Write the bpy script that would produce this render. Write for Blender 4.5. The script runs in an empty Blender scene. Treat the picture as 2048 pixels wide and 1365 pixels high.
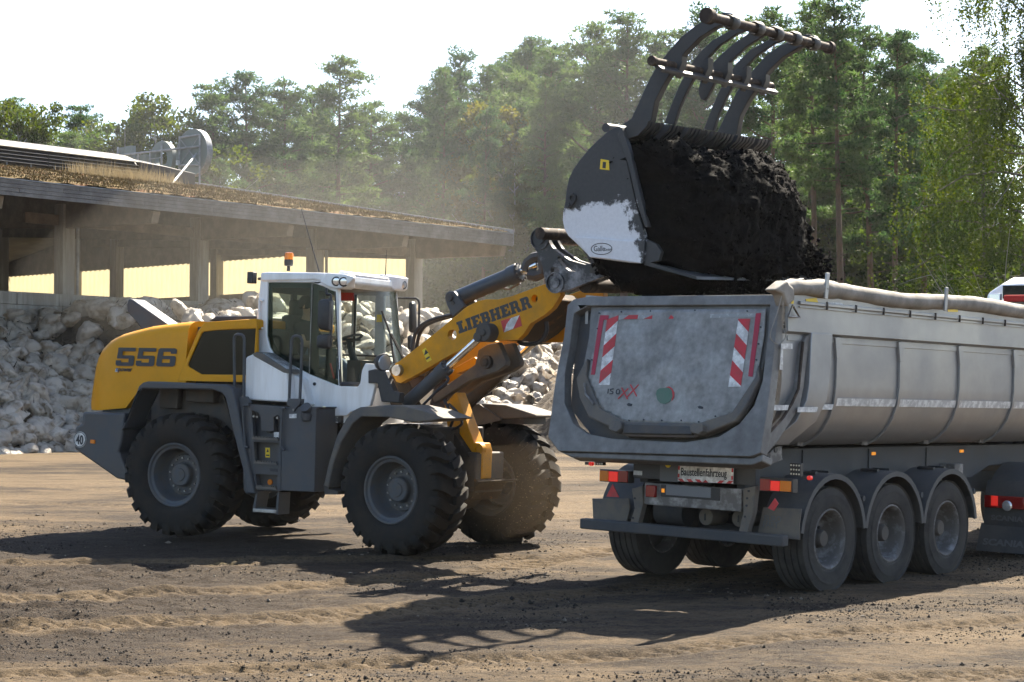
import bpy, bmesh, math, random
import numpy as np
from mathutils import Vector, Matrix
from mathutils.geometry import tessellate_polygon
R = math.radians
scene = bpy.context.scene
col = scene.collection

# ------------------------------------------------------------ camera, sky, sun
cam = bpy.data.cameras.new('camera')
cam_ob = bpy.data.objects.new('camera', cam); col.objects.link(cam_ob)
cam.sensor_width = 36.0; cam.lens = 65.04; cam.clip_start = 0.1; cam.clip_end = 6000
cam_ob.location = (0, 0, 1.92); cam_ob.rotation_euler = (R(90 + 1.896), 0, 0)
scene.camera = cam_ob
SUN_AZ, SUN_EL = 28.7, 45.0            # degrees to the right of the view axis, above the horizon
world = bpy.data.worlds.new('World'); scene.world = world; world.use_nodes = True
wn = world.node_tree
sky = wn.nodes.new('ShaderNodeTexSky'); sky.sky_type = 'NISHITA'; sky.sun_disc = False
sky.sun_elevation = R(SUN_EL); sky.sun_rotation = R(SUN_AZ); sky.dust_density = 1.0; sky.air_density = 1.0; sky.ozone_density = 1.0
bg = wn.nodes['Background']; bg.inputs['Strength'].default_value = 0.069
wn.links.new(sky.outputs[0], bg.inputs['Color'])
sun = bpy.data.lights.new('sun', 'SUN'); sun.energy = 5.0; sun.angle = R(0.53); sun.color = (1.0, 0.90, 0.74)
sun_ob = bpy.data.objects.new('sun', sun); col.objects.link(sun_ob)
sd = Vector((math.sin(R(SUN_AZ)) * math.cos(R(SUN_EL)), math.cos(R(SUN_AZ)) * math.cos(R(SUN_EL)), math.sin(R(SUN_EL))))
sun_ob.rotation_euler = sd.to_track_quat('Z', 'Y').to_euler(); sun_ob.location = (20, 40, 40)
vs = scene.view_settings
vs.view_transform = 'Standard'; vs.look = 'None'; vs.exposure = 2.05; vs.gamma = 1.0; vs.use_curve_mapping = False
cy = scene.cycles
cy.use_denoising = True; cy.max_bounces = 8; cy.diffuse_bounces = 2; cy.glossy_bounces = 3; cy.transmission_bounces = 6
cy.transparent_max_bounces = 12; cy.volume_bounces = 0; cy.use_adaptive_sampling = True; cy.adaptive_threshold = 0.025
cy.sample_clamp_indirect = 6.0

# ------------------------------------------------------------ materials
MT = {}
def nodes_of(m):
    m.use_nodes = True; nt = m.node_tree
    return nt, nt.nodes['Principled BSDF']
def mat(name, c, rough=0.5, metal=0.0, dirt=None, amt=0.5, scale=3.0, bump=0.0, bscale=40.0, spec=0.5, coat=0.0, emit=None, var=0.0, streak=False, sharp=0.12):
    """principled paint, steel or stone with a noise-shaped coat of dirt and a fine relief"""
    m = bpy.data.materials.new(name); nt, b = nodes_of(m); N, L = nt.nodes.new, nt.links.new
    c4 = (*c, 1)
    b.inputs['Base Color'].default_value = c4; b.inputs['Roughness'].default_value = rough; b.inputs['Metallic'].default_value = metal
    b.inputs['Specular IOR Level'].default_value = spec; b.inputs['Coat Weight'].default_value = coat; b.inputs['Coat Roughness'].default_value = 0.08
    tc = N('ShaderNodeTexCoord')
    vec = tc.outputs['Object']
    if streak:
        mp = N('ShaderNodeMapping'); mp.inputs['Scale'].default_value = (3.0, 3.0, 0.35); L(vec, mp.inputs['Vector']); vec = mp.outputs[0]
    if dirt is not None:
        n = N('ShaderNodeTexNoise'); n.inputs['Scale'].default_value = scale; n.inputs['Detail'].default_value = 9; n.inputs['Roughness'].default_value = 0.68
        L(vec, n.inputs['Vector'])
        r = N('ShaderNodeMapRange'); r.inputs['From Min'].default_value = 0.62 - amt * 0.4 - sharp; r.inputs['From Max'].default_value = 0.62 - amt * 0.4 + sharp
        r.inputs['To Max'].default_value = min(1.0, 0.35 + amt)
        L(n.outputs[0], r.inputs['Value'])
        mx = N('ShaderNodeMix'); mx.data_type = 'RGBA'; mx.inputs[6].default_value = c4; mx.inputs[7].default_value = (*dirt, 1)
        L(r.outputs[0], mx.inputs[0]); out = mx.outputs[2]
        if var > 0:
            n2 = N('ShaderNodeTexNoise'); n2.inputs['Scale'].default_value = scale * 6; n2.inputs['Detail'].default_value = 6; L(tc.outputs['Object'], n2.inputs['Vector'])
            hs = N('ShaderNodeHueSaturation'); L(out, hs.inputs['Color'])
            r2 = N('ShaderNodeMapRange'); r2.inputs['From Min'].default_value = 0.3; r2.inputs['From Max'].default_value = 0.7
            r2.inputs['To Min'].default_value = 1 - var; r2.inputs['To Max'].default_value = 1 + var
            L(n2.outputs[0], r2.inputs['Value']); L(r2.outputs[0], hs.inputs['Value']); out = hs.outputs[0]
        L(out, b.inputs['Base Color'])
        rr = N('ShaderNodeMapRange'); rr.inputs['To Min'].default_value = rough; rr.inputs['To Max'].default_value = min(1, rough + 0.35)
        L(r.outputs[0], rr.inputs['Value']); L(rr.outputs[0], b.inputs['Roughness'])
    if bump > 0:
        nb = N('ShaderNodeTexNoise'); nb.inputs['Scale'].default_value = bscale; nb.inputs['Detail'].default_value = 8; L(tc.outputs['Object'], nb.inputs['Vector'])
        bp = N('ShaderNodeBump'); bp.inputs['Strength'].default_value = 1.0; bp.inputs['Distance'].default_value = bump
        L(nb.outputs[0], bp.inputs['Height']); L(bp.outputs[0], b.inputs['Normal'])
    if emit:
        b.inputs['Emission Color'].default_value = (*emit[:3], 1); b.inputs['Emission Strength'].default_value = emit[3]
    MT[name] = m
    return m
DUST = (0.22, 0.17, 0.12)
mat('yellow', (0.66, 0.288, 0.003), 0.38, dirt=(0.50, 0.25, 0.02), amt=0.16, scale=2.5, spec=0.22, bump=0.0004, bscale=8)
mat('yellow_worn', (0.66, 0.288, 0.003), 0.42, dirt=(0.36, 0.185, 0.035), amt=0.26, scale=3.2, spec=0.22, bump=0.001, bscale=30)
mat('yellow_dirty', (0.40, 0.17, 0.02), 0.55, dirt=(0.05, 0.035, 0.022), amt=0.75, scale=3.0, bump=0.004, bscale=30)
mat('white_paint', (0.83, 0.83, 0.83), 0.30, dirt=(0.62, 0.59, 0.55), amt=0.25, scale=2.0, coat=0.3, streak=True)
mat('grey_paint', (0.040, 0.048, 0.060), 0.42, dirt=(0.085, 0.075, 0.065), amt=0.28, scale=2.6, bump=0.0006, bscale=90)
mat('grey_dusty', (0.060, 0.064, 0.070), 0.55, dirt=(0.16, 0.135, 0.105), amt=0.45, scale=3.5, bump=0.001, bscale=60)
mat('dark_metal', (0.028, 0.030, 0.034), 0.50, dirt=(0.09, 0.075, 0.06), amt=0.40, scale=4.0, bump=0.002, bscale=40)
mat('black_plastic', (0.015, 0.016, 0.019), 0.42, dirt=(0.06, 0.055, 0.05), amt=0.25, scale=5, bump=0.0006, bscale=200)
mat('interior', (0.05, 0.05, 0.052), 0.7, dirt=(0.09, 0.085, 0.08), amt=0.3, scale=6)
mat('interior_pale', (0.42, 0.43, 0.42), 0.6, dirt=(0.3, 0.3, 0.28), amt=0.3, scale=4)
mat('chrome', (0.75, 0.76, 0.78), 0.13, 1.0)
mat('steel', (0.42, 0.42, 0.42), 0.38, 1.0, dirt=(0.16, 0.13, 0.10), amt=0.35, scale=6)
mat('worn_steel', (0.20, 0.18, 0.16), 0.42, 0.6, dirt=(0.05, 0.042, 0.036), amt=0.55, scale=5, bump=0.003, bscale=25)
mat('tyre', (0.011, 0.0112, 0.012), 0.8, dirt=(0.034, 0.028, 0.021), amt=0.38, scale=3.2, bump=0.002, bscale=45, spec=0.3)
mat('truck_tyre', (0.018, 0.018, 0.019), 0.8, dirt=(0.065, 0.060, 0.054), amt=0.5, scale=3.5, bump=0.001, bscale=60, spec=0.3)
mat('rim_grey', (0.055, 0.065, 0.078), 0.5, dirt=(0.10, 0.087, 0.072), amt=0.38, scale=6, bump=0.001, bscale=40)
mat('truck_rim', (0.30, 0.30, 0.31), 0.5, 0.3, dirt=(0.12, 0.11, 0.10), amt=0.6, scale=7, bump=0.001, bscale=40)
mat('tub_grey', (0.345, 0.352, 0.36), 0.36, 0.6, dirt=(0.26, 0.257, 0.253), amt=0.30, scale=0.9, bump=0.0012, bscale=6, var=0.04, sharp=.2)
mat('tub_rear', (0.25, 0.245, 0.235), 0.45, 0.25, dirt=(0.075, 0.070, 0.066), amt=0.44, scale=2.4, bump=0.003, bscale=14, var=0.12, sharp=0.26)
mat('gate_plate', (0.36, 0.35, 0.33), 0.45, 0.3, dirt=(0.16, 0.155, 0.148), amt=0.46, scale=3.0, bump=0.004, bscale=7, var=0.16, sharp=.20)
mat('chassis', (0.026, 0.031, 0.039), 0.55, dirt=(0.075, 0.072, 0.068), amt=0.38, scale=3, bump=0.001, bscale=50)
mat('mudguard', (0.030, 0.034, 0.040), 0.5, dirt=(0.085, 0.082, 0.078), amt=0.42, scale=4, bump=0.001, bscale=60)
mat('galvanised', (0.36, 0.35, 0.34), 0.5, 0.4, dirt=(0.12, 0.11, 0.10), amt=0.5, scale=7)
mat('tarp', (0.30, 0.275, 0.24), 0.75, dirt=(0.13, 0.115, 0.095), amt=0.35, scale=3, bump=0.006, bscale=10)
mat('tape_white', (0.72, 0.72, 0.70), 0.4, dirt=(0.32, 0.31, 0.30), amt=0.35, scale=12, sharp=0.08)
mat('tape_red', (0.50, 0.022, 0.028), 0.4, dirt=(0.30, 0.05, 0.045), amt=0.25, scale=12, sharp=0.08)
mat('tape_deep_red', (0.36, 0.01, 0.035), 0.4, dirt=(0.25, 0.03, 0.05), amt=0.2, scale=12)
mat('sticker_yellow', (0.78, 0.55, 0.015), 0.4)
mat('sticker_green', (0.075, 0.15, 0.105), 0.6, dirt=(0.14, 0.16, 0.14), amt=0.2, scale=9)
mat('ink', (0.018, 0.020, 0.026), 0.5)
mat('ink_navy', (0.016, 0.020, 0.032), 0.42, dirt=(0.06, 0.05, 0.04), amt=0.12, scale=9)
mat('ink_grey', (0.10, 0.105, 0.11), 0.6)
mat('lamp_red', (0.22, 0.006, 0.007), 0.2, spec=0.6)
mat('lamp_red_lit', (0.5, 0.012, 0.01), 0.2, emit=(1.0, 0.03, 0.02, 0.10))
mat('lamp_amber', (0.62, 0.17, 0.005), 0.2)
mat('lamp_amber_lit', (0.9, 0.3, 0.01), 0.2, emit=(1.0, 0.35, 0.03, 0.12))
mat('lamp_clear', (0.75, 0.76, 0.76), 0.12, 0.6)
mat('led_clear', (0.65, 0.62, 0.50), 0.25)
mat('blue_cap', (0.02, 0.12, 0.33), 0.4)
mat('plate_blur', (0.16, 0.17, 0.185), 0.6)
mat('red_bristle', (0.50, 0.02, 0.015), 0.8)
mat('bucket_dark', (0.020, 0.022, 0.026), 0.42, dirt=(0.055, 0.052, 0.048), amt=0.32, scale=3, bump=0.003, bscale=20)
mat('rust_edge', (0.17, 0.12, 0.085), 0.5, 0.5, dirt=(0.045, 0.035, 0.03), amt=0.6, scale=6, bump=0.003, bscale=25)
mat('concrete', (0.40, 0.385, 0.35), 0.85, dirt=(0.22, 0.205, 0.18), amt=0.45, scale=1.3, bump=0.006, bscale=12, streak=True)
mat('wood_grey', (0.20, 0.19, 0.18), 0.8, dirt=(0.10, 0.092, 0.085), amt=0.4, scale=1.5, bump=0.004, bscale=16, var=0.1)
mat('wood_beam', (0.23, 0.18, 0.125), 0.8, dirt=(0.13, 0.10, 0.07), amt=0.4, scale=2, bump=0.004, bscale=12)
mat('soffit', (0.16, 0.13, 0.10), 0.85, dirt=(0.10, 0.085, 0.065), amt=0.4, scale=1)
mat('zinc', (0.34, 0.35, 0.36), 0.5, 0.5, dirt=(0.22, 0.23, 0.24), amt=0.4, scale=4)
mat('louvre_dark', (0.030, 0.024, 0.026), 0.5)
mat('cream_cap', (0.34, 0.31, 0.25), 0.7, dirt=(0.24, 0.21, 0.17), amt=0.3, scale=3)
mat('sign_back', (0.12, 0.15, 0.137), 0.5, dirt=(0.16, 0.18, 0.165), amt=0.25, scale=3)
mat('bark_pine', (0.075, 0.054, 0.040), 0.9, dirt=(0.14, 0.078, 0.038), amt=0.36, scale=1.2, bump=0.02, bscale=8)
mat('bark_grey', (0.12, 0.105, 0.09), 0.9, dirt=(0.055, 0.048, 0.04), amt=0.4, scale=3, bump=0.01, bscale=10)
mat('bark_birch', (0.34, 0.33, 0.31), 0.8, dirt=(0.06, 0.055, 0.05), amt=0.32, scale=5, sharp=0.05, bump=0.005, bscale=10)
mat('skin', (0.50, 0.30, 0.21), 0.55)
mat('cloth_dark', (0.03, 0.032, 0.036), 0.9)
mat('cloth_denim', (0.12, 0.16, 0.22), 0.9)
mat('hair', (0.03, 0.022, 0.016), 0.7)

def glass(name, tint, gloss=0.05, f0=1.45):
    m = bpy.data.materials.new(name); m.use_nodes = True; nt = m.node_tree; nt.nodes.clear(); N, L = nt.nodes.new, nt.links.new
    o = N('ShaderNodeOutputMaterial'); t = N('ShaderNodeBsdfTransparent'); t.inputs[0].default_value = (*tint, 1)
    g = N('ShaderNodeBsdfGlossy'); g.inputs['Roughness'].default_value = gloss
    f = N('ShaderNodeFresnel'); f.inputs[0].default_value = f0
    mx = N('ShaderNodeMixShader'); L(f.outputs[0], mx.inputs[0]); L(t.outputs[0], mx.inputs[1]); L(g.outputs[0], mx.inputs[2]); L(mx.outputs[0], o.inputs[0])
    MT[name] = m
glass('cab_glass', (0.70, 0.77, 0.71), f0=1.24); glass('dark_glass', (0.06, 0.065, 0.07), f0=1.26)
def leaf_mat(name, c1, c2, trans=0.35, rough=0.6):
    """leaf or needle: diffuse and translucent, colour varying from clump to clump"""
    m = bpy.data.materials.new(name); m.use_nodes = True; nt = m.node_tree; nt.nodes.clear(); N, L = nt.nodes.new, nt.links.new
    o = N('ShaderNodeOutputMaterial'); tc = N('ShaderNodeTexCoord'); n = N('ShaderNodeTexNoise'); n.inputs['Scale'].default_value = 0.9; n.inputs['Detail'].default_value = 5
    L(tc.outputs['Object'], n.inputs['Vector'])
    oi = N('ShaderNodeObjectInfo')
    ad = N('ShaderNodeMath'); ad.operation = 'MULTIPLY_ADD'; ad.inputs[1].default_value = 0.35; ad.inputs[2].default_value = -0.175; L(oi.outputs['Random'], ad.inputs[0])
    a2 = N('ShaderNodeMath'); a2.operation = 'ADD'; L(n.outputs[0], a2.inputs[0]); L(ad.outputs[0], a2.inputs[1])
    r = N('ShaderNodeMapRange'); r.inputs['From Min'].default_value = 0.32; r.inputs['From Max'].default_value = 0.68; L(a2.outputs[0], r.inputs['Value'])
    mx = N('ShaderNodeMix'); mx.data_type = 'RGBA'; mx.inputs[6].default_value = (*c1, 1); mx.inputs[7].default_value = (*c2, 1); L(r.outputs[0], mx.inputs[0])
    d = N('ShaderNodeBsdfPrincipled'); d.inputs['Roughness'].default_value = rough; d.inputs['Specular IOR Level'].default_value = 0.12; L(mx.outputs[2], d.inputs['Base Color'])
    t = N('ShaderNodeBsdfTranslucent'); hs = N('ShaderNodeHueSaturation'); hs.inputs['Saturation'].default_value = 1.15; hs.inputs['Value'].default_value = 1.5; L(mx.outputs[2], hs.inputs['Color']); L(hs.outputs[0], t.inputs[0])
    s = N('ShaderNodeMixShader'); s.inputs[0].default_value = trans; L(d.outputs[0], s.inputs[1]); L(t.outputs[0], s.inputs[2]); L(s.outputs[0], o.inputs[0])
    MT[name] = m
leaf_mat('needles', (0.040, 0.076, 0.030), (0.095, 0.135, 0.046), 0.42)
leaf_mat('leaves', (0.040, 0.072, 0.013), (0.085, 0.115, 0.022), 0.42)
leaf_mat('leaves_birch', (0.016, 0.034, 0.007), (0.072, 0.092, 0.013), 0.40, 0.7)
leaf_mat('leaves_yellow', (0.115, 0.098, 0.016), (0.075, 0.095, 0.022), 0.42)
leaf_mat('straw', (0.26, 0.215, 0.14), (0.19, 0.15, 0.09), 0.3)

# ------------------------------------------------------------ mesh helpers
class MB:
    def __init__(s): s.v = []; s.f = []
    def add(s, v, f):
        o = len(s.v); s.v += [tuple(p) for p in v]; s.f += [tuple(i + o for i in q) for q in f]; return s
    def box(s, c, d, rot=None):
        h = [x / 2 for x in d]; vs_ = [Vector((sx * h[0], sy * h[1], sz * h[2])) for sx in (-1, 1) for sy in (-1, 1) for sz in (-1, 1)]
        if rot is not None: vs_ = [rot @ p for p in vs_]
        c = Vector(c)
        return s.add([p + c for p in vs_], [(0, 1, 3, 2), (4, 6, 7, 5), (0, 4, 5, 1), (2, 3, 7, 6), (0, 2, 6, 4), (1, 5, 7, 3)])
    def lift(s, p, t, ax):
        return (t, p[0], p[1]) if ax == 'x' else (p[0], t, p[1]) if ax == 'y' else (p[0], p[1], t)
    def prism(s, poly, a, b, ax='y', holes=()):
        loops = [list(poly)] + [list(h) for h in holes]
        allp = [p for l in loops for p in l]; n = len(allp)
        v = [s.lift(p, a, ax) for p in allp] + [s.lift(p, b, ax) for p in allp]; f = []
        if holes:
            for t in tessellate_polygon([[Vector((p[0], p[1], 0)) for p in l] for l in loops]):
                f += [tuple(t), tuple(i + n for i in t)]
        else:
            f += [tuple(range(n)), tuple(range(n, 2 * n))]
        k = 0
        for l in loops:
            m = len(l)
            f += [(k + i, k + (i + 1) % m, n + k + (i + 1) % m, n + k + i) for i in range(m)]; k += m
        return s.add(v, f)
    def loft(s, secs, closed=True, cap=True):
        m = len(secs[0]); v = [p for sec in secs for p in sec]; f = []
        for i in range(len(secs) - 1):
            for j in range(m if closed else m - 1):
                f.append((i * m + j, i * m + (j + 1) % m, (i + 1) * m + (j + 1) % m, (i + 1) * m + j))
        if cap and closed: f += [tuple(range(m)), tuple(range((len(secs) - 1) * m, len(secs) * m))]
        return s.add(v, f)
    def tube(s, pts, r, n=8, cap=True):
        P = [Vector(p) for p in pts]; rs = r if isinstance(r, (list, tuple)) else [r] * len(P); secs = []
        d0 = (P[1] - P[0]).normalized(); u = d0.orthogonal().normalized()
        for i, p in enumerate(P):
            d = (P[min(i + 1, len(P) - 1)] - P[max(i - 1, 0)]).normalized()
            u = (u - d * u.dot(d)).normalized(); w = d.cross(u)
            secs.append([p + (u * math.cos(2 * math.pi * k / n) + w * math.sin(2 * math.pi * k / n)) * rs[i] for k in range(n)])
        return s.loft(secs, True, cap)
    def cyl(s, a, b, r, r2=None, n=20): return s.tube([a, b], [r, r if r2 is None else r2], n)
    def lathe(s, prof, c=(0, 0, 0), ax='y', n=32, closed=False):
        """prof: (radius, position along the axis)"""
        secs = []
        for k in range(n):
            a = 2 * math.pi * k / n; ca, sa = math.cos(a), math.sin(a)
            if ax == 'y': secs.append([(c[0] + r * ca, c[1] + t, c[2] + r * sa) for r, t in prof])
            elif ax == 'x': secs.append([(c[0] + t, c[1] + r * ca, c[2] + r * sa) for r, t in prof])
            else: secs.append([(c[0] + r * ca, c[1] + r * sa, c[2] + t) for r, t in prof])
        m = len(prof); v = [p for q in secs for p in q]; f = []
        for k in range(n):
            for j in range(m if closed else m - 1):
                f.append((k * m + j, k * m + (j + 1) % m, ((k + 1) % n) * m + (j + 1) % m, ((k + 1) % n) * m + j))
        return s.add(v, f)
    def obj(s, name, m, parent=None, basis=None, bevel=0, smooth=35, weld=False, seg=2):
        me = bpy.data.meshes.new(name); me.from_pydata(s.v, [], s.f)
        bm = bmesh.new(); bm.from_mesh(me)
        if weld: bmesh.ops.remove_doubles(bm, verts=bm.verts, dist=1e-4)
        bmesh.ops.recalc_face_normals(bm, faces=bm.faces); bm.to_mesh(me); bm.free()
        if smooth:
            me.shade_smooth(); me.set_sharp_from_angle(angle=R(smooth))
        me.materials.append(MT[m] if isinstance(m, str) else m)
        return link(name, me, parent, basis, bevel, seg)
def link(name, data, parent=None, basis=None, bevel=0, seg=2):
    o = bpy.data.objects.new(name, data); col.objects.link(o)
    if parent is not None: o.parent = parent
    if basis is not None: o.matrix_basis = basis
    if bevel:
        md = o.modifiers.new('edge', 'BEVEL'); md.width = bevel; md.segments = seg; md.limit_method = 'ANGLE'; md.angle_limit = R(40)
    return o
def tag(o, label=None, cat=None, group=None, kind=None):
    if label: o['label'] = label
    if cat: o['category'] = cat
    if group: o['group'] = group
    if kind: o['kind'] = kind
    return o
def empty(name, M=None, parent=None, basis=None):
    o = bpy.data.objects.new(name, None); col.objects.link(o); o.empty_display_size = 0.2
    if parent is not None: o.parent = parent
    if M is not None: o.matrix_world = M
    if basis is not None: o.matrix_basis = basis
    return o
def shared(name, o, parent, basis=None, loc=None):
    c = o.copy(); col.objects.link(c); c.name = name; c.parent = parent; c.matrix_basis = basis if basis is not None else o.matrix_basis.copy()
    if loc is not None: c.location = loc
    return c
def text(name, s, m, parent, M, size, sx=1.0, bold=0.0, shear=0.0, align='LEFT', space=1.0, ext=0.0015):
    cu = bpy.data.curves.new(name, 'FONT'); cu.body = s; cu.size = size; cu.extrude = ext; cu.offset = bold; cu.shear = shear; cu.align_x = align; cu.space_character = space
    cu.resolution_u = 3; t = bpy.data.objects.new('t', cu); col.objects.link(t); bpy.context.view_layer.update()
    me = bpy.data.meshes.new_from_object(t.evaluated_get(bpy.context.evaluated_depsgraph_get())); bpy.data.objects.remove(t); bpy.data.curves.remove(cu)
    me.materials.clear(); me.materials.append(MT[m]); o = bpy.data.objects.new(name, me); col.objects.link(o); o.parent = parent
    o.matrix_basis = M @ Matrix.Diagonal((sx, 1, 1, 1))
    return o
def side_M(x, y, z, ang=0.0):   # lettering on a face that looks along -y
    return Matrix.Translation((x, y, z)) @ Matrix(((1, 0, 0, 0), (0, 0, -1, 0), (0, 1, 0, 0), (0, 0, 0, 1))) @ Matrix.Rotation(ang, 4, 'Z')
def rear_M(x, y, z, ang=0.0):   # lettering on a face that looks along -x
    return Matrix.Translation((x, y, z)) @ Matrix(((0, 0, -1, 0), (-1, 0, 0, 0), (0, 1, 0, 0), (0, 0, 0, 1))) @ Matrix.Rotation(ang, 4, 'Z')
def lerp(a, b, t): return tuple(x + (y - x) * t for x, y in zip(a, b))
def arc2(c, r, a0, a1, n): return [(c[0] + r * math.cos(R(a0 + (a1 - a0) * i / n)), c[1] + r * math.sin(R(a0 + (a1 - a0) * i / n))) for i in range(n + 1)]
def circle2(c, r, n=16): return arc2(c, r, 0, 360, n)[:-1]

# value noise on arrays, for relief
def _h(ix, iy, s): 
    h = (ix * 374761393 + iy * 668265263 + s * 974634777) & 0xffffffff
    h = ((h ^ (h >> 13)) * 1274126177) & 0xffffffff
    return ((h ^ (h >> 16)) & 0xffff) / 65535.0
def vnoise(x, y, s=0):
    ix = np.floor(x).astype(np.int64); iy = np.floor(y).astype(np.int64); fx = x - ix; fy = y - iy
    fx = fx * fx * (3 - 2 * fx); fy = fy * fy * (3 - 2 * fy)
    a = _h(ix, iy, s); b = _h(ix + 1, iy, s); c = _h(ix, iy + 1, s); d = _h(ix + 1, iy + 1, s)
    return (a + (b - a) * fx) * (1 - fy) + (c + (d - c) * fx) * fy - 0.5
def fbm(x, y, o=5, s=0, g=0.5):
    t = 0; a = 1.0
    for k in range(o): t = t + a * vnoise(x * 2 ** k + 17.3 * k, y * 2 ** k - 9.1 * k, s + k); a *= g
    return t
def np_mesh(name, V, faces_list, m, smooth=False):
    """V: (n,3) array; faces_list: list of (k,3) or (k,4) index arrays"""
    me = bpy.data.meshes.new(name); V = np.asarray(V, np.float32)
    loops = np.concatenate([f.ravel() for f in faces_list]).astype(np.int32)
    tot = np.concatenate([np.full(len(f), f.shape[1], np.int32) for f in faces_list]); start = np.concatenate([[0], np.cumsum(tot)[:-1]]).astype(np.int32)
    me.vertices.add(len(V)); me.vertices.foreach_set('co', V.ravel())
    me.loops.add(len(loops)); me.loops.foreach_set('vertex_index', loops)
    me.polygons.add(len(tot)); me.polygons.foreach_set('loop_start', start); me.polygons.foreach_set('loop_total', tot)
    me.polygons.foreach_set('use_smooth', np.full(len(tot), smooth, bool))
    me.update(calc_edges=True); me.materials.append(MT[m] if isinstance(m, str) else m)
    return me


# ------------------------------------------------------------ ground
def ground_base(x, y):
    return 0.011 * (np.clip(y, -20, 52) - 18.8) + 0.13 * (1 - np.exp(-np.maximum(0, -x - 1) / 3.0)) * np.clip((y - 14) / 8, 0, 1)
TRACKS = [  # tyre tracks: a centre line and a half width
    ([(-9, 15.2), (-5, 15.6), (-1.5, 16.9), (1.0, 18.6), (3.2, 21.5)], 0.30), ([(-9, 17.3), (-5, 17.7), (-2.5, 18.6), (-0.6, 20.4), (1.2, 23.5)], 0.30),
    ([(-8, 13.2), (-3, 13.6), (1, 14.6), (5, 16.8), (9, 20.5)], 0.22), ([(-6, 12.0), (0, 12.4), (4, 13.6), (8, 16)], 0.22),
    ([(-12, 20.5), (-7, 20.6), (-3.5, 21.2), (0, 22.5)], 0.30), ([(-12, 33), (-6, 30), (0, 29), (6, 31)], 0.3), ([(-14, 38), (-6, 34), (0, 32.5), (8, 34)], 0.3)]
def ground_z(x, y):
    z = ground_base(x, y)
    near = np.clip((46 - y) / 20, 0.15, 1)
    z = z + near * (0.05 * fbm(x * 0.4, y * 0.5, 2, 5) + 0.020 * fbm(x * 1.7, y * 2.6, 4, 9))
    left = np.clip((-x - 0.5) / 4, 0, 1) * np.clip((22.3 - y) / 2, 0, 1) * np.clip((y - 14) / 2, 0, 1)    # churned soil
    c = fbm(x * 3.2 + 0.8 * y, y * 4.2, 5, 21, 0.62); z = z + (0.014 + 0.050 * left) * near * np.maximum(c, -0.28) + 0.014 * near * fbm(x * 7.5, y * 6.0, 2, 81)
    for pts, hw in TRACKS:
        best = np.full(x.shape, 9.0); along = np.zeros(x.shape); sgn = np.zeros(x.shape); acc = 0
        for (x0, y0), (x1, y1) in zip(pts[:-1], pts[1:]):
            dx, dy = x1 - x0, y1 - y0; l = math.hypot(dx, dy); t = np.clip(((x - x0) * dx + (y - y0) * dy) / l / l, 0, 1)
            d = np.hypot(x - x0 - t * dx, y - y0 - t * dy); m = d < best
            best = np.where(m, d, best); along = np.where(m, acc + t * l, along); sgn = np.where(m, ((x - x0) * dy - (y - y0) * dx) / l, sgn); acc += l
        inside = np.clip((hw - best) / 0.06, 0, 1)
        lug = (np.abs(((along + 0.55 * np.abs(sgn)) / 0.20) % 1 - 0.5) < 0.24) * 1.0
        z = z + near * (inside * (-0.020 - 0.030 * lug) + 0.014 * np.exp(-((best - hw - 0.07) / 0.07) ** 2))
    return z
def track_mask(x, y):
    m = np.zeros(x.shape)
    for pts, hw in TRACKS:
        best = np.full(x.shape, 9.0)
        for (x0, y0), (x1, y1) in zip(pts[:-1], pts[1:]):
            dx, dy = x1 - x0, y1 - y0; t = np.clip(((x - x0) * dx + (y - y0) * dy) / (dx * dx + dy * dy), 0, 1); best = np.minimum(best, np.hypot(x - x0 - t * dx, y - y0 - t * dy))
        m = np.maximum(m, np.clip((hw * 1.5 - best) / 0.16, 0, 1))
    return np.clip(m * (0.75 + 1.1 * fbm(x * 0.8, y * 1.4, 4, 44)), 0, 1)
def axis_vals(fine0, fine1, step0, grow, far):
    v = [fine0]
    while v[-1] < fine1: v.append(v[-1] + step0)
    s = step0
    while v[-1] < far: s *= grow; v.append(v[-1] + s)
    s = step0; w = [fine0]
    while w[-1] > -far: s *= grow; w.append(w[-1] - s)
    return np.array(w[:0:-1] + v)
xs = axis_vals(-8.0, 8.0, 0.042, 1.09, 2500); ys = [11.5]
while ys[-1] < 2500: ys.append(ys[-1] + (0.034 if ys[-1] < 24 else max(0.034, (ys[-1] - 22.9) * 0.03)))
s_ = 0.034; lo = [11.5]
while lo[-1] > -2500: s_ *= 1.25; lo.append(lo[-1] - s_)
ys = np.array(lo[:0:-1] + ys)
GX, GY = np.meshgrid(xs, ys); GZ = ground_z(GX, GY)
nx, ny = len(xs), len(ys); I = np.arange(nx * ny).reshape(ny, nx)
quads = np.stack([I[:-1, :-1].ravel(), I[:-1, 1:].ravel(), I[1:, 1:].ravel(), I[1:, :-1].ravel()], 1)
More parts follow.
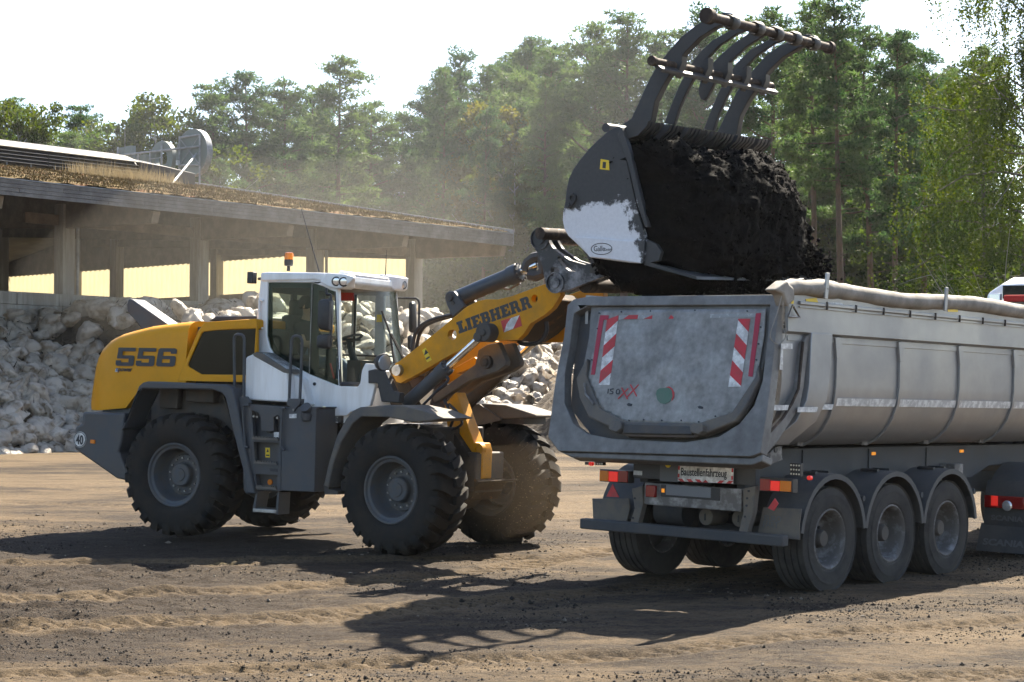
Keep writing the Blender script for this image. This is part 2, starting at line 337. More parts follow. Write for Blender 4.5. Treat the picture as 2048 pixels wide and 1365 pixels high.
def ground_mat():
    m = bpy.data.materials.new('yard_soil'); nt, b = nodes_of(m); N, L = nt.nodes.new, nt.links.new
    tc = N('ShaderNodeTexCoord')
    def noise(scale, det=8, sx=1, sy=1, rot=0.0, rough=0.62):
        mp = N('ShaderNodeMapping'); mp.inputs['Scale'].default_value = (sx, sy, 1); mp.inputs['Rotation'].default_value = (0, 0, rot); L(tc.outputs['Object'], mp.inputs[0])
        n = N('ShaderNodeTexNoise'); n.inputs['Scale'].default_value = scale; n.inputs['Detail'].default_value = det; n.inputs['Roughness'].default_value = rough; L(mp.outputs[0], n.inputs['Vector']); return n.outputs[0]
    def rng(v, a, b_, lo=0.0, hi=1.0):
        r = N('ShaderNodeMapRange'); r.inputs['From Min'].default_value = a; r.inputs['From Max'].default_value = b_; r.inputs['To Min'].default_value = lo; r.inputs['To Max'].default_value = hi; L(v, r.inputs['Value']); return r.outputs[0]
    def mix(f, a, c):
        x = N('ShaderNodeMix'); x.data_type = 'RGBA'; L(f, x.inputs[0])
        for i, q in ((6, a), (7, c)):
            if isinstance(q, tuple): x.inputs[i].default_value = (*q, 1)
            else: L(q, x.inputs[i])
        return x.outputs[2]
    big = noise(0.30, 7, 0.45, 1.0, -0.35); mid = noise(1.3, 9, 0.5, 1.2, -0.3, 0.7); fine = noise(9, 10, 0.8, 1.1, 0, 0.75); grit = noise(45, 6)
    sand = mix(rng(fine, 0.35, 0.65), (0.076, 0.052, 0.029), (0.150, 0.106, 0.060))
    soil = mix(rng(grit, 0.35, 0.65), (0.0115, 0.0078, 0.0052), (0.040, 0.026, 0.0150))
    a = N('ShaderNodeMath'); a.operation = 'MULTIPLY_ADD'; L(mid, a.inputs[0]); a.inputs[1].default_value = 0.75; L(big, a.inputs[2])
    a2 = N('ShaderNodeMath'); a2.operation = 'MULTIPLY_ADD'; L(fine, a2.inputs[0]); a2.inputs[1].default_value = 0.45; L(a.outputs[0], a2.inputs[2])
    # the churned, darker soil lies to the left of the machine's lane and where loads were spilt beside the truck
    sep = N('ShaderNodeSeparateXYZ'); L(tc.outputs['Object'], sep.inputs[0])
    gx = rng(sep.outputs['X'], -5.0, 1.5, 0.30, 0.0); gy = rng(sep.outputs['Y'], 23, 29, 1.0, 0.0); g2 = rng(sep.outputs['Y'], 14.0, 16.0, 0.0, 1.0)
    mu = N('ShaderNodeMath'); mu.operation = 'MULTIPLY'; L(gx, mu.inputs[0]); L(gy, mu.inputs[1])
    mu2 = N('ShaderNodeMath'); mu2.operation = 'MULTIPLY'; L(mu.outputs[0], mu2.inputs[0]); L(g2, mu2.inputs[1])
    a3 = N('ShaderNodeMath'); a3.operation = 'ADD'; L(a2.outputs[0], a3.inputs[0]); L(mu2.outputs[0], a3.inputs[1])
    c = mix(rng(a3.outputs[0], 1.02, 1.22), sand, soil)
    at = N('ShaderNodeAttribute'); at.attribute_name = 'compacted'; c = mix(rng(at.outputs['Fac'], 0.0, 1.0, 0.0, 0.8), c, sand)
    sp = noise(26, 5, 0.7, 1.3, 0, 0.7); sp2 = noise(70, 3, .8, 1.2); c = mix(rng(sp, 0.53, 0.60, 0.0, 0.72), c, (0.014, 0.011, 0.009)); c = mix(rng(sp2, 0.60, 0.66, 0.0, 0.5), c, (0.20, 0.16, 0.11))
    L(c, b.inputs['Base Color']); b.inputs['Roughness'].default_value = 0.95; b.inputs['Specular IOR Level'].default_value = 0.2
    bp = N('ShaderNodeBump'); bp.inputs['Distance'].default_value = 0.035; L(fine, bp.inputs['Height'])
    b2 = N('ShaderNodeBump'); b2.inputs['Distance'].default_value = 0.012; L(grit, b2.inputs['Height']); L(bp.outputs[0], b2.inputs['Normal']); L(b2.outputs[0], b.inputs['Normal'])
    MT['yard_soil'] = m
ground_mat()
gm = np_mesh('ground', np.stack([GX.ravel(), GY.ravel(), GZ.ravel()], 1), [quads], 'yard_soil', True)
gm.attributes.new('compacted', 'FLOAT', 'POINT').data.foreach_set('value', track_mask(GX, GY).ravel().astype(np.float32))
g = link('ground', gm)
tag(g, 'sandy brown yard with tyre tracks and churned dark soil', kind='structure')
def gz(x, y): return float(ground_z(np.array([x], float), np.array([y], float))[0])

# loose clods and pebbles on the yard
def scatter_lumps(name, pts, sizes, m, seed=1, squash=0.7):
    rng_ = np.random.default_rng(seed)
    base = np.array([[1, 0, 0], [-1, 0, 0], [0, 1, 0], [0, -1, 0], [0, 0, 1], [0, 0, -1]], float)
    tri = np.array([[0, 2, 4], [2, 1, 4], [1, 3, 4], [3, 0, 4], [2, 0, 5], [1, 2, 5], [3, 1, 5], [0, 3, 5]])
    n = len(pts); a = rng_.uniform(0, 6.28, n); ca, sa = np.cos(a), np.sin(a)
    V = base[None] * (1 + 0.45 * rng_.uniform(-1, 1, (n, 6, 1))) * sizes[:, None, None]
    V[:, :, 2] *= squash; X = V[:, :, 0] * ca[:, None] - V[:, :, 1] * sa[:, None]; Y = V[:, :, 0] * sa[:, None] + V[:, :, 1] * ca[:, None]
    V = np.stack([X, Y, V[:, :, 2]], 2) + pts[:, None, :]
    return np_mesh(name, V.reshape(-1, 3), [(tri[None] + 6 * np.arange(n)[:, None, None]).reshape(-1, 3)], m)
rg = np.random.default_rng(7)
mat('clod', (0.026, 0.0185, 0.0125), 0.95, dirt=(0.011, 0.0085, 0.0065), amt=0.5, scale=2)
mat('pebble', (0.22, 0.19, 0.15), 0.9, dirt=(0.08, 0.06, 0.045), amt=0.5, scale=2)
def yard_pts(n, y0, y1):
    y = rg.uniform(y0, y1, n * 3); x = rg.uniform(-1, 1, n * 3) * y * 0.30
    w = fbm(x * 0.7, y * 0.9, 4, 33) + 0.10 * (x < -0.5) - 0.35 * track_mask(x, y) ; k = np.argsort(-w - rg.uniform(0, 0.5, n * 3))[:n]; return x[k], y[k]
x, y = yard_pts(3200, 12, 27); s = rg.gamma(1.3, 0.0045, 3200) + 0.004; s = np.minimum(s, 0.035)
tag(link('soil_clods', scatter_lumps('soil_clods', np.stack([x, y, ground_z(x, y) + s * 0.25], 1), s, 'clod', 3)), 'loose dark clods of soil strewn over the yard', 'soil', kind='stuff')
x, y = yard_pts(13000, 12, 26); s = rg.gamma(1.4, 0.0026, 13000) + 0.003; s = np.minimum(s, 0.018)
tag(link('soil_crumbs', scatter_lumps('soil_crumbs', np.stack([x, y, ground_z(x, y) + s * 0.3], 1), s, 'clod', 6)), 'fine dark crumbs of soil scattered over the yard', 'soil', kind='stuff')
x, y = yard_pts(1600, 12, 30); s = rg.gamma(1.5, 0.004, 1600) + 0.004; s = np.minimum(s, 0.035)
tag(link('pebbles', scatter_lumps('pebbles', np.stack([x, y, ground_z(x, y) + s * 0.3], 1), s, 'pebble', 4)), 'small pale pebbles strewn over the yard', 'pebbles', kind='stuff')


# ------------------------------------------------------------ wheel loader
M_LR = Matrix(((0.89819,0.43837,0.03294,-3.83331),(-0.43808,0.89879,-0.01606,25.13395),(-0.03664,0.00000,0.99933,0.19093),(0.00000,0.00000,0.00000,1.00000)))
M_LF = Matrix(((0.81860,0.57358,0.03002,-0.75820),(-0.57319,0.81915,-0.02102,23.55624),(-0.03664,0.00000,0.99933,0.06584),(0.00000,0.00000,0.00000,1.00000)))
M_B = Matrix(((0.81860,0.57434,0.00497,-0.75820),(-0.57319,0.81746,-0.05673,23.55624),(-0.03664,0.04359,0.99838,0.06584),(0.00000,0.00000,0.00000,1.00000)))
loader = empty('wheel_loader', M_LR)
tag(loader, 'yellow and white wheel loader tipping a raised bucket of black compost into the truck', 'wheel loader')
bLF = M_LR.inverted() @ M_LF; bB = M_LR.inverted() @ M_B

def build_big_tyre():
    b = MB(); P = [(.40, -.235), (.44, -.285), (.52, -.312), (.60, -.316), (.67, -.305), (.725, -.272), (.745, -.2), (.75, 0), (.745, .2), (.725, .272), (.67, .305), (.60, .316), (.52, .312), (.44, .285), (.40, .235)]
    b.lathe(P, n=64)
    N = 23
    for sd_ in (-1, 1):
        for k in range(N):
            th = 2 * math.pi * (k + (0.5 if sd_ > 0 else 0)) / N
            secs = []
            for t, ro, ri, sk, wd in ((.012, .803, .74, -.05, .50), (.10, .805, .74, -.035, .60), (.17, .803, .735, 0.01, .62), (.245, .792, .72, .05, .62), (.292, .765, .70, .07, .60), (.316, .715, .66, .07, .52), (.317, .665, .64, .07, .40)):
                hw = wd * math.pi / N; row = []
                for r, e in ((ri, -1.12), (ro, -0.88), (ro, 0.88), (ri, 1.12)):
                    a = th + sk + e * hw; row.append((r * math.cos(a), sd_ * t, r * math.sin(a)))
                secs.append(row)
            b.loft(secs)
    return b
def build_big_rim():
    b = MB()
    b.lathe([(.405, -.24), (.418, -.262), (.405, -.275), (.388, -.270), (.375, -.245), (.345, -.235), (.335, -.215), (.325, -.10), (.31, -.03), (.285, 0.0), (.27, .0), (.255, -.03), (.17, -.04), (.155, -.055), (.15, -.12), (.135, -.135), (.085, -.137), (.08, -.15), (0.001, -.152)], n=48)
    b.lathe([(.405, .24), (.418, .262), (.405, .272), (.375, .245), (.335, .215), (.325, -.10)], n=48)
    return b
tyre_o = rim_o = bolt_o = None
def loader_wheel(x, y, z, near, spin, basis0):
    global tyre_o, rim_o, bolt_o
    Mx = Matrix.Translation((x, y, z)) @ (Matrix.Identity(4) if near else Matrix.Rotation(math.pi, 4, 'Z')) @ Matrix.Rotation(spin, 4, 'Y')
    w = empty('wheel', parent=loader, basis=basis0 @ Mx)
    if tyre_o is None:
        tyre_o = build_big_tyre().obj('tyre', 'tyre', w, smooth=40)
        rim_o = build_big_rim().obj('rim', 'rim_grey', w, smooth=30)
        bb = MB()
        for k in range(14):
            a = 2 * math.pi * k / 14; bb.cyl((.215 * math.cos(a), -.035, .215 * math.sin(a)), (.215 * math.cos(a), -.062, .215 * math.sin(a)), .013, n=6)
        bb.cyl((.30, -.10, .12), (.30, -.13, .12), .025, n=8)
        bolt_o = tag(bb.obj('wheel_bolts', 'steel', w), kind='stuff')
    else:
        shared('tyre', tyre_o, w); shared('rim', rim_o, w)
        if near: shared('wheel_bolts', bolt_o, w)
ID = Matrix.Identity(4)
loader_wheel(0, -1.025, .79, True, .1, ID); loader_wheel(0, 1.025, .79, False, .3, ID)
loader_wheel(0, -1.025, .79, True, .2, bLF); loader_wheel(0, 1.025, .79, False, .45, bLF)
MB().cyl((0, -.8, .79), (0, .8, .79), .17, n=16).cyl((0, -.25, .79), (0, .25, .79), .30, n=20).obj('rear_axle', 'dark_metal', loader)
MB().cyl((0, -.8, .79), (0, .8, .79), .17, n=16).cyl((0, -.25, .79), (0, .25, .79), .30, n=20).obj('front_axle', 'dark_metal', loader, bLF)

# rear chassis, counterweight, hood
MB().box((0.3, 0, 1.15), (3.4, .95, .75)).box((1.9, 0, 1.0), (.8, .6, .5)).box((1.55, 0, 1.62), (1.3, 1.6, .16)).obj('rear_frame', 'dark_metal', loader, bevel=.02)
cw = [(-1.556,1.543),(-0.833,1.555),(-0.866,1.184),(-0.913,1.043),(-0.716,0.731),(-0.744,0.674),(-0.928,0.694),(-1.682,1.047),(-1.676,1.335),(-1.572,1.386)]
c = MB(); secs = []
for y, ins in ((-1.28, .06), (-1.22, 0.0), (-.7, -.10), (0, -.14), (.7, -.10), (1.22, 0), (1.28, .06)):
    secs.append([(x + (ins if x < -1.2 else 0), y, z) for x, z in cw])
c.loft(secs).obj('counterweight', 'grey_paint', loader, bevel=.025)
MB().box((-1.15, 0, 1.54), (.75, 1.75, .16)).obj('hood_base', 'grey_paint', loader, bevel=.02)
top = [(-1.912,1.591),(-1.922,1.748),(-1.899,1.906),(-1.840,2.089),(-1.764,2.248),(-1.679,2.371),(-1.579,2.457),(-1.433,2.539),(-1.258,2.608),(-1.054,2.660),(-0.765,2.725),(-0.492,2.760),(-0.235,2.788),(-0.094,2.799)]
HW = .97
def hood_sec(x, zt, zb, w, r):
    pts = [(x, -w, zb), (x, -w - .012, zb + (zt - zb) * .45), (x, -w + .01, zt - r)]
    for i in range(1, 6):
        a = math.pi / 2 * i / 5; pts.append((x, -w + .01 + r * 1.4 * (1 - math.cos(a)), zt - r + r * math.sin(a)))
    return pts + [(px_, -py_, pz_) for px_, py_, pz_ in pts[::-1]]
def hood_w(x): return HW - .10 * max(0, (-1.25 - x) / .35) ** 2
zb_line = lambda x: 1.56 + max(0.0, (x + 1.6)) * .10
stations = []
for i, (x, z) in enumerate(top):
    if i >= 1: stations.append((x, z))
def rear_secs(st):
    out = []
    for x, z in st:
        zb = min(zb_line(x) if x < -.95 else 1.96, z - .05); out.append(hood_sec(x, z, zb, hood_w(x), min(.16, (z - zb) * .3)))
    return out
MB().loft(rear_secs(stations)).obj('engine_hood', 'yellow', loader, smooth=50)
# side door of the engine bay with its dark window
door = [(-0.223,2.003),(-0.159,2.155),(0.084,2.680),(0.164,2.767),(0.219,2.786),(0.984,2.842),(1.025,2.020)]
win = [(-0.071,2.227),(-0.055,2.193),(0.151,2.101),(0.960,2.114),(0.976,2.714),(0.376,2.680),(0.162,2.658),(0.129,2.629)]
d_ = MB(); d_.prism(door, -.985, -.93, holes=[win]); d_.obj('engine_door', 'yellow', loader, bevel=.012)
MB().prism(win, -.96, -.952).obj('engine_window', 'dark_glass', loader)
MB().prism([(0.116,2.752),(0.219,2.783),(0.984,2.840),(0.989,2.709),(0.140,2.692)], -.95, .95).obj('door_top', 'yellow', loader, bevel=.05, seg=3)
MB().prism([(-0.115,2.810),(0.009,2.877),(0.666,2.893),(0.669,2.824)], -.5, .5).obj('hood_vent', 'black_plastic', loader, bevel=.02)
MB().box((.45, 0, 2.35), (1.2, 1.5, .75)).obj('engine_block', 'interior', loader)
e = MB()
fc = [(0.583,-0.900,2.178)][0]
e.lathe([(.36, 0), (.36, -.03), (.33, -.03), (.33, 0)], (fc[0] - .02, -.88, fc[2] + .28), n=40, closed=True).lathe([(.15, .1), (.15, -.02), (.12, -.03), (.05, -.03), (.04, 0)], (fc[0], -.87, fc[2]), n=24)
p_ = [(0.059,-0.920,2.439),(0.351,-0.920,2.113)]; e.tube(p_, .022, 8); e.cyl(p_[0], (p_[0][0], -.945, p_[0][2]), .028, n=12)
e.obj('cooling_fan', 'steel', loader)
# exhaust fairing
MB().prism([(-1.731,3.028),(-1.713,3.101),(-1.686,3.108),(-1.640,3.096),(-0.989,2.745),(-1.055,2.720),(-1.455,2.656),(-1.487,2.714),(-1.724,2.936)], -.16, .16).obj('exhaust_fairing', 'grey_paint', loader, bevel=.02)

# rear mudguards and the inside of the wheel arch
of = [(-0.853,1.333),(-0.764,1.482),(-0.583,1.921),(-0.528,1.965),(-0.446,1.986),(0.804,1.984),(0.888,1.945),(0.957,1.745),(1.118,1.158),(1.289,0.620),(1.148,0.620),(1.093,0.905),(0.952,1.299),(0.779,1.822),(0.722,1.871),(0.583,1.911),(-0.517,1.886),(-0.576,1.841),(-0.785,1.358)]
MB().prism(of, -1.33, -.93).obj('mudguard', 'grey_paint', loader, bevel=.02)
MB().prism([(x, z) for x, z in of], .93, 1.33).obj('mudguard', 'grey_paint', loader, bevel=.02)
arch = [(-1.246,1.309),(-0.967,1.862),(0.359,1.876),(0.771,0.824),(-1.071,0.725)]
MB().prism(arch, -.78, -.72).obj('arch_liner', 'dark_metal', loader)
MB().box((.10, -.86, 1.83), (.45, .14, .20)).box((-.42, -.84, 1.78), (.30, .12, .3)).obj('air_box', 'dark_metal', loader, bevel=.02)
MB().box((0.05, 0, 1.75), (2.2, 1.5, .35)).obj('engine_cradle', 'dark_metal', loader)

# platform, ladder, tank box
lad = [(1.103,1.748),(1.555,1.735),(1.592,1.706),(1.632,0.680),(1.585,0.671),(1.271,0.671),(1.235,0.675)]
holes = [[(1.153,1.671),(1.192,1.341),(1.581,1.347),(1.575,1.598),(1.546,1.627),(1.483,1.600),(1.497,1.415),(1.311,1.419),(1.290,1.592),(1.252,1.645)],
         [(1.198,1.272),(1.231,1.036),(1.571,1.023),(1.574,1.275)], [(1.248,0.868),(1.269,0.719),(1.576,0.722),(1.573,0.870)]]
MB().prism(lad, -1.27, -1.20, holes=holes).obj('ladder', 'grey_paint', loader, bevel=.006)
MB().prism([(0.974,1.743),(1.494,1.738),(1.538,0.667),(1.122,0.649)], -1.14, -.75).obj('ladder_back', 'grey_paint', loader)
MB().prism([(1.003,1.720),(1.111,1.742),(1.235,0.675),(1.206,0.673),(1.159,0.607),(1.111,0.608),(1.074,0.660),(1.055,0.840)], -1.275, -1.15).obj('ladder_cheek', 'grey_paint', loader, bevel=.012)
st = [[(1.193,-1.270,1.329),(1.582,-1.270,1.332)], [(1.232,-1.270,1.028),(1.575,-1.270,1.021)], [(1.274,-1.270,0.715),(1.576,-1.270,0.717)]]
for a, b_ in st:
    m_ = MB(); mx_ = (Vector(a) + Vector(b_)) / 2; m_.box((mx_.x, -1.20, mx_.z - .012), (b_[0] - a[0], .20, .025))
    for k in range(9): m_.box((a[0] + (b_[0] - a[0]) * (k + .5) / 9, -1.285, mx_.z + .008), (.018, .03, .02))
    m_.obj('step', 'grey_dusty', loader)
low = [(1.239,-1.270,0.414),(1.589,-1.270,0.408),(1.265,-1.270,0.647),(1.586,-1.270,0.653)]
m_ = MB(); m_.box(((low[0][0] + low[1][0]) / 2, -1.15, low[0][2] + .0), (low[1][0] - low[0][0], .28, .05))
m_.obj('step', 'steel', loader, bevel=.008)
m_ = MB(); m_.prism([(low[0][0] - .02, low[0][2] - .03), (low[0][0] + .02, low[0][2] - .03), (low[2][0] + .03, low[2][2]), (low[2][0], low[2][2])], -1.28, -1.02)
m_.prism([(low[1][0] - .02, low[1][2] - .03), (low[1][0] + .02, low[1][2] - .03), (low[3][0] + .03, low[3][2]), (low[3][0], low[3][2])], -1.28, -1.02); m_.obj('step_hanger', 'grey_paint', loader)
MB().prism([(1.555,1.731),(2.135,1.753),(2.136,1.739),(2.111,1.726),(2.126,0.691),(1.649,0.681),(1.632,0.680),(1.592,1.706)], -1.265, -.75).obj('tank_box', 'grey_paint', loader, bevel=.018)
cap = [(1.969,-1.270,1.715),(1.975,-1.270,1.566)]
MB().cyl((cap[0][0], -1.22, cap[0][2] - .03), (cap[0][0], -1.30, cap[0][2] + .03), .07, n=12).cyl((cap[0][0], -1.25, cap[0][2] - .06), (cap[1][0], -1.26, cap[1][2]), .085, .06, n=16).obj('filler_neck', 'grey_paint', loader, bevel=.004)
bc = [(1.362,-1.200,1.486),(1.379,-1.200,1.439)]
MB().cyl((bc[0][0], -1.10, bc[0][2]), (bc[0][0], -1.22, bc[0][2] + .02), .032, n=14).obj('filler_cap', 'blue_cap', loader)
MB().cyl((bc[1][0], -1.10, bc[1][2]), (bc[1][0], -1.21, bc[1][2] - .01), .042, n=14).obj('filler_ring', 'black_plastic', loader)
def decal(name, m, pts, y, basis=None, parent=loader, th=.003): return MB().prism(pts, y, y - th).obj(name, m, parent, basis)
decal('sticker', 'tape_white', [(1.716,1.645),(1.823,1.653),(1.826,1.598),(1.719,1.594)], -1.266)
decal('sticker', 'tape_white', [(1.501,1.409),(1.576,1.412),(1.579,1.341),(1.504,1.341)], -1.271)
decal('warning_sticker', 'sticker_yellow', [(1.296,1.201),(1.363,1.202),(1.368,1.079),(1.302,1.078)], -1.141)
decal('sticker_mark', 'ink', [(1.333,1.186),(1.352,1.147),(1.317,1.145)], -1.145); decal('sticker_mark', 'ink', [(1.313,1.115),(1.360,1.115),(1.361,1.098),(1.313,1.098)], -1.145)
rp = [(1.388,-1.145,0.769)][0]
MB().cyl((rp[0], -1.14, rp[2]), (rp[0], -1.155, rp[2]), .036, n=18).obj('side_reflector', 'lamp_amber', loader)
decal('handle_recess', 'ink', [(1.456,0.951),(1.574,0.952),(1.576,0.913),(1.469,0.916)], -1.271)
bl = MB()
for q in [(1.197,-1.275,1.595),(1.247,-1.275,1.591),(1.553,-1.275,1.590),(1.789,-1.275,1.700)]: bl.cyl((q[0], -1.26, q[2]), (q[0], -1.29, q[2]), .016, n=8)
bl.obj('bolt_heads', 'steel', loader)
# hand rails
def rail(name, pts3, r=.019, m='grey_paint', basis=None, parent=loader):
    P = [Vector(p) for p in pts3]; out = [P[0]]
    for i in range(1, len(P) - 1):
        a, b_, c_ = P[i - 1], P[i], P[i + 1]; d1 = (a - b_); d2 = (c_ - b_); q = min(.09, d1.length * .49, d2.length * .49)
        p0 = b_ + d1.normalized() * q; p1 = b_ + d2.normalized() * q
        out += [p0 * (1 - t) ** 2 + b_ * 2 * t * (1 - t) + p1 * t * t for t in (0, .25, .5, .75, 1)]
    out.append(P[-1])
    return MB().tube(out, r, 8).obj(name, m, parent, basis)
rail('handrail', [(0.859,-1.220,1.771),(0.808,-1.220,2.633),(0.970,-1.220,2.630),(0.992,-1.220,1.776)])
rail('handrail', [(1.676,-1.220,1.801),(1.683,-1.220,2.633),(1.840,-1.220,2.625),(1.836,-1.220,1.807)])
rail('grab_handle', [(1.138,-1.310,1.731),(1.037,-1.310,1.734),(1.103,-1.310,1.205),(1.153,-1.310,1.202)], .016); rail('grab_handle', [(1.688,-1.310,1.722),(1.639,-1.310,1.714),(1.635,-1.310,1.231),(1.689,-1.310,1.191)], .016)
MB().prism([(0.897,1.831),(1.045,1.843),(1.115,1.761),(1.033,1.727),(0.962,1.682),(0.917,1.717)], -1.25, -1.19).obj('rail_foot', 'grey_paint', loader, bevel=.006)
MB().prism([(1.696,1.839),(1.885,1.842),(1.881,1.777),(1.826,1.727),(1.795,1.676),(1.760,1.725),(1.678,1.760)], -1.285, -1.19).obj('rail_foot', 'grey_paint', loader, bevel=.006)
# bumper plate, speed disc, side reflector, badge
q = [(-1.547,-1.285,1.178),(-1.552,-1.285,1.278),(-1.331,-1.285,1.160)]
MB().cyl((q[0][0], -1.27, q[0][2]), (q[0][0], -1.288, q[0][2]), .105, n=32).obj('speed_disc', 'tape_white', loader)
MB().lathe([(.100, -.006), (.100, 0), (.092, 0), (.092, -.006)], (q[0][0], -1.286, q[0][2]), n=32, closed=True).obj('disc_rim', 'ink', loader)
text('lettering', '40', 'ink', loader, side_M(q[0][0], -1.290, q[0][2] - .062), .17, .72, .004, align='CENTER')
MB().box((q[2][0], -1.283, q[2][2]), (.075, .02, .05)).obj('side_reflector', 'lamp_amber', loader)

# lettering built of bars: each glyph is a list of convex outlines in a unit cell
GLYPH = {
 'L': ['0,0 .95,0 .95,.42 .78,.42 .70,.24 .62,.24 0,.24', '.12,.24 .52,.24 .52,.78 .12,.78', '0,.78 .66,.78 .66,1 0,1'],
 'I': ['0,0 .52,0 .52,.2 0,.2', '.07,.2 .45,.2 .45,.8 .07,.8', '0,.8 .52,.8 .52,1 0,1'],
 'E': ['0,0 .95,0 .95,.40 .78,.40 .72,.22 0,.22', '.10,.22 .46,.22 .46,.78 .10,.78', '.46,.40 .66,.40 .66,.60 .46,.60', '0,.78 .72,.78 .76,.62 .92,.62 .92,1 0,1'],
 'B': ['0,0 .78,0 .93,.10 .93,.22 0,.22', '.10,.22 .44,.22 .44,.78 .10,.78', '.62,.22 .96,.22 .96,.42 .90,.50 .62,.42', '.44,.42 .62,.42 .90,.50 .86,.58 .44,.58', '.60,.58 .86,.58 .92,.66 .92,.78 .60,.78', '0,.78 .92,.78 .88,.92 .74,1 0,1'],
 'H': ['0,0 .50,0 .50,.18 0,.18', '.08,.18 .42,.18 .42,.82 .08,.82', '0,.82 .50,.82 .50,1 0,1', '.42,.40 .68,.40 .68,.60 .42,.60', '.60,0 1.1,0 1.1,.18 .60,.18', '.68,.18 1.02,.18 1.02,.82 .68,.82', '.60,.82 1.1,.82 1.1,1 .60,1'],
 'R': ['0,0 .50,0 .50,.18 0,.18', '.08,.18 .42,.18 .42,.80 .08,.80', '0,.80 .88,.80 .84,.93 .72,1 0,1', '.58,.55 .86,.55 .90,.64 .90,.80 .58,.80', '.42,.38 .62,.38 .84,.48 .86,.55 .42,.55', '.62,.38 .70,.0 1.08,0 1.08,.16 1.0,.18 .90,.42 .84,.48'],
 '5': ['.08,.80 1,.80 1,1 .08,1', '.06,.58 .32,.58 .33,.80 .08,.80', '.05,.40 .97,.40 .97,.52 .90,.58 .05,.58', '.68,.20 .97,.20 .97,.40 .68,.40', '0,.20 .28,.20 .28,.30 0,.30', '.08,0 .90,0 .97,.08 .97,.20 0,.20 0,.08'],
 '6': ['.14,1 .90,1 1,.92 1,.80 .04,.80 .04,.90', '.70,.70 1,.70 1,.80 .70,.80', '.02,.58 .30,.58 .31,.80 .04,.80', '.01,.40 .99,.40 .99,.50 .92,.58 .02,.58', '0,.20 .28,.20 .29,.40 .01,.40', '.70,.20 .98,.20 .99,.40 .70,.40', '.08,0 .88,0 .98,.08 .98,.20 0,.20 0,.08']}
def bar_text(name, s, q, y, m, gap=.10, basis=None, th=.003):
    """q: bottom-left, bottom-right, top-left, top-right corner of the line, on the plane y"""
    wd = [max(float(p.split(',')[0]) for o in GLYPH[ch] for p in o.split()) for ch in s]; tot = sum(wd) + gap * (len(s) - 1); b = MB(); u = 0
    for ch, w in zip(s, wd):
        for o in GLYPH[ch]:
            pl = []
            for p in o.split():
                a, v = map(float, p.split(',')); t = (u + a) / tot; pl.append(lerp(lerp(q[0], q[1], t), lerp(q[2], q[3], t), v))
            b.prism(pl, y, y - th)
        u += w + gap
    return b.obj(name, m, loader, basis, smooth=0)
bar_text('model_number', '556', [(-1.235,2.173),(-0.261,2.189),(-1.220,2.418),(-0.238,2.430)], -.990, 'ink_navy', .08)
xp = [(-1.191,-0.990,2.104),(-1.239,-0.990,2.091)]
text('lettering', 'power', 'ink', loader, side_M(xp[0][0], -.990, xp[0][2], 0.0), .085, 1.0, .002, .25)
decal('badge', 'tape_white', [(-1.239,2.091),(-1.199,2.092),(-1.193,2.134),(-1.231,2.133)], -.990)
text('lettering', 'x', 'blue_cap', loader, side_M(xp[1][0] + .012, -.994, xp[1][2] + .012), .085, .8, .002, .2)

# ---- cab
cab = empty('cab', parent=loader)
fr_out = [(0.921,3.439),(1.001,3.448),(1.774,3.426),(2.068,3.340),(2.100,3.163),(2.166,2.034),(2.463,2.053),(2.480,2.237),(2.528,2.312),(2.684,2.308),(2.707,2.122),(2.620,1.783),(2.339,1.692),(2.280,1.641),(1.847,1.630),(1.697,1.735),(1.640,2.089),(0.851,2.398),(0.871,2.787)]
fr_win = [(1.030,3.320),(1.694,3.322),(1.863,3.276),(1.979,3.229),(2.052,3.212),(2.146,2.020),(2.121,2.022),(1.700,2.151),(1.185,2.358),(1.091,2.476),(1.037,2.628)]
MB().prism([(0.921,3.439),(1.773,3.433),(2.068,3.340),(2.098,3.212),(2.175,2.014),(2.428,2.015),(2.463,2.062),(2.481,2.220),(2.528,2.312),(2.690,2.308),(2.707,2.122),(2.620,1.783),(2.339,1.692),(2.280,1.641),(1.847,1.630),(1.697,1.735),(1.662,2.071),(0.851,2.398),(0.871,2.787)], -.82, -.75, holes=[fr_win]).obj('side_frame', 'white_paint', cab, bevel=.015)
MB().prism([(1.030,3.320),(1.694,3.322),(1.863,3.276),(1.979,3.229),(2.052,3.212),(2.146,2.020),(2.121,2.022),(1.700,2.151),(1.185,2.358),(1.091,2.476),(1.037,2.628)], -.795, -.787).obj('side_window', 'cab_glass', cab)
# dark printed border and the door post behind the glass
o = [(1.023,3.321),(1.688,3.323),(1.857,3.276),(1.973,3.229),(2.046,3.212),(2.139,2.020),(2.115,2.022),(1.694,2.151),(1.179,2.358),(1.084,2.476),(1.030,2.628)]; cxy = (sum(p[0] for p in o) / len(o), sum(p[1] for p in o) / len(o))
MB().prism(o, -.775, -.765, holes=[[(1.073,3.251),(1.643,3.256),(1.691,2.224),(1.240,2.408),(1.140,2.523),(1.099,2.630)], [(1.776,3.222),(1.943,3.197),(2.038,3.145),(2.116,2.086),(1.818,2.174)]]).obj('window_border', 'black_plastic', cab)
MB().tube([(1.694,-0.800,3.322),(1.694,-0.800,2.147)], .006, 6).obj('door_seam', 'steel', cab)
nb = [(2.052,-0.800,3.212),(2.166,-0.800,2.017),(2.451,-0.800,2.044),(2.480,-0.800,2.237),(2.528,-0.800,2.312)]; fb = [(1.991,0.800,3.301),(2.145,0.800,2.385)]
N_T, N_B = Vector(nb[0]), Vector(nb[1]); F_T, F_B = Vector(fb[0]), Vector(fb[1])
FX = 2.45   # the windscreen bulges forward between the pillars
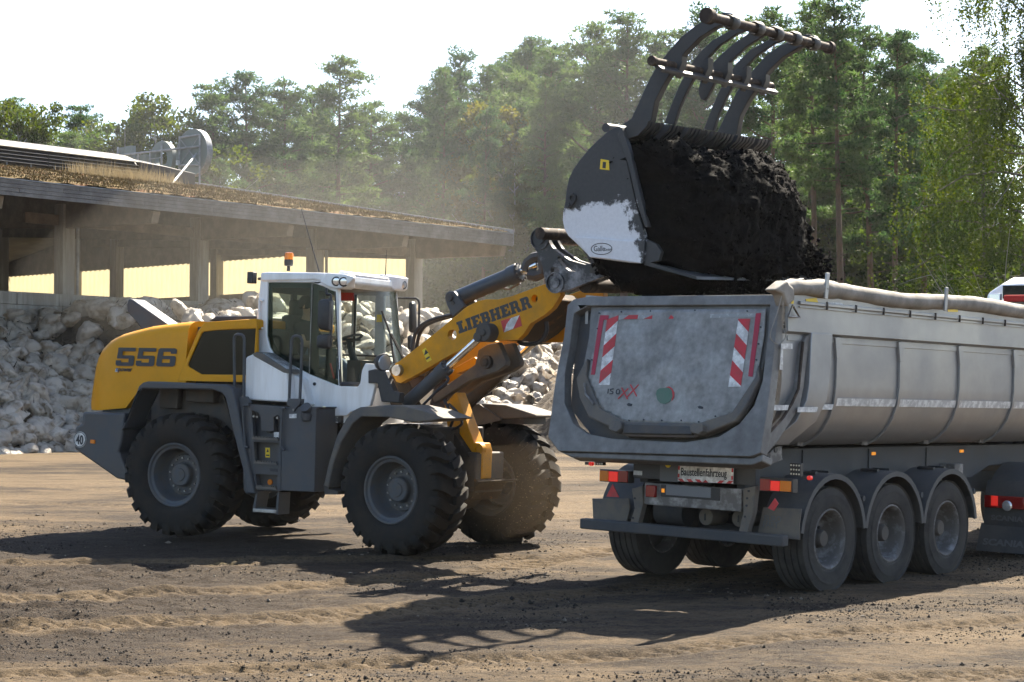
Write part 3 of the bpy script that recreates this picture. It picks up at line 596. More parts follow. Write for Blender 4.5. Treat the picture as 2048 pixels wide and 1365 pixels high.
def screen(t, v):   # t across (near to far), v up
    a = N_B.lerp(N_T, v); b_ = Vector((F_B.x, F_B.y, N_B.z)).lerp(F_T, v); p = a.lerp(b_, t); p.x += (.36 - .12 * v) * math.sin(math.pi * t) ** .7; return p
g_ = MB(); secs = [[screen(t / 14, v / 6) for v in range(7)] for t in range(15)]
g_.loft(secs, closed=False).obj('windscreen', 'cab_glass', cab, smooth=60)
MB().tube([screen(0, v / 6) for v in range(7)], .022, 8).tube([screen(1, v / 6) for v in range(7)], .03, 8).obj('front_pillar', 'black_plastic', cab)
MB().tube([screen(t / 14, 0.0) + Vector((0, 0, .02)) for t in range(15)], .035, 8).obj('windscreen_seal', 'black_plastic', cab)
# nose of the cab under the windscreen
b = MB(); secs = []
for t in range(15):
    p = screen(t / 14, 0); secs.append([(p.x, p.y, p.z + .005), (p.x - .02, p.y, 1.55), (1.7, p.y, 1.55), (1.7, p.y, p.z - .05)])
b.loft(secs).obj('cab_nose', 'white_paint', cab, smooth=50)
b = MB(); b.prism([(.92, 1.62), (2.0, 1.62), (2.0, 1.72), (.92, 1.72)], -.75, .78).prism([(.86, 1.7), (1.0, 1.7), (.97, 2.35), (.87, 2.35)], -.75, .78); b.obj('cab_floor', 'interior', cab)
# far side and back of the cab
fw_ = [(.98, 3.30), (1.98, 3.30), (2.10, 2.15), (.95, 2.15)]
MB().prism([(.88, 3.42), (2.02, 3.42), (2.2, 1.65), (.86, 1.65)], .75, .81, holes=[[(.99, 3.24), (1.36, 3.24), (1.36, 2.2), (.97, 2.2)], [(1.41, 3.24), (1.72, 3.24), (1.74, 2.2), (1.41, 2.2)], [(1.86, 3.24), (1.95, 3.24), (2.07, 2.2), (1.89, 2.2)]]).obj('far_side_frame', 'interior_pale', cab, bevel=.01)
MB().prism([(-.75, 3.42), (.75, 3.42), (.75, 1.65), (-.75, 1.65)], .88, .93, ax='x', holes=[[(-.62, 3.2), (-.05, 3.2), (-.05, 2.45), (-.62, 2.45)], [(.05, 3.2), (.62, 3.2), (.62, 2.45), (.05, 2.45)]]).obj('back_frame', 'black_plastic', cab, bevel=.01)
MB().box((1.42, .745, 2.72), (.03, .01, 1.05)).tube([(1.0, .72, 2.42), (2.05, .72, 2.42)], .014, 6).obj('far_window_bar', 'black_plastic', cab)
decal('first_aid_box', 'tape_white', [(1.05, 3.16), (1.20, 3.16), (1.20, 3.27), (1.05, 3.27)], .74, parent=cab, th=.04); decal('first_aid_box', 'tape_red', [(1.205, 3.16), (1.40, 3.16), (1.40, 3.27), (1.205, 3.27)], .74, parent=cab, th=.04)
decal('warning_sticker', 'sticker_yellow', [(1.76, 2.88), (1.84, 2.88), (1.84, 2.98), (1.76, 2.98)], .745, parent=cab)
# roof with the two lamp pods
rf = [(0.918,3.429),(0.939,3.445),(1.024,3.453),(1.785,3.450),(2.076,3.441),(2.080,3.339),(1.958,3.277),(1.842,3.328),(1.758,3.350),(1.029,3.330),(0.933,3.329)]
MB().prism(rf, -.84, .84).obj('roof', 'white_paint', cab, bevel=.035, seg=3)
pod = [(1.964,3.443),(2.232,3.427),(2.360,3.396),(2.365,3.366),(2.239,3.268),(2.178,3.246),(2.075,3.249),(1.971,3.274),(1.865,3.327)]
b = MB(); zc = sum(p[1] for p in pod) / len(pod)
b.loft([[(x, -.90 + .0, z) for x, z in pod], [(x, -.86, z) for x, z in pod], [(min(x, 2.22), -.62, z) for x, z in pod], [(min(x, 2.0), -.45, max(z, zc)) for x, z in pod]]).obj('lamp_pod', 'white_paint', cab, bevel=.02, seg=3)
podf = [(1.819,3.506),(2.047,3.507),(2.147,3.483),(2.135,3.333),(2.098,3.305),(1.968,3.307),(1.833,3.434)]
b = MB(); b.loft([[(min(x, 2.0), .45, max(z, 3.42)) for x, z in podf], [(min(x, 2.1), .62, z) for x, z in podf], [(x, .84, z) for x, z in podf], [(x, .90, z) for x, z in podf]]).obj('lamp_pod', 'white_paint', cab, bevel=.02, seg=3)
MB().prism([(1.9, 3.40), (2.06, 3.40), (2.08, 3.46), (1.9, 3.50)], -.5, .5).obj('roof_front_beam', 'white_paint', cab, bevel=.015)
lp = [(2.114,-0.900,3.336),(2.221,-0.900,3.331)]; lq = [(2.067,0.800,3.387),(2.113,0.800,3.387)]
for ps, dn in ((lp, Vector((.50, -.85, -.05))), (lq, Vector((.80, -.58, -.05)))):
    h = MB(); l = MB(); dn.normalize()
    for p in ps:
        p = Vector(p); h.tube([p - dn * .03, p + dn * .012, p + dn * .020], [.062, .062, .05], 20); l.tube([p + dn * .018, p + dn * .028, p + dn * .032], [.046, .044, .02], 20)
    h.obj('lamp_housing', 'black_plastic', cab); l.obj('work_lamp', 'lamp_clear', cab)
bp_ = [(1.099,-0.450,3.489),(1.096,-0.450,3.544),(1.095,-0.450,3.590),(1.092,-0.450,3.648)]
MB().lathe([(.025, 0), (.02, .06), (.055, .07), (.06, .12), (.058, .15), (.001, .15)], bp_[0], 'z', 20).obj('beacon_base', 'black_plastic', cab)
MB().lathe([(.056, .15), (.058, .22), (.052, .24), (.03, .245), (.001, .246)], bp_[0], 'z', 20).obj('beacon', 'lamp_amber', cab)
MB().tube([(1.478,-0.300,3.490),(1.135,-0.300,4.407)], [.008, .003], 6).obj('aerial', 'ink', cab); MB().tube([(2.014,0.500,3.479),(2.022,0.500,3.835)], [.008, .003], 6).obj('aerial', 'ink', cab)
q = [(0.785,-0.780,3.399),(0.851,-0.780,3.367),(0.787,-0.780,3.340)]
MB().box((q[0][0] - .03, -.78, q[0][2] - .02), (.09, .1, .15)).cyl(q[1], (q[1][0] + .1, -.78, q[1][2]), .02, n=8).obj('rear_work_lamp', 'black_plastic', cab, bevel=.01)
rail('grab_handle', [(0.985,-0.850,3.076),(0.930,-0.850,3.102),(0.945,-0.850,2.751),(1,-0.850,2.716)], .015, parent=cab, m='white_paint')
MB().prism([(0.928,2.331),(0.955,2.353),(1.105,2.410),(1.169,2.404),(1.567,2.197),(1.614,1.820),(1.584,1.787),(0.940,1.796)], -1.12, -.80).obj('battery_box', 'white_paint', cab, bevel=.025, seg=3)
MB().prism([(1.032,2.390),(1.105,2.414),(1.169,2.404),(1.567,2.197),(1.610,2.151),(1.516,2.161),(1.065,2.356)], -1.128, -.82).obj('box_lid', 'grey_dusty', cab, bevel=.008)
MB().prism([(1.490,2.179),(1.692,2.088),(1.810,1.757),(1.506,1.785)], -.98, -.80).obj('corner_panel', 'white_paint', cab, bevel=.02)
k_ = [(1.794,-0.825,2.029)][0]; MB().cyl((k_[0], -.81, k_[2]), (k_[0], -.83, k_[2]), .022, n=12).obj('lock', 'ink', cab)
# mirrors
rail('mirror_arm', [(2.079,-1.080,3.239),(2.087,-1.080,3.152),(2.154,-1.080,3.163),(2.172,-1.080,2.730),(2.168,-1.080,2.556)], .018, 'black_plastic', parent=cab)
def mirror(pts, y, parent=cab):
    b = MB(); cx_ = sum(p[0] for p in pts) / len(pts); cz_ = sum(p[1] for p in pts) / len(pts)
    b.loft([[(cx_ + (x - cx_) * s_, y + t, cz_ + (z - cz_) * s_) for x, z in pts] for s_, t in ((.6, -.07), (.92, -.05), (1, -.01), (1, .05), (.95, .06))])
    return b.obj('mirror', 'black_plastic', parent, bevel=.012)
mirror([(2.001,3.059),(2.026,3.098),(2.148,3.113),(2.176,3.078),(2.178,2.712),(2.155,2.698),(2.031,2.718),(2.005,2.761)], -1.10)
mirror([(1.998,2.630),(2.023,2.653),(2.156,2.666),(2.177,2.642),(2.173,2.494),(2.133,2.474),(2.024,2.482),(1.999,2.507)], -1.10)
rail('mirror_arm', [(1.901,0.980,3.253),(1.935,0.980,3.219),(2.249,0.980,3.216),(2.279,0.980,3.163),(2.286,0.980,2.806),(2.275,0.980,2.523)], .016, 'black_plastic', parent=cab)
for pl in ([(2.143,3.162),(2.175,3.181),(2.208,3.144),(2.222,2.805),(2.191,2.751),(2.159,2.756)], [(2.139,2.709),(2.171,2.721),(2.198,2.691),(2.200,2.522),(2.153,2.520)]): mirror(pl, .98)
# wiper, seat, steering column
wp = [screen(.42, .80), screen(.50, .56), screen(.5, .25), screen(.52, .03)]
MB().tube([p + Vector((.03, 0, 0)) for p in wp[:3]], .014, 6).tube([wp[1] + Vector((.05, 0, 0)), screen(.65, .32) + Vector((.07, 0, 0)), screen(.78, .02) + Vector((.06, 0, 0))], .012, 6).tube([wp[1] + Vector((.05, -.03, 0)), screen(.62, .32) + Vector((.07, 0, 0)), screen(.74, .02) + Vector((.06, 0, 0))], .012, 6).obj('wiper', 'black_plastic', cab)
MB().box((1.25, -.05, 2.15), (.52, .52, .16)).box((1.02, -.05, 2.55), (.14, .5, .75), Matrix.Rotation(R(-8), 3, 'Y')).box((.99, -.05, 3.02), (.10, .28, .22)).box((1.28, -.36, 2.36), (.4, .08, .08)).box((1.28, .26, 2.36), (.4, .08, .08)).box((1.22, -.05, 1.9), (.35, .35, .4)).obj('seat', 'interior', cab, bevel=.04)
sw = MB(); swc = Vector((1.80, -.05, 2.62)); ax_ = Vector((-.35, 0, .94)).normalized(); u_ = Vector((0, 1, 0)); w_ = ax_.cross(u_)
sw.tube([swc + (u_ * math.cos(k * .2618) + w_ * math.sin(k * .2618)) * .19 for k in range(25)], .016, 6).box(swc, (.36, .04, .03)).tube([swc, swc - ax_ * .35, (2.02, -.05, 1.9)], [.03, .06, .09], 10).box((2.02, -.05, 2.0), (.2, .4, .7)).obj('steering_column', 'interior', cab, bevel=0)
# hanging cable and a pale instrument box
MB().tube([(1.85, -.55, 2.3), (1.95, -.58, 2.05), (2.05, -.55, 1.95)], .012, 6).obj('red_cable', 'tape_red', cab)
MB().box((1.80, -.45, 2.22), (.10, .12, .55)).obj('control_panel', 'interior', cab, bevel=.01)

# ---- front frame, boom, cylinders (built in the frame of the steered front half)
fp = [(-0.053,1.828),(0.119,1.987),(0.432,1.363),(0.531,1.368),(0.567,1.269),(0.565,0.928),(0.500,0.884),(0.419,1.040),(0.230,1.050),(0.173,1.229),(0.010,1.505)]
MB().prism(fp, -.19, .02).obj('frame_plate', 'yellow_worn', loader, bLF, bevel=.012)
MB().box((-.35, 0, 1.15), (1.1, .66, .8)).box((.1, 0, 1.0), (.9, .6, .5)).obj('front_frame', 'dark_metal', loader, bLF, bevel=.02)
MB().prism([(-0.211,1.527),(0.145,1.536),(0.472,1.176),(0.462,1.115),(0.085,1.125),(-0.202,1.292)], -.30, -.19).obj('frame_cover', 'worn_steel', loader, bLF, bevel=.006)
MB().prism([(0.283,1.077),(0.601,0.895),(0.784,0.922),(0.785,0.894),(0.602,0.871),(0.474,0.647),(0.322,0.717)], -.3, .3).obj('axle_mount', 'yellow_dirty', loader, bLF, bevel=.01)
eye = [(0.506,-0.190,1.291)][0]; MB().lathe([(.075, -.02), (.075, .06), (.04, .06), (.04, -.02)], (eye[0], -.19, eye[2]), n=20, closed=True).obj('hitch_eye', 'yellow_worn', loader, bLF)
boom_out = [(-0.618,2.271),(-0.593,2.328),(-0.541,2.350),(-0.317,2.494),(0.056,2.741),(0.306,2.915),(0.504,3.053),(0.669,3.122),(0.801,3.145),(0.966,3.143),(1.177,3.184),(1.607,3.318),(1.764,3.357),(1.876,3.305),(1.888,3.200),(1.775,3.042),(1.667,2.962),(1.464,2.855),(1.364,2.721),(1.278,2.653),(0.935,2.644),(0.718,2.694),(0.571,2.611),(0.489,2.544),(0.188,2.408),(-0.184,2.221),(-0.495,2.077),(-0.566,2.092),(-0.632,2.173)]
b1 = [(0.289,2.765),(0.320,2.763),(0.346,2.746),(0.359,2.712),(0.352,2.671),(0.325,2.643),(0.286,2.636),(0.248,2.649),(0.224,2.682),(0.228,2.723),(0.252,2.755)]
b2 = [(1.509,3.202),(1.535,3.196),(1.553,3.175),(1.557,3.146),(1.542,3.120),(1.514,3.106),(1.484,3.113),(1.465,3.135),(1.466,3.166),(1.484,3.192)]
MB().prism(boom_out, -.53, -.43, holes=[b1, b2]).obj('boom_arm', 'yellow_worn', loader, bLF, bevel=.006)
MB().prism(boom_out, .43, .53, holes=[b1, b2]).obj('boom_arm', 'yellow_worn', loader, bLF, bevel=.006)
MB().prism([(0.691,2.992),(1.004,3.090),(1.455,3.240),(1.603,3.160),(1.545,3),(1.262,2.755),(1.070,2.644),(0.771,2.659)], -.40, .40).obj('boom_cross_box', 'yellow_dirty', loader, bLF, bevel=.02)
pv = [(-0.522,-0.530,2.239)][0]
MB().cyl((pv[0], -.60, pv[2]), (pv[0], .60, pv[2]), .07, n=18).obj('boom_pin', 'steel', loader, bLF)
MB().prism([(-0.813,2.226),(-0.727,2.326),(-0.583,2.302),(-0.508,2.192),(-0.412,2),(-0.153,1.663),(-0.700,1.640),(-0.839,1.986)], -.40, .40).obj('boom_tower', 'yellow_dirty', loader, bLF, bevel=.02)
bar_text('lettering', 'LIEBHERR', [(0.403,2.716),(1.485,3.049),(0.351,2.856),(1.440,3.195)], -.5315, 'ink_navy', .07, bLF)
decal('boom_reflector', 'tape_red', [(1.027,2.882),(1.304,2.958),(1.344,2.826),(1.076,2.742)], -.5315, bLF)
decal('boom_reflector_stripe', 'tape_white', [(1.184,2.919),(1.304,2.955),(1.213,2.787),(1.084,2.745),(1.121,2.849)], -.535, bLF)
decal('warning_sticker', 'sticker_yellow', [(-0.168,2.503),(-0.111,2.534),(-0.011,2.385),(-0.083,2.351)], -.5315, bLF)
decal('sticker_mark', 'ink', [(-0.111,2.511),(-0.066,2.471),(-0.131,2.435)], -.535, bLF); decal('sticker_mark', 'ink', [(-0.104,2.401),(-0.048,2.430),(-0.038,2.412),(-0.092,2.381)], -.535, bLF)
def ram(name, a, b_, split, r, rod, y, m='grey_paint'):
    """hydraulic cylinder: barrel to the split, then a bright rod"""
    A, B_ = Vector((a[0], y, a[1])), Vector((b_[0], y, b_[1])); S = A.lerp(B_, split); d = (B_ - A).normalized()
    w = empty(name, parent=loader, basis=bLF)
    MB().tube([A - d * .02, A, S - d * .16, S - d * .155, S - d * .02, S], [r * .8, r, r, r * 1.16, r * 1.16, r * .85], 24).obj('barrel', m, w)
    MB().tube([S - d * .05, B_], rod, 18).obj('rod', 'chrome', w)
    g_ = MB(); u = d.orthogonal().normalized(); v = d.cross(u)
    for k in range(12):
        p = S - d * .09 + (u * math.cos(k * .5236) + v * math.sin(k * .5236)) * r * 1.02; g_.cyl(p, p + d * .1, r * .12, n=6)
    g_.obj('gland_bolts', 'dark_metal', w)
    return w
a_, b__ = [(-0.320,1.830),(0.886,2.750)]; ram('lift_cylinder', a_, b__, .52, .085, .045, -.62)
ram('lift_cylinder', a_, b__, .52, .085, .045, .62)
for sgn in (-1, 1):
    q = [(0.886,2.736)][0]
    MB().cyl((q[0], sgn * .50, q[1]), (q[0], sgn * .70, q[1]), .115, n=24).cyl((q[0], sgn * .69, q[1]), (q[0], sgn * .72, q[1]), .045, n=16).obj('cylinder_eye', 'dark_metal', loader, bLF, bevel=.012)
    q2 = [(0.809,2.679)][0]; MB().cyl((q2[0], sgn * .6, q2[1]), (q2[0], sgn * .715, q2[1]), .06, n=16).obj('grease_boss', 'dark_metal', loader, bLF, bevel=.006)
# centre lever under the boom
MB().prism([(-0.244,1.902),(-0.193,1.953),(0.414,2.344),(0.458,2.524),(0.591,2.595),(0.758,2.625),(0.891,2.397),(0.885,2.342),(0.771,2.271),(0.337,2.136),(-0.206,1.834)], -.20, -.10).obj('lever_plate', 'grey_dusty', loader, bLF, bevel=.012)
MB().prism([(-0.244,1.902),(-0.193,1.953),(0.414,2.344),(0.458,2.524),(0.591,2.595),(0.758,2.625),(0.891,2.397),(0.885,2.342),(0.771,2.271),(0.337,2.136),(-0.206,1.834)], .10, .20).obj('lever_plate', 'grey_dusty', loader, bLF, bevel=.012)
q = [(0.613,-0.200,2.379)][0]
MB().cyl((q[0], -.26, q[2]), (q[0], .26, q[2]), .085, n=24).cyl((q[0], -.28, q[2]), (q[0], -.20, q[2]), .05, n=16).obj('lever_pin', 'dark_metal', loader, bLF, bevel=.01)
MB().prism([(0.010,2.293),(0.315,2.439),(0.420,2.366),(0.354,2.316),(0.048,2.211)], -.09, .09).obj('lever_web', 'yellow_worn', loader, bLF, bevel=.01)
# tilt cylinder with its bracket, hoses
MB().prism([(0.031,3.167),(0.046,3.223),(0.097,3.253),(0.166,3.251),(0.210,3.209),(0.344,3.066),(0.161,2.920),(0.069,3.071)], -.36, -.30).obj('tilt_bracket', 'grey_paint', loader, bLF, bevel=.01)
MB().prism([(0.031,3.167),(0.046,3.223),(0.097,3.253),(0.166,3.251),(0.210,3.209),(0.344,3.066),(0.161,2.920),(0.069,3.071)], -.06, 0.0).obj('tilt_bracket', 'grey_paint', loader, bLF, bevel=.01)
q = [(0.114,-0.360,3.173),(0.163,-0.360,3.102)]
MB().cyl((q[0][0], -.39, q[0][2]), (q[0][0], .02, q[0][2]), .05, n=18).cyl((q[1][0], -.375, q[1][2]), (q[1][0], -.35, q[1][2]), .025, n=10).obj('tilt_pin', 'dark_metal', loader, bLF)
a_, b__ = [(0.032,3.145),(1.308,3.589)]; ram('tilt_cylinder', a_, b__, .80, .105, .05, -.18)
MB().tube([(1.131,-0.180,3.515),(1.176,-0.180,3.616),(1.256,-0.180,3.670),(1.353,-0.180,3.696),(1.388,-0.180,3.628),(1.393,-0.180,3.481),(1.296,-0.180,3.454),(1.198,-0.180,3.468)], .075, 8).obj('rod_eye', 'dark_metal', loader, bLF)
def hose(pts, r=.02, m='ink', basis=None):
    P = [Vector(p) for p in pts]; out = []
    for i in range(len(P) - 1):
        p0, p1, p2, p3 = P[max(i - 1, 0)], P[i], P[i + 1], P[min(i + 2, len(P) - 1)]
        for k in range(6):
            t = k / 6; out.append(.5 * ((2 * p1) + (-p0 + p2) * t + (2 * p0 - 5 * p1 + 4 * p2 - p3) * t * t + (-p0 + 3 * p1 - 3 * p2 + p3) * t ** 3))
    out.append(P[-1]); return MB().tube(out, r, 8).obj('hose', m, loader, basis)
hose([(0.083,-0.250,2.960),(-0.228,-0.250,2.898),(-0.436,-0.250,2.798),(-0.520,-0.250,2.670),(-0.539,-0.250,2.474)], .024, basis=bLF); hose([(0.017,-0.150,2.946),(-0.269,-0.150,2.880),(-0.443,-0.150,2.801),(-0.527,-0.150,2.673),(-0.556,-0.150,2.504)], .024, basis=bLF)
hose([(-0.243,-0.350,2.103),(-0.196,-0.350,2.243),(0.042,-0.350,2.373),(0.312,-0.350,2.503),(0.445,-0.350,2.574)], .02, basis=bLF); hose([(-0.237,-0.250,2.201),(-0.153,-0.250,2.301),(0.018,-0.250,2.375),(0.103,-0.250,2.432)], .02, basis=bLF)
hose([(1.535,-0.300,2.889),(1.540,-0.300,2.756),(1.432,-0.300,2.634),(1.222,-0.300,2.610),(1.139,-0.300,2.642)], .028, basis=bLF)
hose([(0.333,-0.680,2.185),(0.368,-0.680,2.146),(0.303,-0.680,2.076),(0.187,-0.680,1.991),(-0.029,-0.680,1.806)], .018, basis=bLF); hose([(0.212,0.620,2.225),(0.241,0.620,2.155),(0.140,0.620,2.066),(-0.134,0.620,1.857),(-0.272,0.620,1.737)], .018, basis=bLF)
hose([(0.101,-0.400,1.895),(0.181,-0.400,1.777),(0.259,-0.400,1.700),(0.214,-0.400,1.557)], .018, basis=bLF); hose([(0.148,-0.360,1.836),(0.278,-0.360,1.741),(0.358,-0.360,1.603),(0.211,-0.360,1.517)], .018, basis=bLF)
MB().tube([(0.735,-0.100,3.303),(0.835,-0.100,3.289),(0.999,-0.100,3.364)], .014, 8).obj('steel_pipe', 'steel', loader, bLF)
# front mudguards
mg = [(-1.024,0.782),(-0.956,1.056),(-0.840,1.401),(-0.693,1.627),(-0.594,1.730),(-0.480,1.778),(-0.026,1.821),(0.148,1.827),(0.494,1.782),(0.824,1.694),(0.621,1.653),(0.329,1.627),(-0.020,1.671),(-0.450,1.661),(-0.587,1.572),(-0.771,1.325),(-0.878,1.060),(-0.945,0.767)]
b = MB(); b.prism(mg, -1.34, -.74); b.obj('mudguard', 'grey_dusty', loader, bLF, bevel=.015)
mgf = [(-0.448,1.696),(-0.400,1.804),(-0.152,1.835),(0.236,1.828),(0.707,1.722),(0.721,1.691),(0.191,1.649),(-0.145,1.656),(-0.351,1.562)]
MB().prism(mgf, .74, 1.34).obj('mudguard', 'grey_dusty', loader, bLF, bevel=.015)
MB().prism([(-0.439,1.792),(-0.151,1.824),(0.191,1.649),(0.192,1.628),(-0.271,1.524),(-0.362,1.509)], .70, .74).obj('mudguard_stay', 'grey_dusty', loader, bLF)
MB().prism([(0.007,1.639),(0.494,1.680),(0.497,1.586),(0.009,1.586)], .8, 1.3).obj('mud_flap', 'black_plastic', loader, bLF)
MB().prism([(-1.064,0.788),(-0.970,0.764),(-0.983,0.743),(-0.825,0.723),(-0.823,0.683),(-1.032,0.670)], -1.30, -.7).obj('mudguard_foot', 'dark_metal', loader, bLF)
# head lamp on its bracket
MB().prism([(-0.714,2.227),(-0.613,2.247),(-0.445,2.234),(-0.291,1.979),(-0.198,1.965),(-0.202,1.840),(-0.486,1.842),(-0.562,2.074),(-0.707,2.066)], -.92, -.82).obj('lamp_bracket', 'black_plastic', loader, bLF, bevel=.012)
hl = Vector([(-0.526,-0.880,2.339)][0]); dn = Vector((.95, -.15, -.1)).normalized()
MB().tube([hl - dn * .10, hl - dn * .03, hl + dn * .03, hl + dn * .045], [.05, .10, .115, .11], 20).obj('headlamp_shell', 'black_plastic', loader, bLF)
MB().tube([hl + dn * .04, hl + dn * .055, hl + dn * .062], [.10, .095, .04], 20).obj('headlamp', 'lamp_clear', loader, bLF)
MB().tube([hl - Vector((0, 0, .1)), hl - Vector((0, 0, .22))], .02, 8).obj('lamp_stem', 'black_plastic', loader, bLF)

# ---- coupler and bucket (frame of the raised bucket)
cp = [(1.645,3.880),(1.657,3.932),(1.696,3.971),(1.759,3.989),(1.822,3.975),(1.861,3.929),(1.888,3.851),(1.940,3.779),(2.002,3.733),(2.180,3.629),(2.395,3.574),(2.531,3.598),(3.080,3.603),(3.066,3.560),(2.562,3.403),(2.183,3.279),(2.029,3.249),(1.920,3.256),(1.857,3.314),(1.828,3.437),(1.801,3.567),(1.737,3.710),(1.666,3.795)]
hl_ = [[(1.926,3.534),(1.949,3.545),(2.027,3.537),(2.042,3.514),(2.032,3.449),(1.911,3.447)], [(2.018,3.669),(2.049,3.671),(2.119,3.616),(2.243,3.513),(2.273,3.494),(2.181,3.503),(2.088,3.565),(2.026,3.630)]]
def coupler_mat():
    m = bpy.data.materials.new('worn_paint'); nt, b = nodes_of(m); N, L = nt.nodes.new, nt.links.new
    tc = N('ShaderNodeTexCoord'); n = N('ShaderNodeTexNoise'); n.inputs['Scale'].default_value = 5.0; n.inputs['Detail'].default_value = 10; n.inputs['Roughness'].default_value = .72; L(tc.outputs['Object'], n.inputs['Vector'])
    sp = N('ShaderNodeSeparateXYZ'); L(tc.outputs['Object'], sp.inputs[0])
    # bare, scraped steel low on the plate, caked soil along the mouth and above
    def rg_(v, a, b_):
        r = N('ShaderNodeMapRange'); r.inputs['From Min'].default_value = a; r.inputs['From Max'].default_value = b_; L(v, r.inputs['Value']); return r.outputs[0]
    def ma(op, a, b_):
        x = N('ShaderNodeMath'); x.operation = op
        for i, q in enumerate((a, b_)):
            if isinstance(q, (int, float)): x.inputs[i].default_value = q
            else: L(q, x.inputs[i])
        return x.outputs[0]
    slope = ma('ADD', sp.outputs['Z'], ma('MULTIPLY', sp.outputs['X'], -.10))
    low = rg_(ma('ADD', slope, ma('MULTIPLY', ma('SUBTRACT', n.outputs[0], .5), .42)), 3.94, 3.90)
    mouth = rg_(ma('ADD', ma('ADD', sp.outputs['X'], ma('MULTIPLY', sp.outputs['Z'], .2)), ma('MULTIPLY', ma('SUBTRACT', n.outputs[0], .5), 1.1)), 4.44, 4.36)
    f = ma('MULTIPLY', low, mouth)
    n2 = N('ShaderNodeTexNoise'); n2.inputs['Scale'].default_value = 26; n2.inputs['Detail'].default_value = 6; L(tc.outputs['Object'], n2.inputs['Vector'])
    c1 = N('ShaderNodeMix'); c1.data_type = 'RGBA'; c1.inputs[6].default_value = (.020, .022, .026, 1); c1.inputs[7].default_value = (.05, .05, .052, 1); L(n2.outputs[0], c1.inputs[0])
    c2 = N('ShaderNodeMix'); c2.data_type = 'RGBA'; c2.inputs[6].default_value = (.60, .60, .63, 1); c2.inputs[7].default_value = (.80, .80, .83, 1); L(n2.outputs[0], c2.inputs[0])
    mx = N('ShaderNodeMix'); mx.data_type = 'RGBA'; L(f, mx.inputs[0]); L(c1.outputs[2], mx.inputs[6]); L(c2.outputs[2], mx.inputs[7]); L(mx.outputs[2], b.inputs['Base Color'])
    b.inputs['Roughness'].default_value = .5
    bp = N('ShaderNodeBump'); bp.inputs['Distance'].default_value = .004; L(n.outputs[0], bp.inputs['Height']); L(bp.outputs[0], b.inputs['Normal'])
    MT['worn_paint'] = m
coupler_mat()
mat('coupler_paint', (.033, .036, .042), .45, dirt=(.62, .61, .64), amt=.14, scale=1.6, bump=.002, bscale=25, sharp=.05)
coup = empty('coupler', parent=loader, basis=bB)
for y0, y1 in ((-.66, -.58), (-.46, -.40), (.40, .46), (.58, .66)): MB().prism(cp, y0, y1, holes=hl_).obj('coupler_plate', 'coupler_paint', coup, bevel=.006)
q = [(1.774,-0.660,3.884),(1.996,-0.660,3.365)]
for p, r in zip(q, (.13, .125)): MB().cyl((p[0], -.685, p[2]), (p[0], .685, p[2]), r * .5, n=20).lathe([(r, -.02), (r, 0), (r - .012, .0), (r - .012, -.02)], (p[0], -.66, p[2]), n=28, closed=True).obj('coupler_pin', 'coupler_paint', coup)
t1 = [(2.011,3.914),(2.398,3.359)]; t2 = [(1.677,3.911)][0]
MB().cyl((2.0, -1.0, 3.93), (2.0, 1.0, 3.93), .07, n=18).obj('coupler_tube', 'rust_edge', coup)
MB().cyl((2.35, -.58, 3.33), (2.35, 1.3, 3.33), .085, n=18).obj('coupler_tube', 'rust_edge', coup)
MB().box((2.75, 0.1, 3.52), (.12, 2.2, .10)).box((2.95, .1, 3.46), (.06, 2.4, .05)).obj('coupler_crossbeam', 'dark_metal', coup)

bk = [(3.393,5.055),(3.343,5.064),(3.285,5.040),(3.226,5.013),(3.109,4.931),(2.977,4.825),(2.864,4.716),(2.783,4.619),(2.724,4.520),(2.694,4.407),(2.680,4.281),(2.650,4.156),(2.642,4.055),(2.667,3.953),(2.719,3.876),(2.804,3.810),(3.015,3.634),(3.514,3.573),(3.710,3.562),(3.731,3.824),(3.602,4.196),(3.483,4.656)]
bucket = empty('bucket', parent=loader, basis=bB)
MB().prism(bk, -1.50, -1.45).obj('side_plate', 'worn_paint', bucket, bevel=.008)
MB().prism(bk, 1.45, 1.50).obj('side_plate', 'bucket_dark', bucket, bevel=.008)
cx_ = sum(p[0] for p in bk) / len(bk); cz_ = sum(p[1] for p in bk) / len(bk)
shell = bk[1:19]; inner = [(cx_ + (x - cx_) * .965, cz_ + (z - cz_) * .965) for x, z in shell]
MB().prism(shell + inner[::-1], -1.45, 1.45).obj('shell', 'bucket_dark', bucket, bevel=0, smooth=40)
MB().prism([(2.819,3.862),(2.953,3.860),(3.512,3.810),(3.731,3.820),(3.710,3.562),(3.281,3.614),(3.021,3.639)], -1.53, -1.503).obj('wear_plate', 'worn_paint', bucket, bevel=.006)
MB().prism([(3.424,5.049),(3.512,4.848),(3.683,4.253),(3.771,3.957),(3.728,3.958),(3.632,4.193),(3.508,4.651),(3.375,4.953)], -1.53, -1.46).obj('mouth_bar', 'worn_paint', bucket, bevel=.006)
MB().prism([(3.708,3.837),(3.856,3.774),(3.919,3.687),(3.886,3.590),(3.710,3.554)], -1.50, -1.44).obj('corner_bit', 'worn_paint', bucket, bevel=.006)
MB().prism([(3.70, 3.55), (3.72, 3.59), (4.35, 3.42), (4.36, 3.39)], -1.5, 1.5).obj('cutting_edge', 'bucket_dark', bucket)
MB().prism([(3.145,4.715),(3.251,4.696),(3.258,4.587),(3.134,4.604)], -1.504, -1.507).obj('warning_sticker', 'sticker_yellow', bucket)
MB().prism([(3.175,4.684),(3.216,4.678),(3.211,4.609),(3.169,4.615)], -1.507, -1.509).obj('sticker_mark', 'ink', bucket)
q = [(2.786,-1.505,4.296),(2.738,-1.505,4.222),(3.180,-1.505,3.727)]
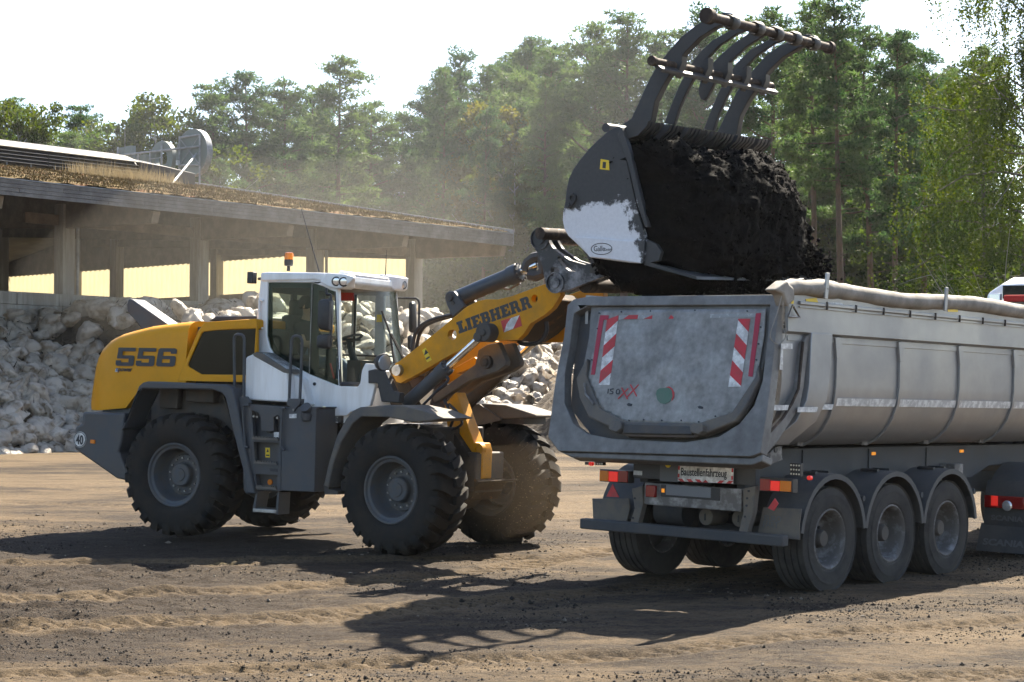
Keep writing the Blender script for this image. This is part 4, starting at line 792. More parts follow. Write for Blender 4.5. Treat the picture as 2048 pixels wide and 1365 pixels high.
MB().prism([(2.698,4.218),(2.716,4.280),(2.734,4.330),(2.785,4.354),(2.836,4.323),(2.831,4.265),(2.777,4.203),(2.726,4.184)], -1.503, -1.53, holes=[circle2((q[0][0], q[0][2]), .03, 10)]).obj('lug_boss', 'bucket_dark', bucket, bevel=.006)
MB().cyl((q[1][0], -1.53, q[1][2]), (q[1][0], -1.55, q[1][2]), .03, n=10).obj('lug_bolt', 'ink', bucket)
e = MB(); ce = q[2]; el = [(ce[0] + .135 * math.cos(a * .1963), -1.533, ce[2] + .062 * math.sin(a * .1963)) for a in range(33)]; e.tube(el, .004, 5, cap=False); e.obj('maker_ring', 'ink', bucket)
text('lettering', 'Galle', 'ink', bucket, side_M(ce[0] - .105, -1.5315, ce[2] - .025), .085, .85, .0); text('lettering', 'GmbH', 'ink', bucket, side_M(ce[0] + .035, -1.5315, ce[2] - .022), .042, .85, 0)
# grapple fork on top
grap = empty('grapple', parent=loader, basis=bB)
hinge = [(3.166,-0.950,5.109)][0]
tn = [(3.112,5.137),(3.225,5.195),(3.327,5.379),(3.458,5.624),(3.545,5.744),(3.674,5.885),(3.860,6.059),(4.059,6.180),(4.255,6.238),(4.381,6.282),(4.492,6.262),(4.539,6.202),(4.465,6.160),(4.312,6.135),(4.088,6.029),(3.919,5.893),(3.777,5.728),(3.634,5.537),(3.533,5.368),(3.491,5.168),(3.433,5.096),(3.226,5.055)]
def tine_at(y, sec, name='tine', w=.05): return MB().prism(sec, y - w, y + w).obj(name, 'bucket_dark', grap, bevel=.01)
ub = [(4.455,6.176)][0]; lb = [(3.776,5.749)][0]
TY_ = (-.95, -.36, .10, .56, 1.04)
for k, y in enumerate(TY_):
    s_ = tn if k != 2 else [(3.481,5.556),(3.475,5.609),(3.504,5.699),(3.593,5.824),(3.740,5.970),(3.945,6.111),(4.205,6.246),(4.305,6.264),(4.349,6.183),(4.091,6.049),(3.873,5.883),(3.713,5.712),(3.595,5.510),(3.551,5.473),(3.506,5.489)]
    if k in (1, 3): s_ = [(3.292,5.187),(3.374,5.377),(3.468,5.578),(3.584,5.777),(3.730,5.946),(3.904,6.087),(4.162,6.194),(4.388,6.256),(4.445,6.191),(4.219,6.134),(3.997,6.019),(3.833,5.878),(3.697,5.713),(3.586,5.533),(3.487,5.345),(3.423,5.163)]
    tine_at(y, s_, w=.055 if k in (0, 4) else .03)
MB().cyl((ub[0], -1.42, ub[1]), (ub[0], 1.48, ub[1]), .05, n=20).cyl((ub[0], -1.52, ub[1]), (ub[0], -1.42, ub[1]), .085, n=20).cyl((ub[0], 1.44, ub[1]), (ub[0], 1.52, ub[1]), .075, n=20).obj('tip_bar', 'rust_edge', grap, bevel=.006)
MB().cyl((lb[0], -1.46, lb[1]), (lb[0], 1.33, lb[1]), .042, n=20).cyl((lb[0], -1.5, lb[1]), (lb[0], -1.44, lb[1]), .055, n=20).obj('cross_bar', 'rust_edge', grap, bevel=.006)
MB().box((lb[0] + .05, -.06, lb[1] - .075), (.10, 2.75, .045), Matrix.Rotation(R(35), 3, 'Y')).obj('cross_bar', 'bucket_dark', grap, bevel=.006)
for y in TY_:
    MB().lathe([(.070, -.08), (.082, -.055), (.082, .055), (.070, .08)], (ub[0], y, ub[1]), n=18).obj('collar', 'bucket_dark', grap)
    MB().prism([(lb[0] - .06, lb[1] + .03), (lb[0] + .10, lb[1] + .15), (lb[0] + .10, lb[1] + .02), (lb[0] + .02, lb[1] - .14)], y - .06, y + .06).obj('gusset', 'bucket_dark', grap, bevel=.006)
hp = [(3.371,4.960),(3.443,5.056),(3.530,5.126),(3.731,5.103),(3.703,5.043),(3.589,4.950),(3.386,4.915)]
for y0, y1 in ((-1.47, -1.10), (-1.0, -.66), (-.58, -.06), (0.0, .52), (.58, 1.05), (1.12, 1.47)):
    b = MB(); n_ = max(3, int((y1 - y0) / .075))
    for i in range(n_): b.prism(hp, y0 + (y1 - y0) * i / n_, y0 + (y1 - y0) * (i + .62) / n_)
    b.prism([(hp[0][0], hp[0][1] - .02), (hp[0][0] + .05, hp[0][1] + .06), (hp[-1][0] + .05, hp[-1][1] + .02), (hp[-1][0], hp[-1][1] - .02)], y0, y1)
    b.obj('rake_plate', 'bucket_dark', grap)
MB().cyl((hinge[0] + .02, -1.47, hinge[2] - .05), (hinge[0] + .02, 1.47, hinge[2] - .05), .05, n=14).obj('hinge_tube', 'bucket_dark', grap)


# ------------------------------------------------------------ tipper trailer
M_T = Matrix(((0.64276,-0.76559,0.02700,2.28913),(0.76602,0.64272,-0.01127,19.57713),(-0.00873,0.02792,0.99957,0.04138),(0.00000,0.00000,0.00000,1.00000)))
M_TG = Matrix(((0.61252,-0.76559,0.19672,1.72655),(0.74150,0.64272,0.19256,18.77765),(-0.27386,0.02792,0.96137,3.01884),(0.00000,0.00000,0.00000,1.00000)))
trailer = empty('tipper_trailer', M_T)
tag(trailer, 'grey half-pipe tipper trailer with dented tailgate, backed up under the raised bucket', 'trailer')
bG = M_T.inverted() @ M_TG
mat('tape_worn', (0.52, 0.53, 0.53), 0.5, dirt=(0.24, 0.25, 0.25), amt=0.55, scale=16, sharp=0.05)
half = [(1.25, 2.97), (1.25, 2.60), (1.19, 2.575), (1.19, 2.08), (1.17, 1.91), (1.12, 1.76), (1.04, 1.63), (.93, 1.53), (.80, 1.47), (.62, 1.45), (.30, 1.445)]
outer = [(-y, z) for y, z in half] + [(y, z) for y, z in half[::-1]]
inn = [(y * .97 if abs(y) > 1.0 else y * .95, z + .03 if z < 2.9 else z) for y, z in outer]
tub = MB(); tub.prism(outer + inn[::-1], -.98, 7.6, 'x').prism(outer, 7.6, 7.66, 'x'); tub.obj('tub', 'tub_grey', trailer, smooth=25)
MB().box((3.3, -1.262, 2.885), (8.2, .03, .035)).obj('top_rail', 'tub_grey', trailer, bevel=.006); MB().box((3.3, -1.258, 2.845), (8.2, .02, .012)).obj('top_rail', 'tub_grey', trailer)
hk = MB()
for i in range(14):
    hk = MB(); hk.box((-.30 + .58 * i, -1.28, 2.875), (.014, .02, .075)); hk.obj('tarp_hook', 'dark_metal', trailer)
def rib(x, w=.05, proud=.028, m='tub_grey', lo=1.47):
    pts = [(-y, z) for y, z in half[2:]]; pts = [p for p in pts if p[1] >= lo] ; b = MB(); secs = []
    for i, (y, z) in enumerate(pts):
        a = Vector(pts[max(i - 1, 0)]); c_ = Vector(pts[min(i + 1, len(pts) - 1)]); t = (c_ - a).normalized(); n = Vector((t.y, -t.x)); n = -n if n.x > 0 and abs(n.x) > .1 else n
        if n.y > 0.2: n = -n
        e = .003; secs.append([(x - w / 2, y + n.x * e, z + n.y * e), (x - w / 2, y + n.x * proud, z + n.y * proud), (x + w / 2, y + n.x * proud, z + n.y * proud), (x + w / 2, y + n.x * e, z + n.y * e)])
    return b.loft(secs).obj('rib', m, trailer)
for x in (.05, 1.38, 2.78, 4.2, 5.6, 7.0):
    rib(x); MB().prism([(x - .07, 2.57), (x + .07, 2.57), (x + .03, 2.36), (x - .03, 2.36)], -1.192, -1.222).obj('rib_plate', 'tub_grey', trailer, bevel=.003)
    MB().box((x - .08, -.80, 1.48), (.12, .10, .05)).obj('rib_foot', 'galvanised', trailer, bevel=.004)
MB().box((3.35, -1.194, 2.535), (8.5, .012, .05)).obj('side_strip', 'tub_grey', trailer, bevel=.002)
# broad rear post and the angled rear brace
b = MB(); secs = []
for x0, x1, pr, z in ((-.56, -.15, .075, 2.60), (-.58, -.20, .075, 2.10), (-.62, -.24, .075, 1.93)): secs.append([(x0, -1.19, z), (x0, -1.19 - pr, z), (x1, -1.19 - pr, z), (x1, -1.19, z)])
secs += [[(-.74, -1.12, 1.72), (-.74, -1.22, 1.72), (-.36, -1.22, 1.72), (-.36, -1.12, 1.72)], [(-1.0, -.90, 1.50), (-1.0, -1.06, 1.48), (-.62, -1.06, 1.48), (-.62, -.90, 1.50)]]
b.loft(secs).obj('rear_post', 'tub_grey', trailer, bevel=.006)
MB().prism([(-0.614,2.559),(-0.552,2.574),(-0.642,2.076),(-0.707,1.867),(-1.082,1.539),(-1.336,1.376),(-1.407,1.396),(-1.342,1.509),(-1.229,1.610),(-0.972,1.763),(-0.763,2.009),(-0.685,2.478)], -1.24, -1.17).obj('rear_brace', 'tub_rear', trailer, bevel=.006)
MB().tube([(-0.682,-1.240,2.505),(-0.748,-1.240,2.036),(-0.864,-1.240,1.892),(-1.028,-1.240,1.750),(-1.272,-1.240,1.604)], .016, 6).obj('weld_bead', 'rust_edge', trailer)
# reflective strips
tp = [[(-1.205,1.876),(-0.924,1.881),(-0.951,1.829),(-1.219,1.825)], [(-0.795,1.862),(-0.419,1.864),(-0.437,1.812),(-0.807,1.810)], [(-0.259,1.888),(0.003,1.892),(-0.023,1.838),(-0.290,1.835)], [(-1.092,2.474),(-0.887,2.481),(-0.884,2.428),(-1.095,2.422)], [(-1.095,2.419),(-1.059,2.420),(-1.052,2.221),(-1.110,2.219)]]
for (pl, y) in zip(tp, (-1.245, -1.268, -1.20, -1.245, -1.245)): decal('reflective_strip', 'tape_white', pl, y, None, trailer)
for x0, x1 in ((.10, 1.34), (1.43, 2.74), (2.83, 4.16), (4.25, 5.56)):
    n2 = MB(); n2.add([(x0, -1.190, 1.955), (x1, -1.190, 1.955), (x1, -1.173, 1.875), (x0, -1.173, 1.875), (x0, -1.18, 1.955), (x1, -1.18, 1.955), (x1, -1.158, 1.875), (x0, -1.158, 1.875)], [(0, 1, 2, 3), (4, 5, 6, 7), (0, 1, 5, 4), (3, 2, 6, 7)]); n2.obj('reflective_strip', 'tape_white', trailer)
for pl in ([(-0.669,2.928),(-0.463,2.948),(-0.431,2.905),(-0.658,2.896)], [(-0.939,2.895),(-0.895,2.900),(-0.894,2.869),(-0.938,2.867)], [(2.347,2.981),(2.598,2.988),(2.604,2.949),(2.365,2.940)]): decal('yellow_marker', 'sticker_yellow', pl, -1.252, None, trailer)
decal('white_marker', 'tape_white', [(-0.252,2.924),(0.049,2.925),(0.050,2.896),(-0.245,2.888)], -1.252, None, trailer)
# tailgate in its leaning rear frame
def gate(name, m, pts, x0, x1, holes=(), parent=trailer, **k):
    return MB().prism(pts, x0, x1, 'x', holes=holes).obj(name, m, parent, bG, **k)
hole = [(1.162,-0.123),(1.332,-0.209),(1.298,-0.598),(1.295,-0.873),(1.222,-1.191),(1.053,-1.407),(0.838,-1.509),(0.526,-1.546),(-0.381,-1.546),(-0.759,-1.474),(-0.971,-1.336),(-1.101,-1.150),(-1.146,-0.897),(-1.119,-0.447),(-1.083,-0.126)]
gate('rear_frame', 'tub_rear', [(1.439,-0.115),(1.370,-0.050),(1.181,-0.021),(-1.171,-0.022),(-1.208,-0.446),(-1.240,-0.895),(-1.255,-1.173),(-1.265,-1.611),(-1.161,-1.654),(1.173,-1.708),(1.348,-1.564),(1.399,-0.952),(1.403,-0.460)], -.02, .11, [hole], bevel=.012)
gate('rear_frame_lip', 'tub_rear', [(1.173,-1.709),(-1.161,-1.656),(-1.265,-1.612),(-1.273,-1.684),(-1.163,-1.728),(1.024,-1.756)], .02, .20, bevel=.012)
gate('gate_panel', 'tub_rear', [(1.179,-0.027),(-1.169,-0.026),(-1.096,-0.190),(-1.114,-0.447),(-1.075,-0.899),(-1.009,-1.125),(-0.933,-1.302),(-0.668,-1.424),(-0.485,-1.488),(0.324,-1.507),(0.513,-1.449),(0.854,-1.329),(1.017,-1.139),(1.112,-0.931),(1.114,-0.458)], .035, .09, bevel=.01)
gate('gate_channel', 'dark_metal', [(1.193,-0.089),(1.356,-0.228),(1.302,-0.644),(1.218,-1.221),(0.834,-1.528),(0.521,-1.567),(-0.385,-1.563),(-0.974,-1.350),(-1.154,-0.897),(-1.090,-0.119)], .10, .14)
plate = [(1.006,-0.175),(-1.035,-0.164),(-1.069,-0.447),(-1.070,-0.871),(-0.878,-1.227),(-0.506,-1.353),(0.347,-1.370),(0.740,-1.236),(0.992,-0.898),(1,-0.397)]
gate('gate_rim', 'grey_dusty', [(1.025,-0.702),(0.992,-0.898),(0.740,-1.236),(0.347,-1.370),(-0.506,-1.353),(-0.878,-1.227),(-1.070,-0.871),(-1.077,-0.744),(-1.120,-0.884),(-1.032,-1.159),(-0.943,-1.316),(-0.669,-1.431),(-0.487,-1.498),(0.322,-1.519),(0.494,-1.456),(0.852,-1.336),(1.017,-1.139),(1.112,-0.931)], -.045, .04, bevel=.015)
def dented_plate():
    ys_ = [p[0] for p in plate]; zs_ = [p[1] for p in plate]; n, m_ = 46, 30; V = []; F = []
    A = np.linspace(min(ys_), max(ys_), n); Bz = np.linspace(min(zs_), max(zs_), m_)
    YY, ZZ = np.meshgrid(A, Bz); rgd = np.random.default_rng(5); X = np.zeros_like(YY) + .004
    for _ in range(34):
        cy_, cz2 = rgd.normal(.02, .34), rgd.normal(-.62, .24); s2 = rgd.uniform(.03, .085); X -= rgd.uniform(.3, 1) * .012 * np.exp(-((YY - cy_) ** 2 + (ZZ - cz2) ** 2) / s2 ** 2)
    X -= .012 * np.exp(-(YY ** 2 + (ZZ + .6) ** 2) / .25)
    bm = bmesh.new(); vv = [[bm.verts.new((X[j, i], YY[j, i], ZZ[j, i])) for i in range(n)] for j in range(m_)]
    for j in range(m_ - 1):
        for i in range(n - 1): bm.faces.new((vv[j][i], vv[j][i + 1], vv[j + 1][i + 1], vv[j + 1][i]))
    for i in range(len(plate)):
        a, c_ = Vector((0, *plate[i])), Vector((0, *plate[(i + 1) % len(plate)])); e = c_ - a; no = Vector((0, e.z, -e.y)).normalized(); mid = Vector((0, 0, -.6))
        if (mid - a).dot(no) > 0: no = -no
        bmesh.ops.bisect_plane(bm, geom=bm.verts[:] + bm.edges[:] + bm.faces[:], plane_co=a, plane_no=no, clear_outer=True)
    me = bpy.data.meshes.new('gate_plate'); bm.to_mesh(me); bm.free(); me.shade_smooth(); me.materials.append(MT['gate_plate'])
    o = link('gate_plate', me, trailer, bG); sm = o.modifiers.new('t', 'SOLIDIFY'); sm.thickness = .012; sm.offset = -1; return o
dented_plate()
def striped(name, L, Rr, marks, m1, m2):
    """diagonal red and white tape between a left and a right edge line; marks: heights on the left and right edge"""
    seq = [(0, 0)] + marks + [(1, 1)]; LL = lambda t: lerp(L[0], L[1], t); RR = lambda t: lerp(Rr[0], Rr[1], t)
    for i in range(len(seq) - 1):
        a, c_ = seq[i], seq[i + 1]; gate('warning_tape', (m1, m2)[i % 2], [LL(a[0]), RR(a[1]), RR(c_[1]), LL(c_[0])], -.0145, -.0115)
sl = [(0.879,-0.275),(0.821,-0.984),(0.739,-0.229),(0.683,-0.981)]; sr = [(-0.742,-0.269),(-0.766,-0.969),(-0.881,-0.269),(-0.909,-0.962)]
striped('t', sl[:2], sl[2:], [(.20, .08), (.40, .265), (.585, .45), (.785, .64), (.985, .83)], 'tape_red', 'tape_white')
striped('t', sr[:2], sr[2:], [(.02, .195), (.215, .39), (.42, .605), (.61, .79), (.83, .99)], 'tape_red', 'tape_white')
for pl in ([(0.979,-0.228),(0.866,-0.229),(0.862,-0.276),(0.922,-0.278),(0.900,-0.876),(0.949,-0.877),(0.981,-0.282)], [(-0.937,-0.213),(-0.993,-0.210),(-0.998,-0.276),(-1.023,-0.860),(-0.973,-0.856),(-0.938,-0.264)]): gate('warning_tape', 'tape_deep_red', pl, -.0145, -.0115)
gate('warning_tape', 'tape_worn', [(0.736,-0.229),(-0.934,-0.213),(-0.933,-0.254),(0.725,-0.275)], -.0145, -.0115)
for pl in ([(0.667,-0.272),(0.605,-0.229),(0.486,-0.227),(0.487,-0.270)], [(0.406,-0.270),(0.304,-0.230),(0.301,-0.269)], [(0.096,-0.269),(0.074,-0.228),(0.034,-0.253),(0.041,-0.269)], [(-0.315,-0.267),(-0.316,-0.224),(-0.349,-0.267)]): gate('warning_tape', 'tape_red', pl, -.0185, -.015)
def strokes(name, m, segs, w=.008):
    b = MB()
    for a, c_ in segs:
        d = Vector(c_) - Vector(a); n = Vector((-d.y, d.x)).normalized() * w; b.prism([Vector(a) + n, Vector(a) - n, Vector(c_) - n, Vector(c_) + n], -.0155, -.0125, 'x')
    return b.obj(name, m, trailer, bG)
k_ = [(0.688,-1.023),(0.685,-1.074),(0.622,-1.022),(0.660,-1.028),(0.656,-1.043),(0.622,-1.054),(0.621,-1.072),(0.661,-1.077)]
strokes('chalk_letter', 'ink', [(k_[0], k_[1])], .005); strokes('chalk_letter', 'ink', list(zip(k_[2:-1], k_[3:])), .005)
k_ = [(0.566,-1.023),(0.581,-1.035),(0.581,-1.061),(0.563,-1.075),(0.538,-1.070),(0.539,-1.040),(0.561,-1.023)]; strokes('chalk_letter', 'ink', list(zip(k_[:-1], k_[1:])), .005)
k_ = [(0.522,-1.007),(0.421,-1.126),(0.436,-1.013),(0.541,-1.126),(0.419,-0.972),(0.313,-1.093),(0.316,-0.970),(0.430,-1.101)]
strokes('spray_cross', 'tape_red', [(k_[0], k_[1])], .007); strokes('spray_cross', 'tape_red', [(k_[2], k_[3])], .007); strokes('spray_cross', 'tape_red', [(k_[4], k_[5])], .007); strokes('spray_cross', 'tape_red', [(k_[6], k_[7])], .007)
gate('green_spot', 'sticker_green', [(0.078,-1.062),(0.077,-1.026),(0.048,-1.003),(-0.019,-0.997),(-0.059,-0.982),(-0.100,-1),(-0.124,-1.035),(-0.128,-1.086),(-0.109,-1.137),(-0.056,-1.164),(0.005,-1.158),(0.051,-1.120)], -.016, -.0125)
gate('red_spot', 'tape_red', [(-0.030,-0.991),(-0.067,-0.981),(-0.111,-1.004),(-0.143,-1.042),(-0.150,-1.092),(-0.129,-1.136),(-0.132,-1.086),(-0.109,-1.021),(-0.070,-0.996)], -.0195, -.0165)
for pl in ([(0.416,-1.179),(0.393,-1.166),(0.350,-1.177),(0.356,-1.197),(0.398,-1.199)], [(-0.450,-1.181),(-0.475,-1.169),(-0.515,-1.179),(-0.510,-1.199),(-0.470,-1.198)]): gate('drain_slot', 'ink', pl, -.019, -.0125)
for pl in ([(0.523,-1.405),(0.477,-1.377),(0.374,-1.382),(0.357,-1.458),(0.404,-1.503),(0.506,-1.478)], [(-0.465,-1.397),(-0.509,-1.370),(-0.617,-1.377),(-0.632,-1.447),(-0.582,-1.484),(-0.488,-1.467)]): gate('gate_hinge', 'grey_dusty', pl, -.12, -.03, bevel=.01)
gate('hinge_tube', 'dark_metal', [(0.370,-1.400),(-0.474,-1.397),(-0.491,-1.481),(0.347,-1.501)], -.08, -.01, bevel=.01)
MB().tube([(-0.070,0.969,-0.986),(-0.070,0.929,-1.097),(-0.070,0.795,-1.205)], .012, 6).obj('grab_rail', 'galvanised', trailer, bG)
rv = [(0.999,-0.205),(0.982,-0.374),(0.974,-0.716),(0.712,-0.191),(0.340,-0.185),(-0.209,-0.180),(-0.831,-0.189),(-1.016,-0.354),(-1.026,-0.525),(-1.034,-0.688),(0.352,-1.348),(0.172,-1.334),(-0.050,-1.334),(-0.284,-1.325),(-0.493,-1.332),(-0.676,-1.269)]
bz = MB()
for k, (y, z) in enumerate(rv): MB().cyl((-.02, y, z), (.0, y, z), .008, n=6).obj('rivet', 'ink', trailer, bG)
# chassis
for y in (-.60, .60):
    MB().prism([(-.75, 1.02), (4.25, 1.02), (4.75, 1.16), (8.2, 1.16), (8.2, 1.42), (-.75, 1.42)], y - .05, y + .05).obj('chassis_beam', 'chassis', trailer, bevel=.008)
for x in (-.6, .65, 1.95, 3.2, 4.6): MB().box((x, 0, 1.25), (.10, 1.1, .2)).obj('cross_member', 'chassis', trailer)
for x, z in ([(1.836,-0.650,1.345)][0][0::2], [(3.978,-0.650,1.348)][0][0::2]): MB().box((x, -.655, z), (.09, .02, .035)).obj('marker_lamp', 'lamp_amber_lit', trailer, bevel=.004)
for x in (.35, 1.75, 3.1): MB().box((x, -.656, 1.22), (.05, .02, .36)).obj('beam_web', 'chassis', trailer)
MB().box((3.55, -.74, 1.10), (.22, .2, .22)).box((3.72, -.74, .99), (.1, .12, .14)).obj('wheel_chock_rack', 'galvanised', trailer, bevel=.01)
# wheels
def build_truck_tyre(w=.19, R_=.535, ri=.30):
    b = MB(); P = [(ri, -w * .86), (ri + .03, -w * 1.0), (R_ - .13, -w * 1.03), (R_ - .05, -w * .97), (R_ - .015, -w * .88)]
    gro = []
    for k in range(5):
        t0 = -w * .80 + k * w * .40
        gro += [(R_, t0 - w * .16), (R_, t0 + w * .13), (R_ - .014, t0 + w * .14), (R_ - .014, t0 + w * .22)]
    P += gro[:-2] + [(R_ - .015, w * .90), (R_ - .05, w * .97), (R_ - .13, w * 1.03), (ri + .03, w), (ri, w * .86)]
    b.lathe(P, n=56)
    for rr in (R_ - .10, ri + .06): b.lathe([(rr, -w * 1.03 - .002), (rr + .008, -w * 1.045), (rr + .016, -w * 1.03 - .002)], n=56)
    return b
tt = rr_ = hh = None
def truck_wheel(parent, x, y, z, near):
    global tt, rr_, hh
    w = empty('wheel', parent=parent, basis=Matrix.Translation((x, y, z)) @ (Matrix.Identity(4) if near else Matrix.Rotation(math.pi, 4, 'Z')) @ Matrix.Rotation(x * 1.7, 4, 'Y'))
    if tt is None:
        tt = build_truck_tyre().obj('tyre', 'truck_tyre', w, smooth=30)
        rr_ = MB().lathe([(.30, -.165), (.312, -.178), (.298, -.185), (.282, -.168), (.272, -.14), (.262, -.10), (.255, -.01), (.225, .045), (.20, .06), (.12, .065), (.001, .065)], n=40).lathe([(.30, .165), (.285, .17), (.26, .12), (.255, 0)], n=40).obj('rim', 'truck_rim', w)
        h = MB(); h.lathe([(.125, .06), (.125, .02), (.095, .0), (.09, -.09), (.075, -.11), (.001, -.112)], n=24)
        for k in range(10): a = k * .6283; h.cyl((.168 * math.cos(a), .06, .168 * math.sin(a)), (.168 * math.cos(a), .022, .168 * math.sin(a)), .017, n=6)
        hh = h.obj('hub', 'dark_metal', w)
    else:
        shared('tyre', tt, w); shared('rim', rr_, w); shared('hub', hh, w)
TW = [0.0, 1.275, 2.55]
for x in TW:
    for y, nr in ((-1.02, True), (1.02, False)): truck_wheel(trailer, x, y, .525, nr)
    MB().cyl((x, -.9, .525), (x, .9, .525), .075, n=14).box((x, -.45, .75), (.18, .2, .5)).box((x, .45, .75), (.18, .2, .5)).obj('axle', 'chassis', trailer)
    for y0, y1 in ((-1.25, -.80), (.80, 1.25)):
        b = MB(); secs = []
        for k in range(17):
            a = R(8 + 164 * k / 16); ca, sa = math.cos(a), math.sin(a); lip = .05
            q2 = [(.655, y0 if y0 < 0 else y1), (.655, y1 if y0 < 0 else y0), (.64, y1 if y0 < 0 else y0), (.64, (y0 + .02) if y0 < 0 else y1 - .02), (.60, (y0 + .02) if y0 < 0 else y1 - .02), (.60, y0 if y0 < 0 else y1)]
            secs.append([(x + r * ca, y, .525 + r * sa * 1.02) for r, y in q2])
        b.loft(secs).obj('mudguard', 'mudguard', trailer, smooth=45)
    for dx in (-.13, .13): MB().box((x + dx, -1.0, 1.19), (.05, .2, .03), Matrix.Rotation(R(12 * (1 if dx > 0 else -1)), 3, 'Y')).obj('guard_strap', 'black_plastic', trailer)
    MB().cyl((x + .64, -.5, .92), (x + .64, -1.22, .92), .03, n=10).cyl((x + .64, -1.10, .92), (x + .64, -1.16, .92), .045, n=10).obj('guard_stay', 'chassis', trailer)
# underrun bar, lamps, plates at the rear
MB().box((-.90, 0.02, .552), (.12, 2.50, .11)).obj('underrun_bar', 'chassis', trailer, bevel=.015)
def rbox(name, m, z7, x=-.92, d=.05, **k):
    (y0, za), (y1, zb) = z7; return MB().box((x + d / 2, (y0 + y1) / 2, (za + zb) / 2), (d, abs(y1 - y0), abs(za - zb))).obj(name, m, trailer, **k)
rbox('lamp_housing', 'black_plastic', [(1.068,1.137),(0.680,1.007)], -.90, .10, bevel=.008); rbox('lamp_housing', 'black_plastic', [(-0.914,1.160),(-1.294,1.020)], -.90, .10, bevel=.008)
rbox('indicator', 'lamp_amber', [(1.057,1.124),(0.944,1.015)], -.912, .02, bevel=.004); rbox('brake_lamp', 'lamp_red_lit', [(0.938,1.120),(0.823,1.015)], -.912, .02, bevel=.004); rbox('tail_lamp', 'lamp_red', [(0.817,1.134),(0.693,1.016)], -.912, .02, bevel=.004)
rbox('tail_lamp', 'lamp_red', [(-0.928,1.143),(-1.041,1.029)], -.912, .02, bevel=.004); rbox('brake_lamp', 'lamp_red_lit', [(-1.047,1.131),(-1.150,1.035)], -.912, .02, bevel=.004); rbox('indicator', 'lamp_amber', [(-1.156,1.137),(-1.280,1.034)], -.912, .02, bevel=.004)
rbox('rear_beam', 'chassis', [(0.660,1.272),(-0.843,1.066)], -.86, .08, bevel=.01)
rbox('grey_panel', 'ink_grey', [(0.310,1.270),(0.084,1.053)], -.87, .01)
yc = [(-0.875,0.206,1.230)][0]; MB().cyl((-.873, yc[1], yc[2]), (-.877, yc[1], yc[2]), .036, n=20).obj('round_sticker', 'sticker_yellow', trailer)
rbox('sticker', 'tape_white', [(0.648,1.143),(0.541,1.098)], -.866, .006)
sg = [(0.044,1.260),(-0.621,1.268),(-0.618,1.078),(0.050,1.065)]; MB().prism(sg, -.92, -.912, 'x').obj('sign_plate', 'tape_white', trailer)
def sgp(u, v): return lerp(lerp(sg[0], sg[1], u), lerp(sg[3], sg[2], u), v)
for u0 in (.0, .16, .32, .72, .88):
    s_ = 1 if u0 > .5 else -1
    for v0, v1 in ((.0, .14), (.86, 1.0)):
        du = .05 * s_ * (1 if v0 == 0 else -1); MB().prism([sgp(u0 + max(0, -du), v0), sgp(u0 + .08 + max(0, -du), v0), sgp(u0 + .08 + max(0, du), v1), sgp(u0 + max(0, du), v1)], -.9235, -.9205, 'x').obj('sign_stripe', 'tape_red', trailer)
for a, c_ in ((.44, .54),): MB().prism([sgp(.44, .14), sgp(.56, .14), sgp(.50, 0)], -.9235, -.9205, 'x').obj('sign_stripe', 'tape_red', trailer); MB().prism([sgp(.46, 1), sgp(.56, 1), sgp(.51, .86)], -.9235, -.9205, 'x').obj('sign_stripe', 'tape_red', trailer)
for u0, u1 in ((0, .03), (.97, 1)): MB().prism([sgp(u0, .2), sgp(u1, .2), sgp(u1, .40), sgp(u0, .40)], -.9235, -.9205, 'x').obj('sign_stripe', 'tape_red', trailer); MB().prism([sgp(u0, .6), sgp(u1, .6), sgp(u1, .8), sgp(u0, .8)], -.9235, -.9205, 'x').obj('sign_stripe', 'tape_red', trailer)
c0 = sgp(.05, .70); an = math.atan2(sgp(1, .7)[1] - c0[1], -(sgp(1, .7)[0] - c0[0])); text('lettering', 'Baustellenfahrzeug', 'ink', trailer, rear_M(-.922, c0[0], c0[1] + .004, an), .112, .665, .0012)
rbox('plate_carrier', 'galvanised', [(0.491,1.027),(-0.696,0.800)], -.885, .06, bevel=.01)
rbox('plate_recess', 'black_plastic', [(0.279,1.020),(-0.447,0.896)], -.892, .02, bevel=.004); rbox('number_plate', 'plate_blur', [(0.210,1.021),(-0.341,0.917)], -.897, .006, bevel=.002)
rbox('fog_lamp', 'lamp_red', [(0.448,1.005),(0.327,0.883)], -.925, .04, bevel=.008); rbox('plate_lamp', 'lamp_amber_lit', [(0.259,0.978),(0.227,0.939)], -.905, .02)
for y, z in [(-0.049,0.694),(-0.456,0.704)]:
    MB().lathe([(.001, -.10), (.07, -.10), (.085, -.09), (.09, 0), (.095, .05), (.09, .09), (.09, .2)], (-.45, y, z), 'x', 24).obj('brake_chamber', 'grey_dusty', trailer); MB().box((-.556, y, z), (.01, .012, .07)).obj('chamber_key', 'ink', trailer)
b = MB(); q = [(0.545,0.697)]; MB().cyl((-.35, q[0][0] + .12, q[0][1]), (-.35, q[0][0] - .25, q[0][1]), .13, n=20).obj('air_tank', 'chassis', trailer)
for pl in ([(-0.712,1.034),(-0.860,1.067),(-0.836,0.812),(-0.771,0.584),(-0.668,0.589),(-0.722,0.792)], [(0.658,0.955),(0.525,0.988),(0.504,0.812),(0.567,0.580),(0.673,0.586),(0.612,0.754)]): MB().prism(pl, -.88, -.80, 'x').obj('bumper_hanger', 'grey_dusty', trailer, bevel=.006)
for y, z in [(-0.780,1.013),(-0.765,0.940),(-0.760,0.867),(-0.745,0.757),(0.623,0.753),(0.628,0.651),(0.611,0.855)]: MB().cyl((-.879, y, z), (-.886, y, z), .012, n=8).obj('hanger_hole', 'ink', trailer)
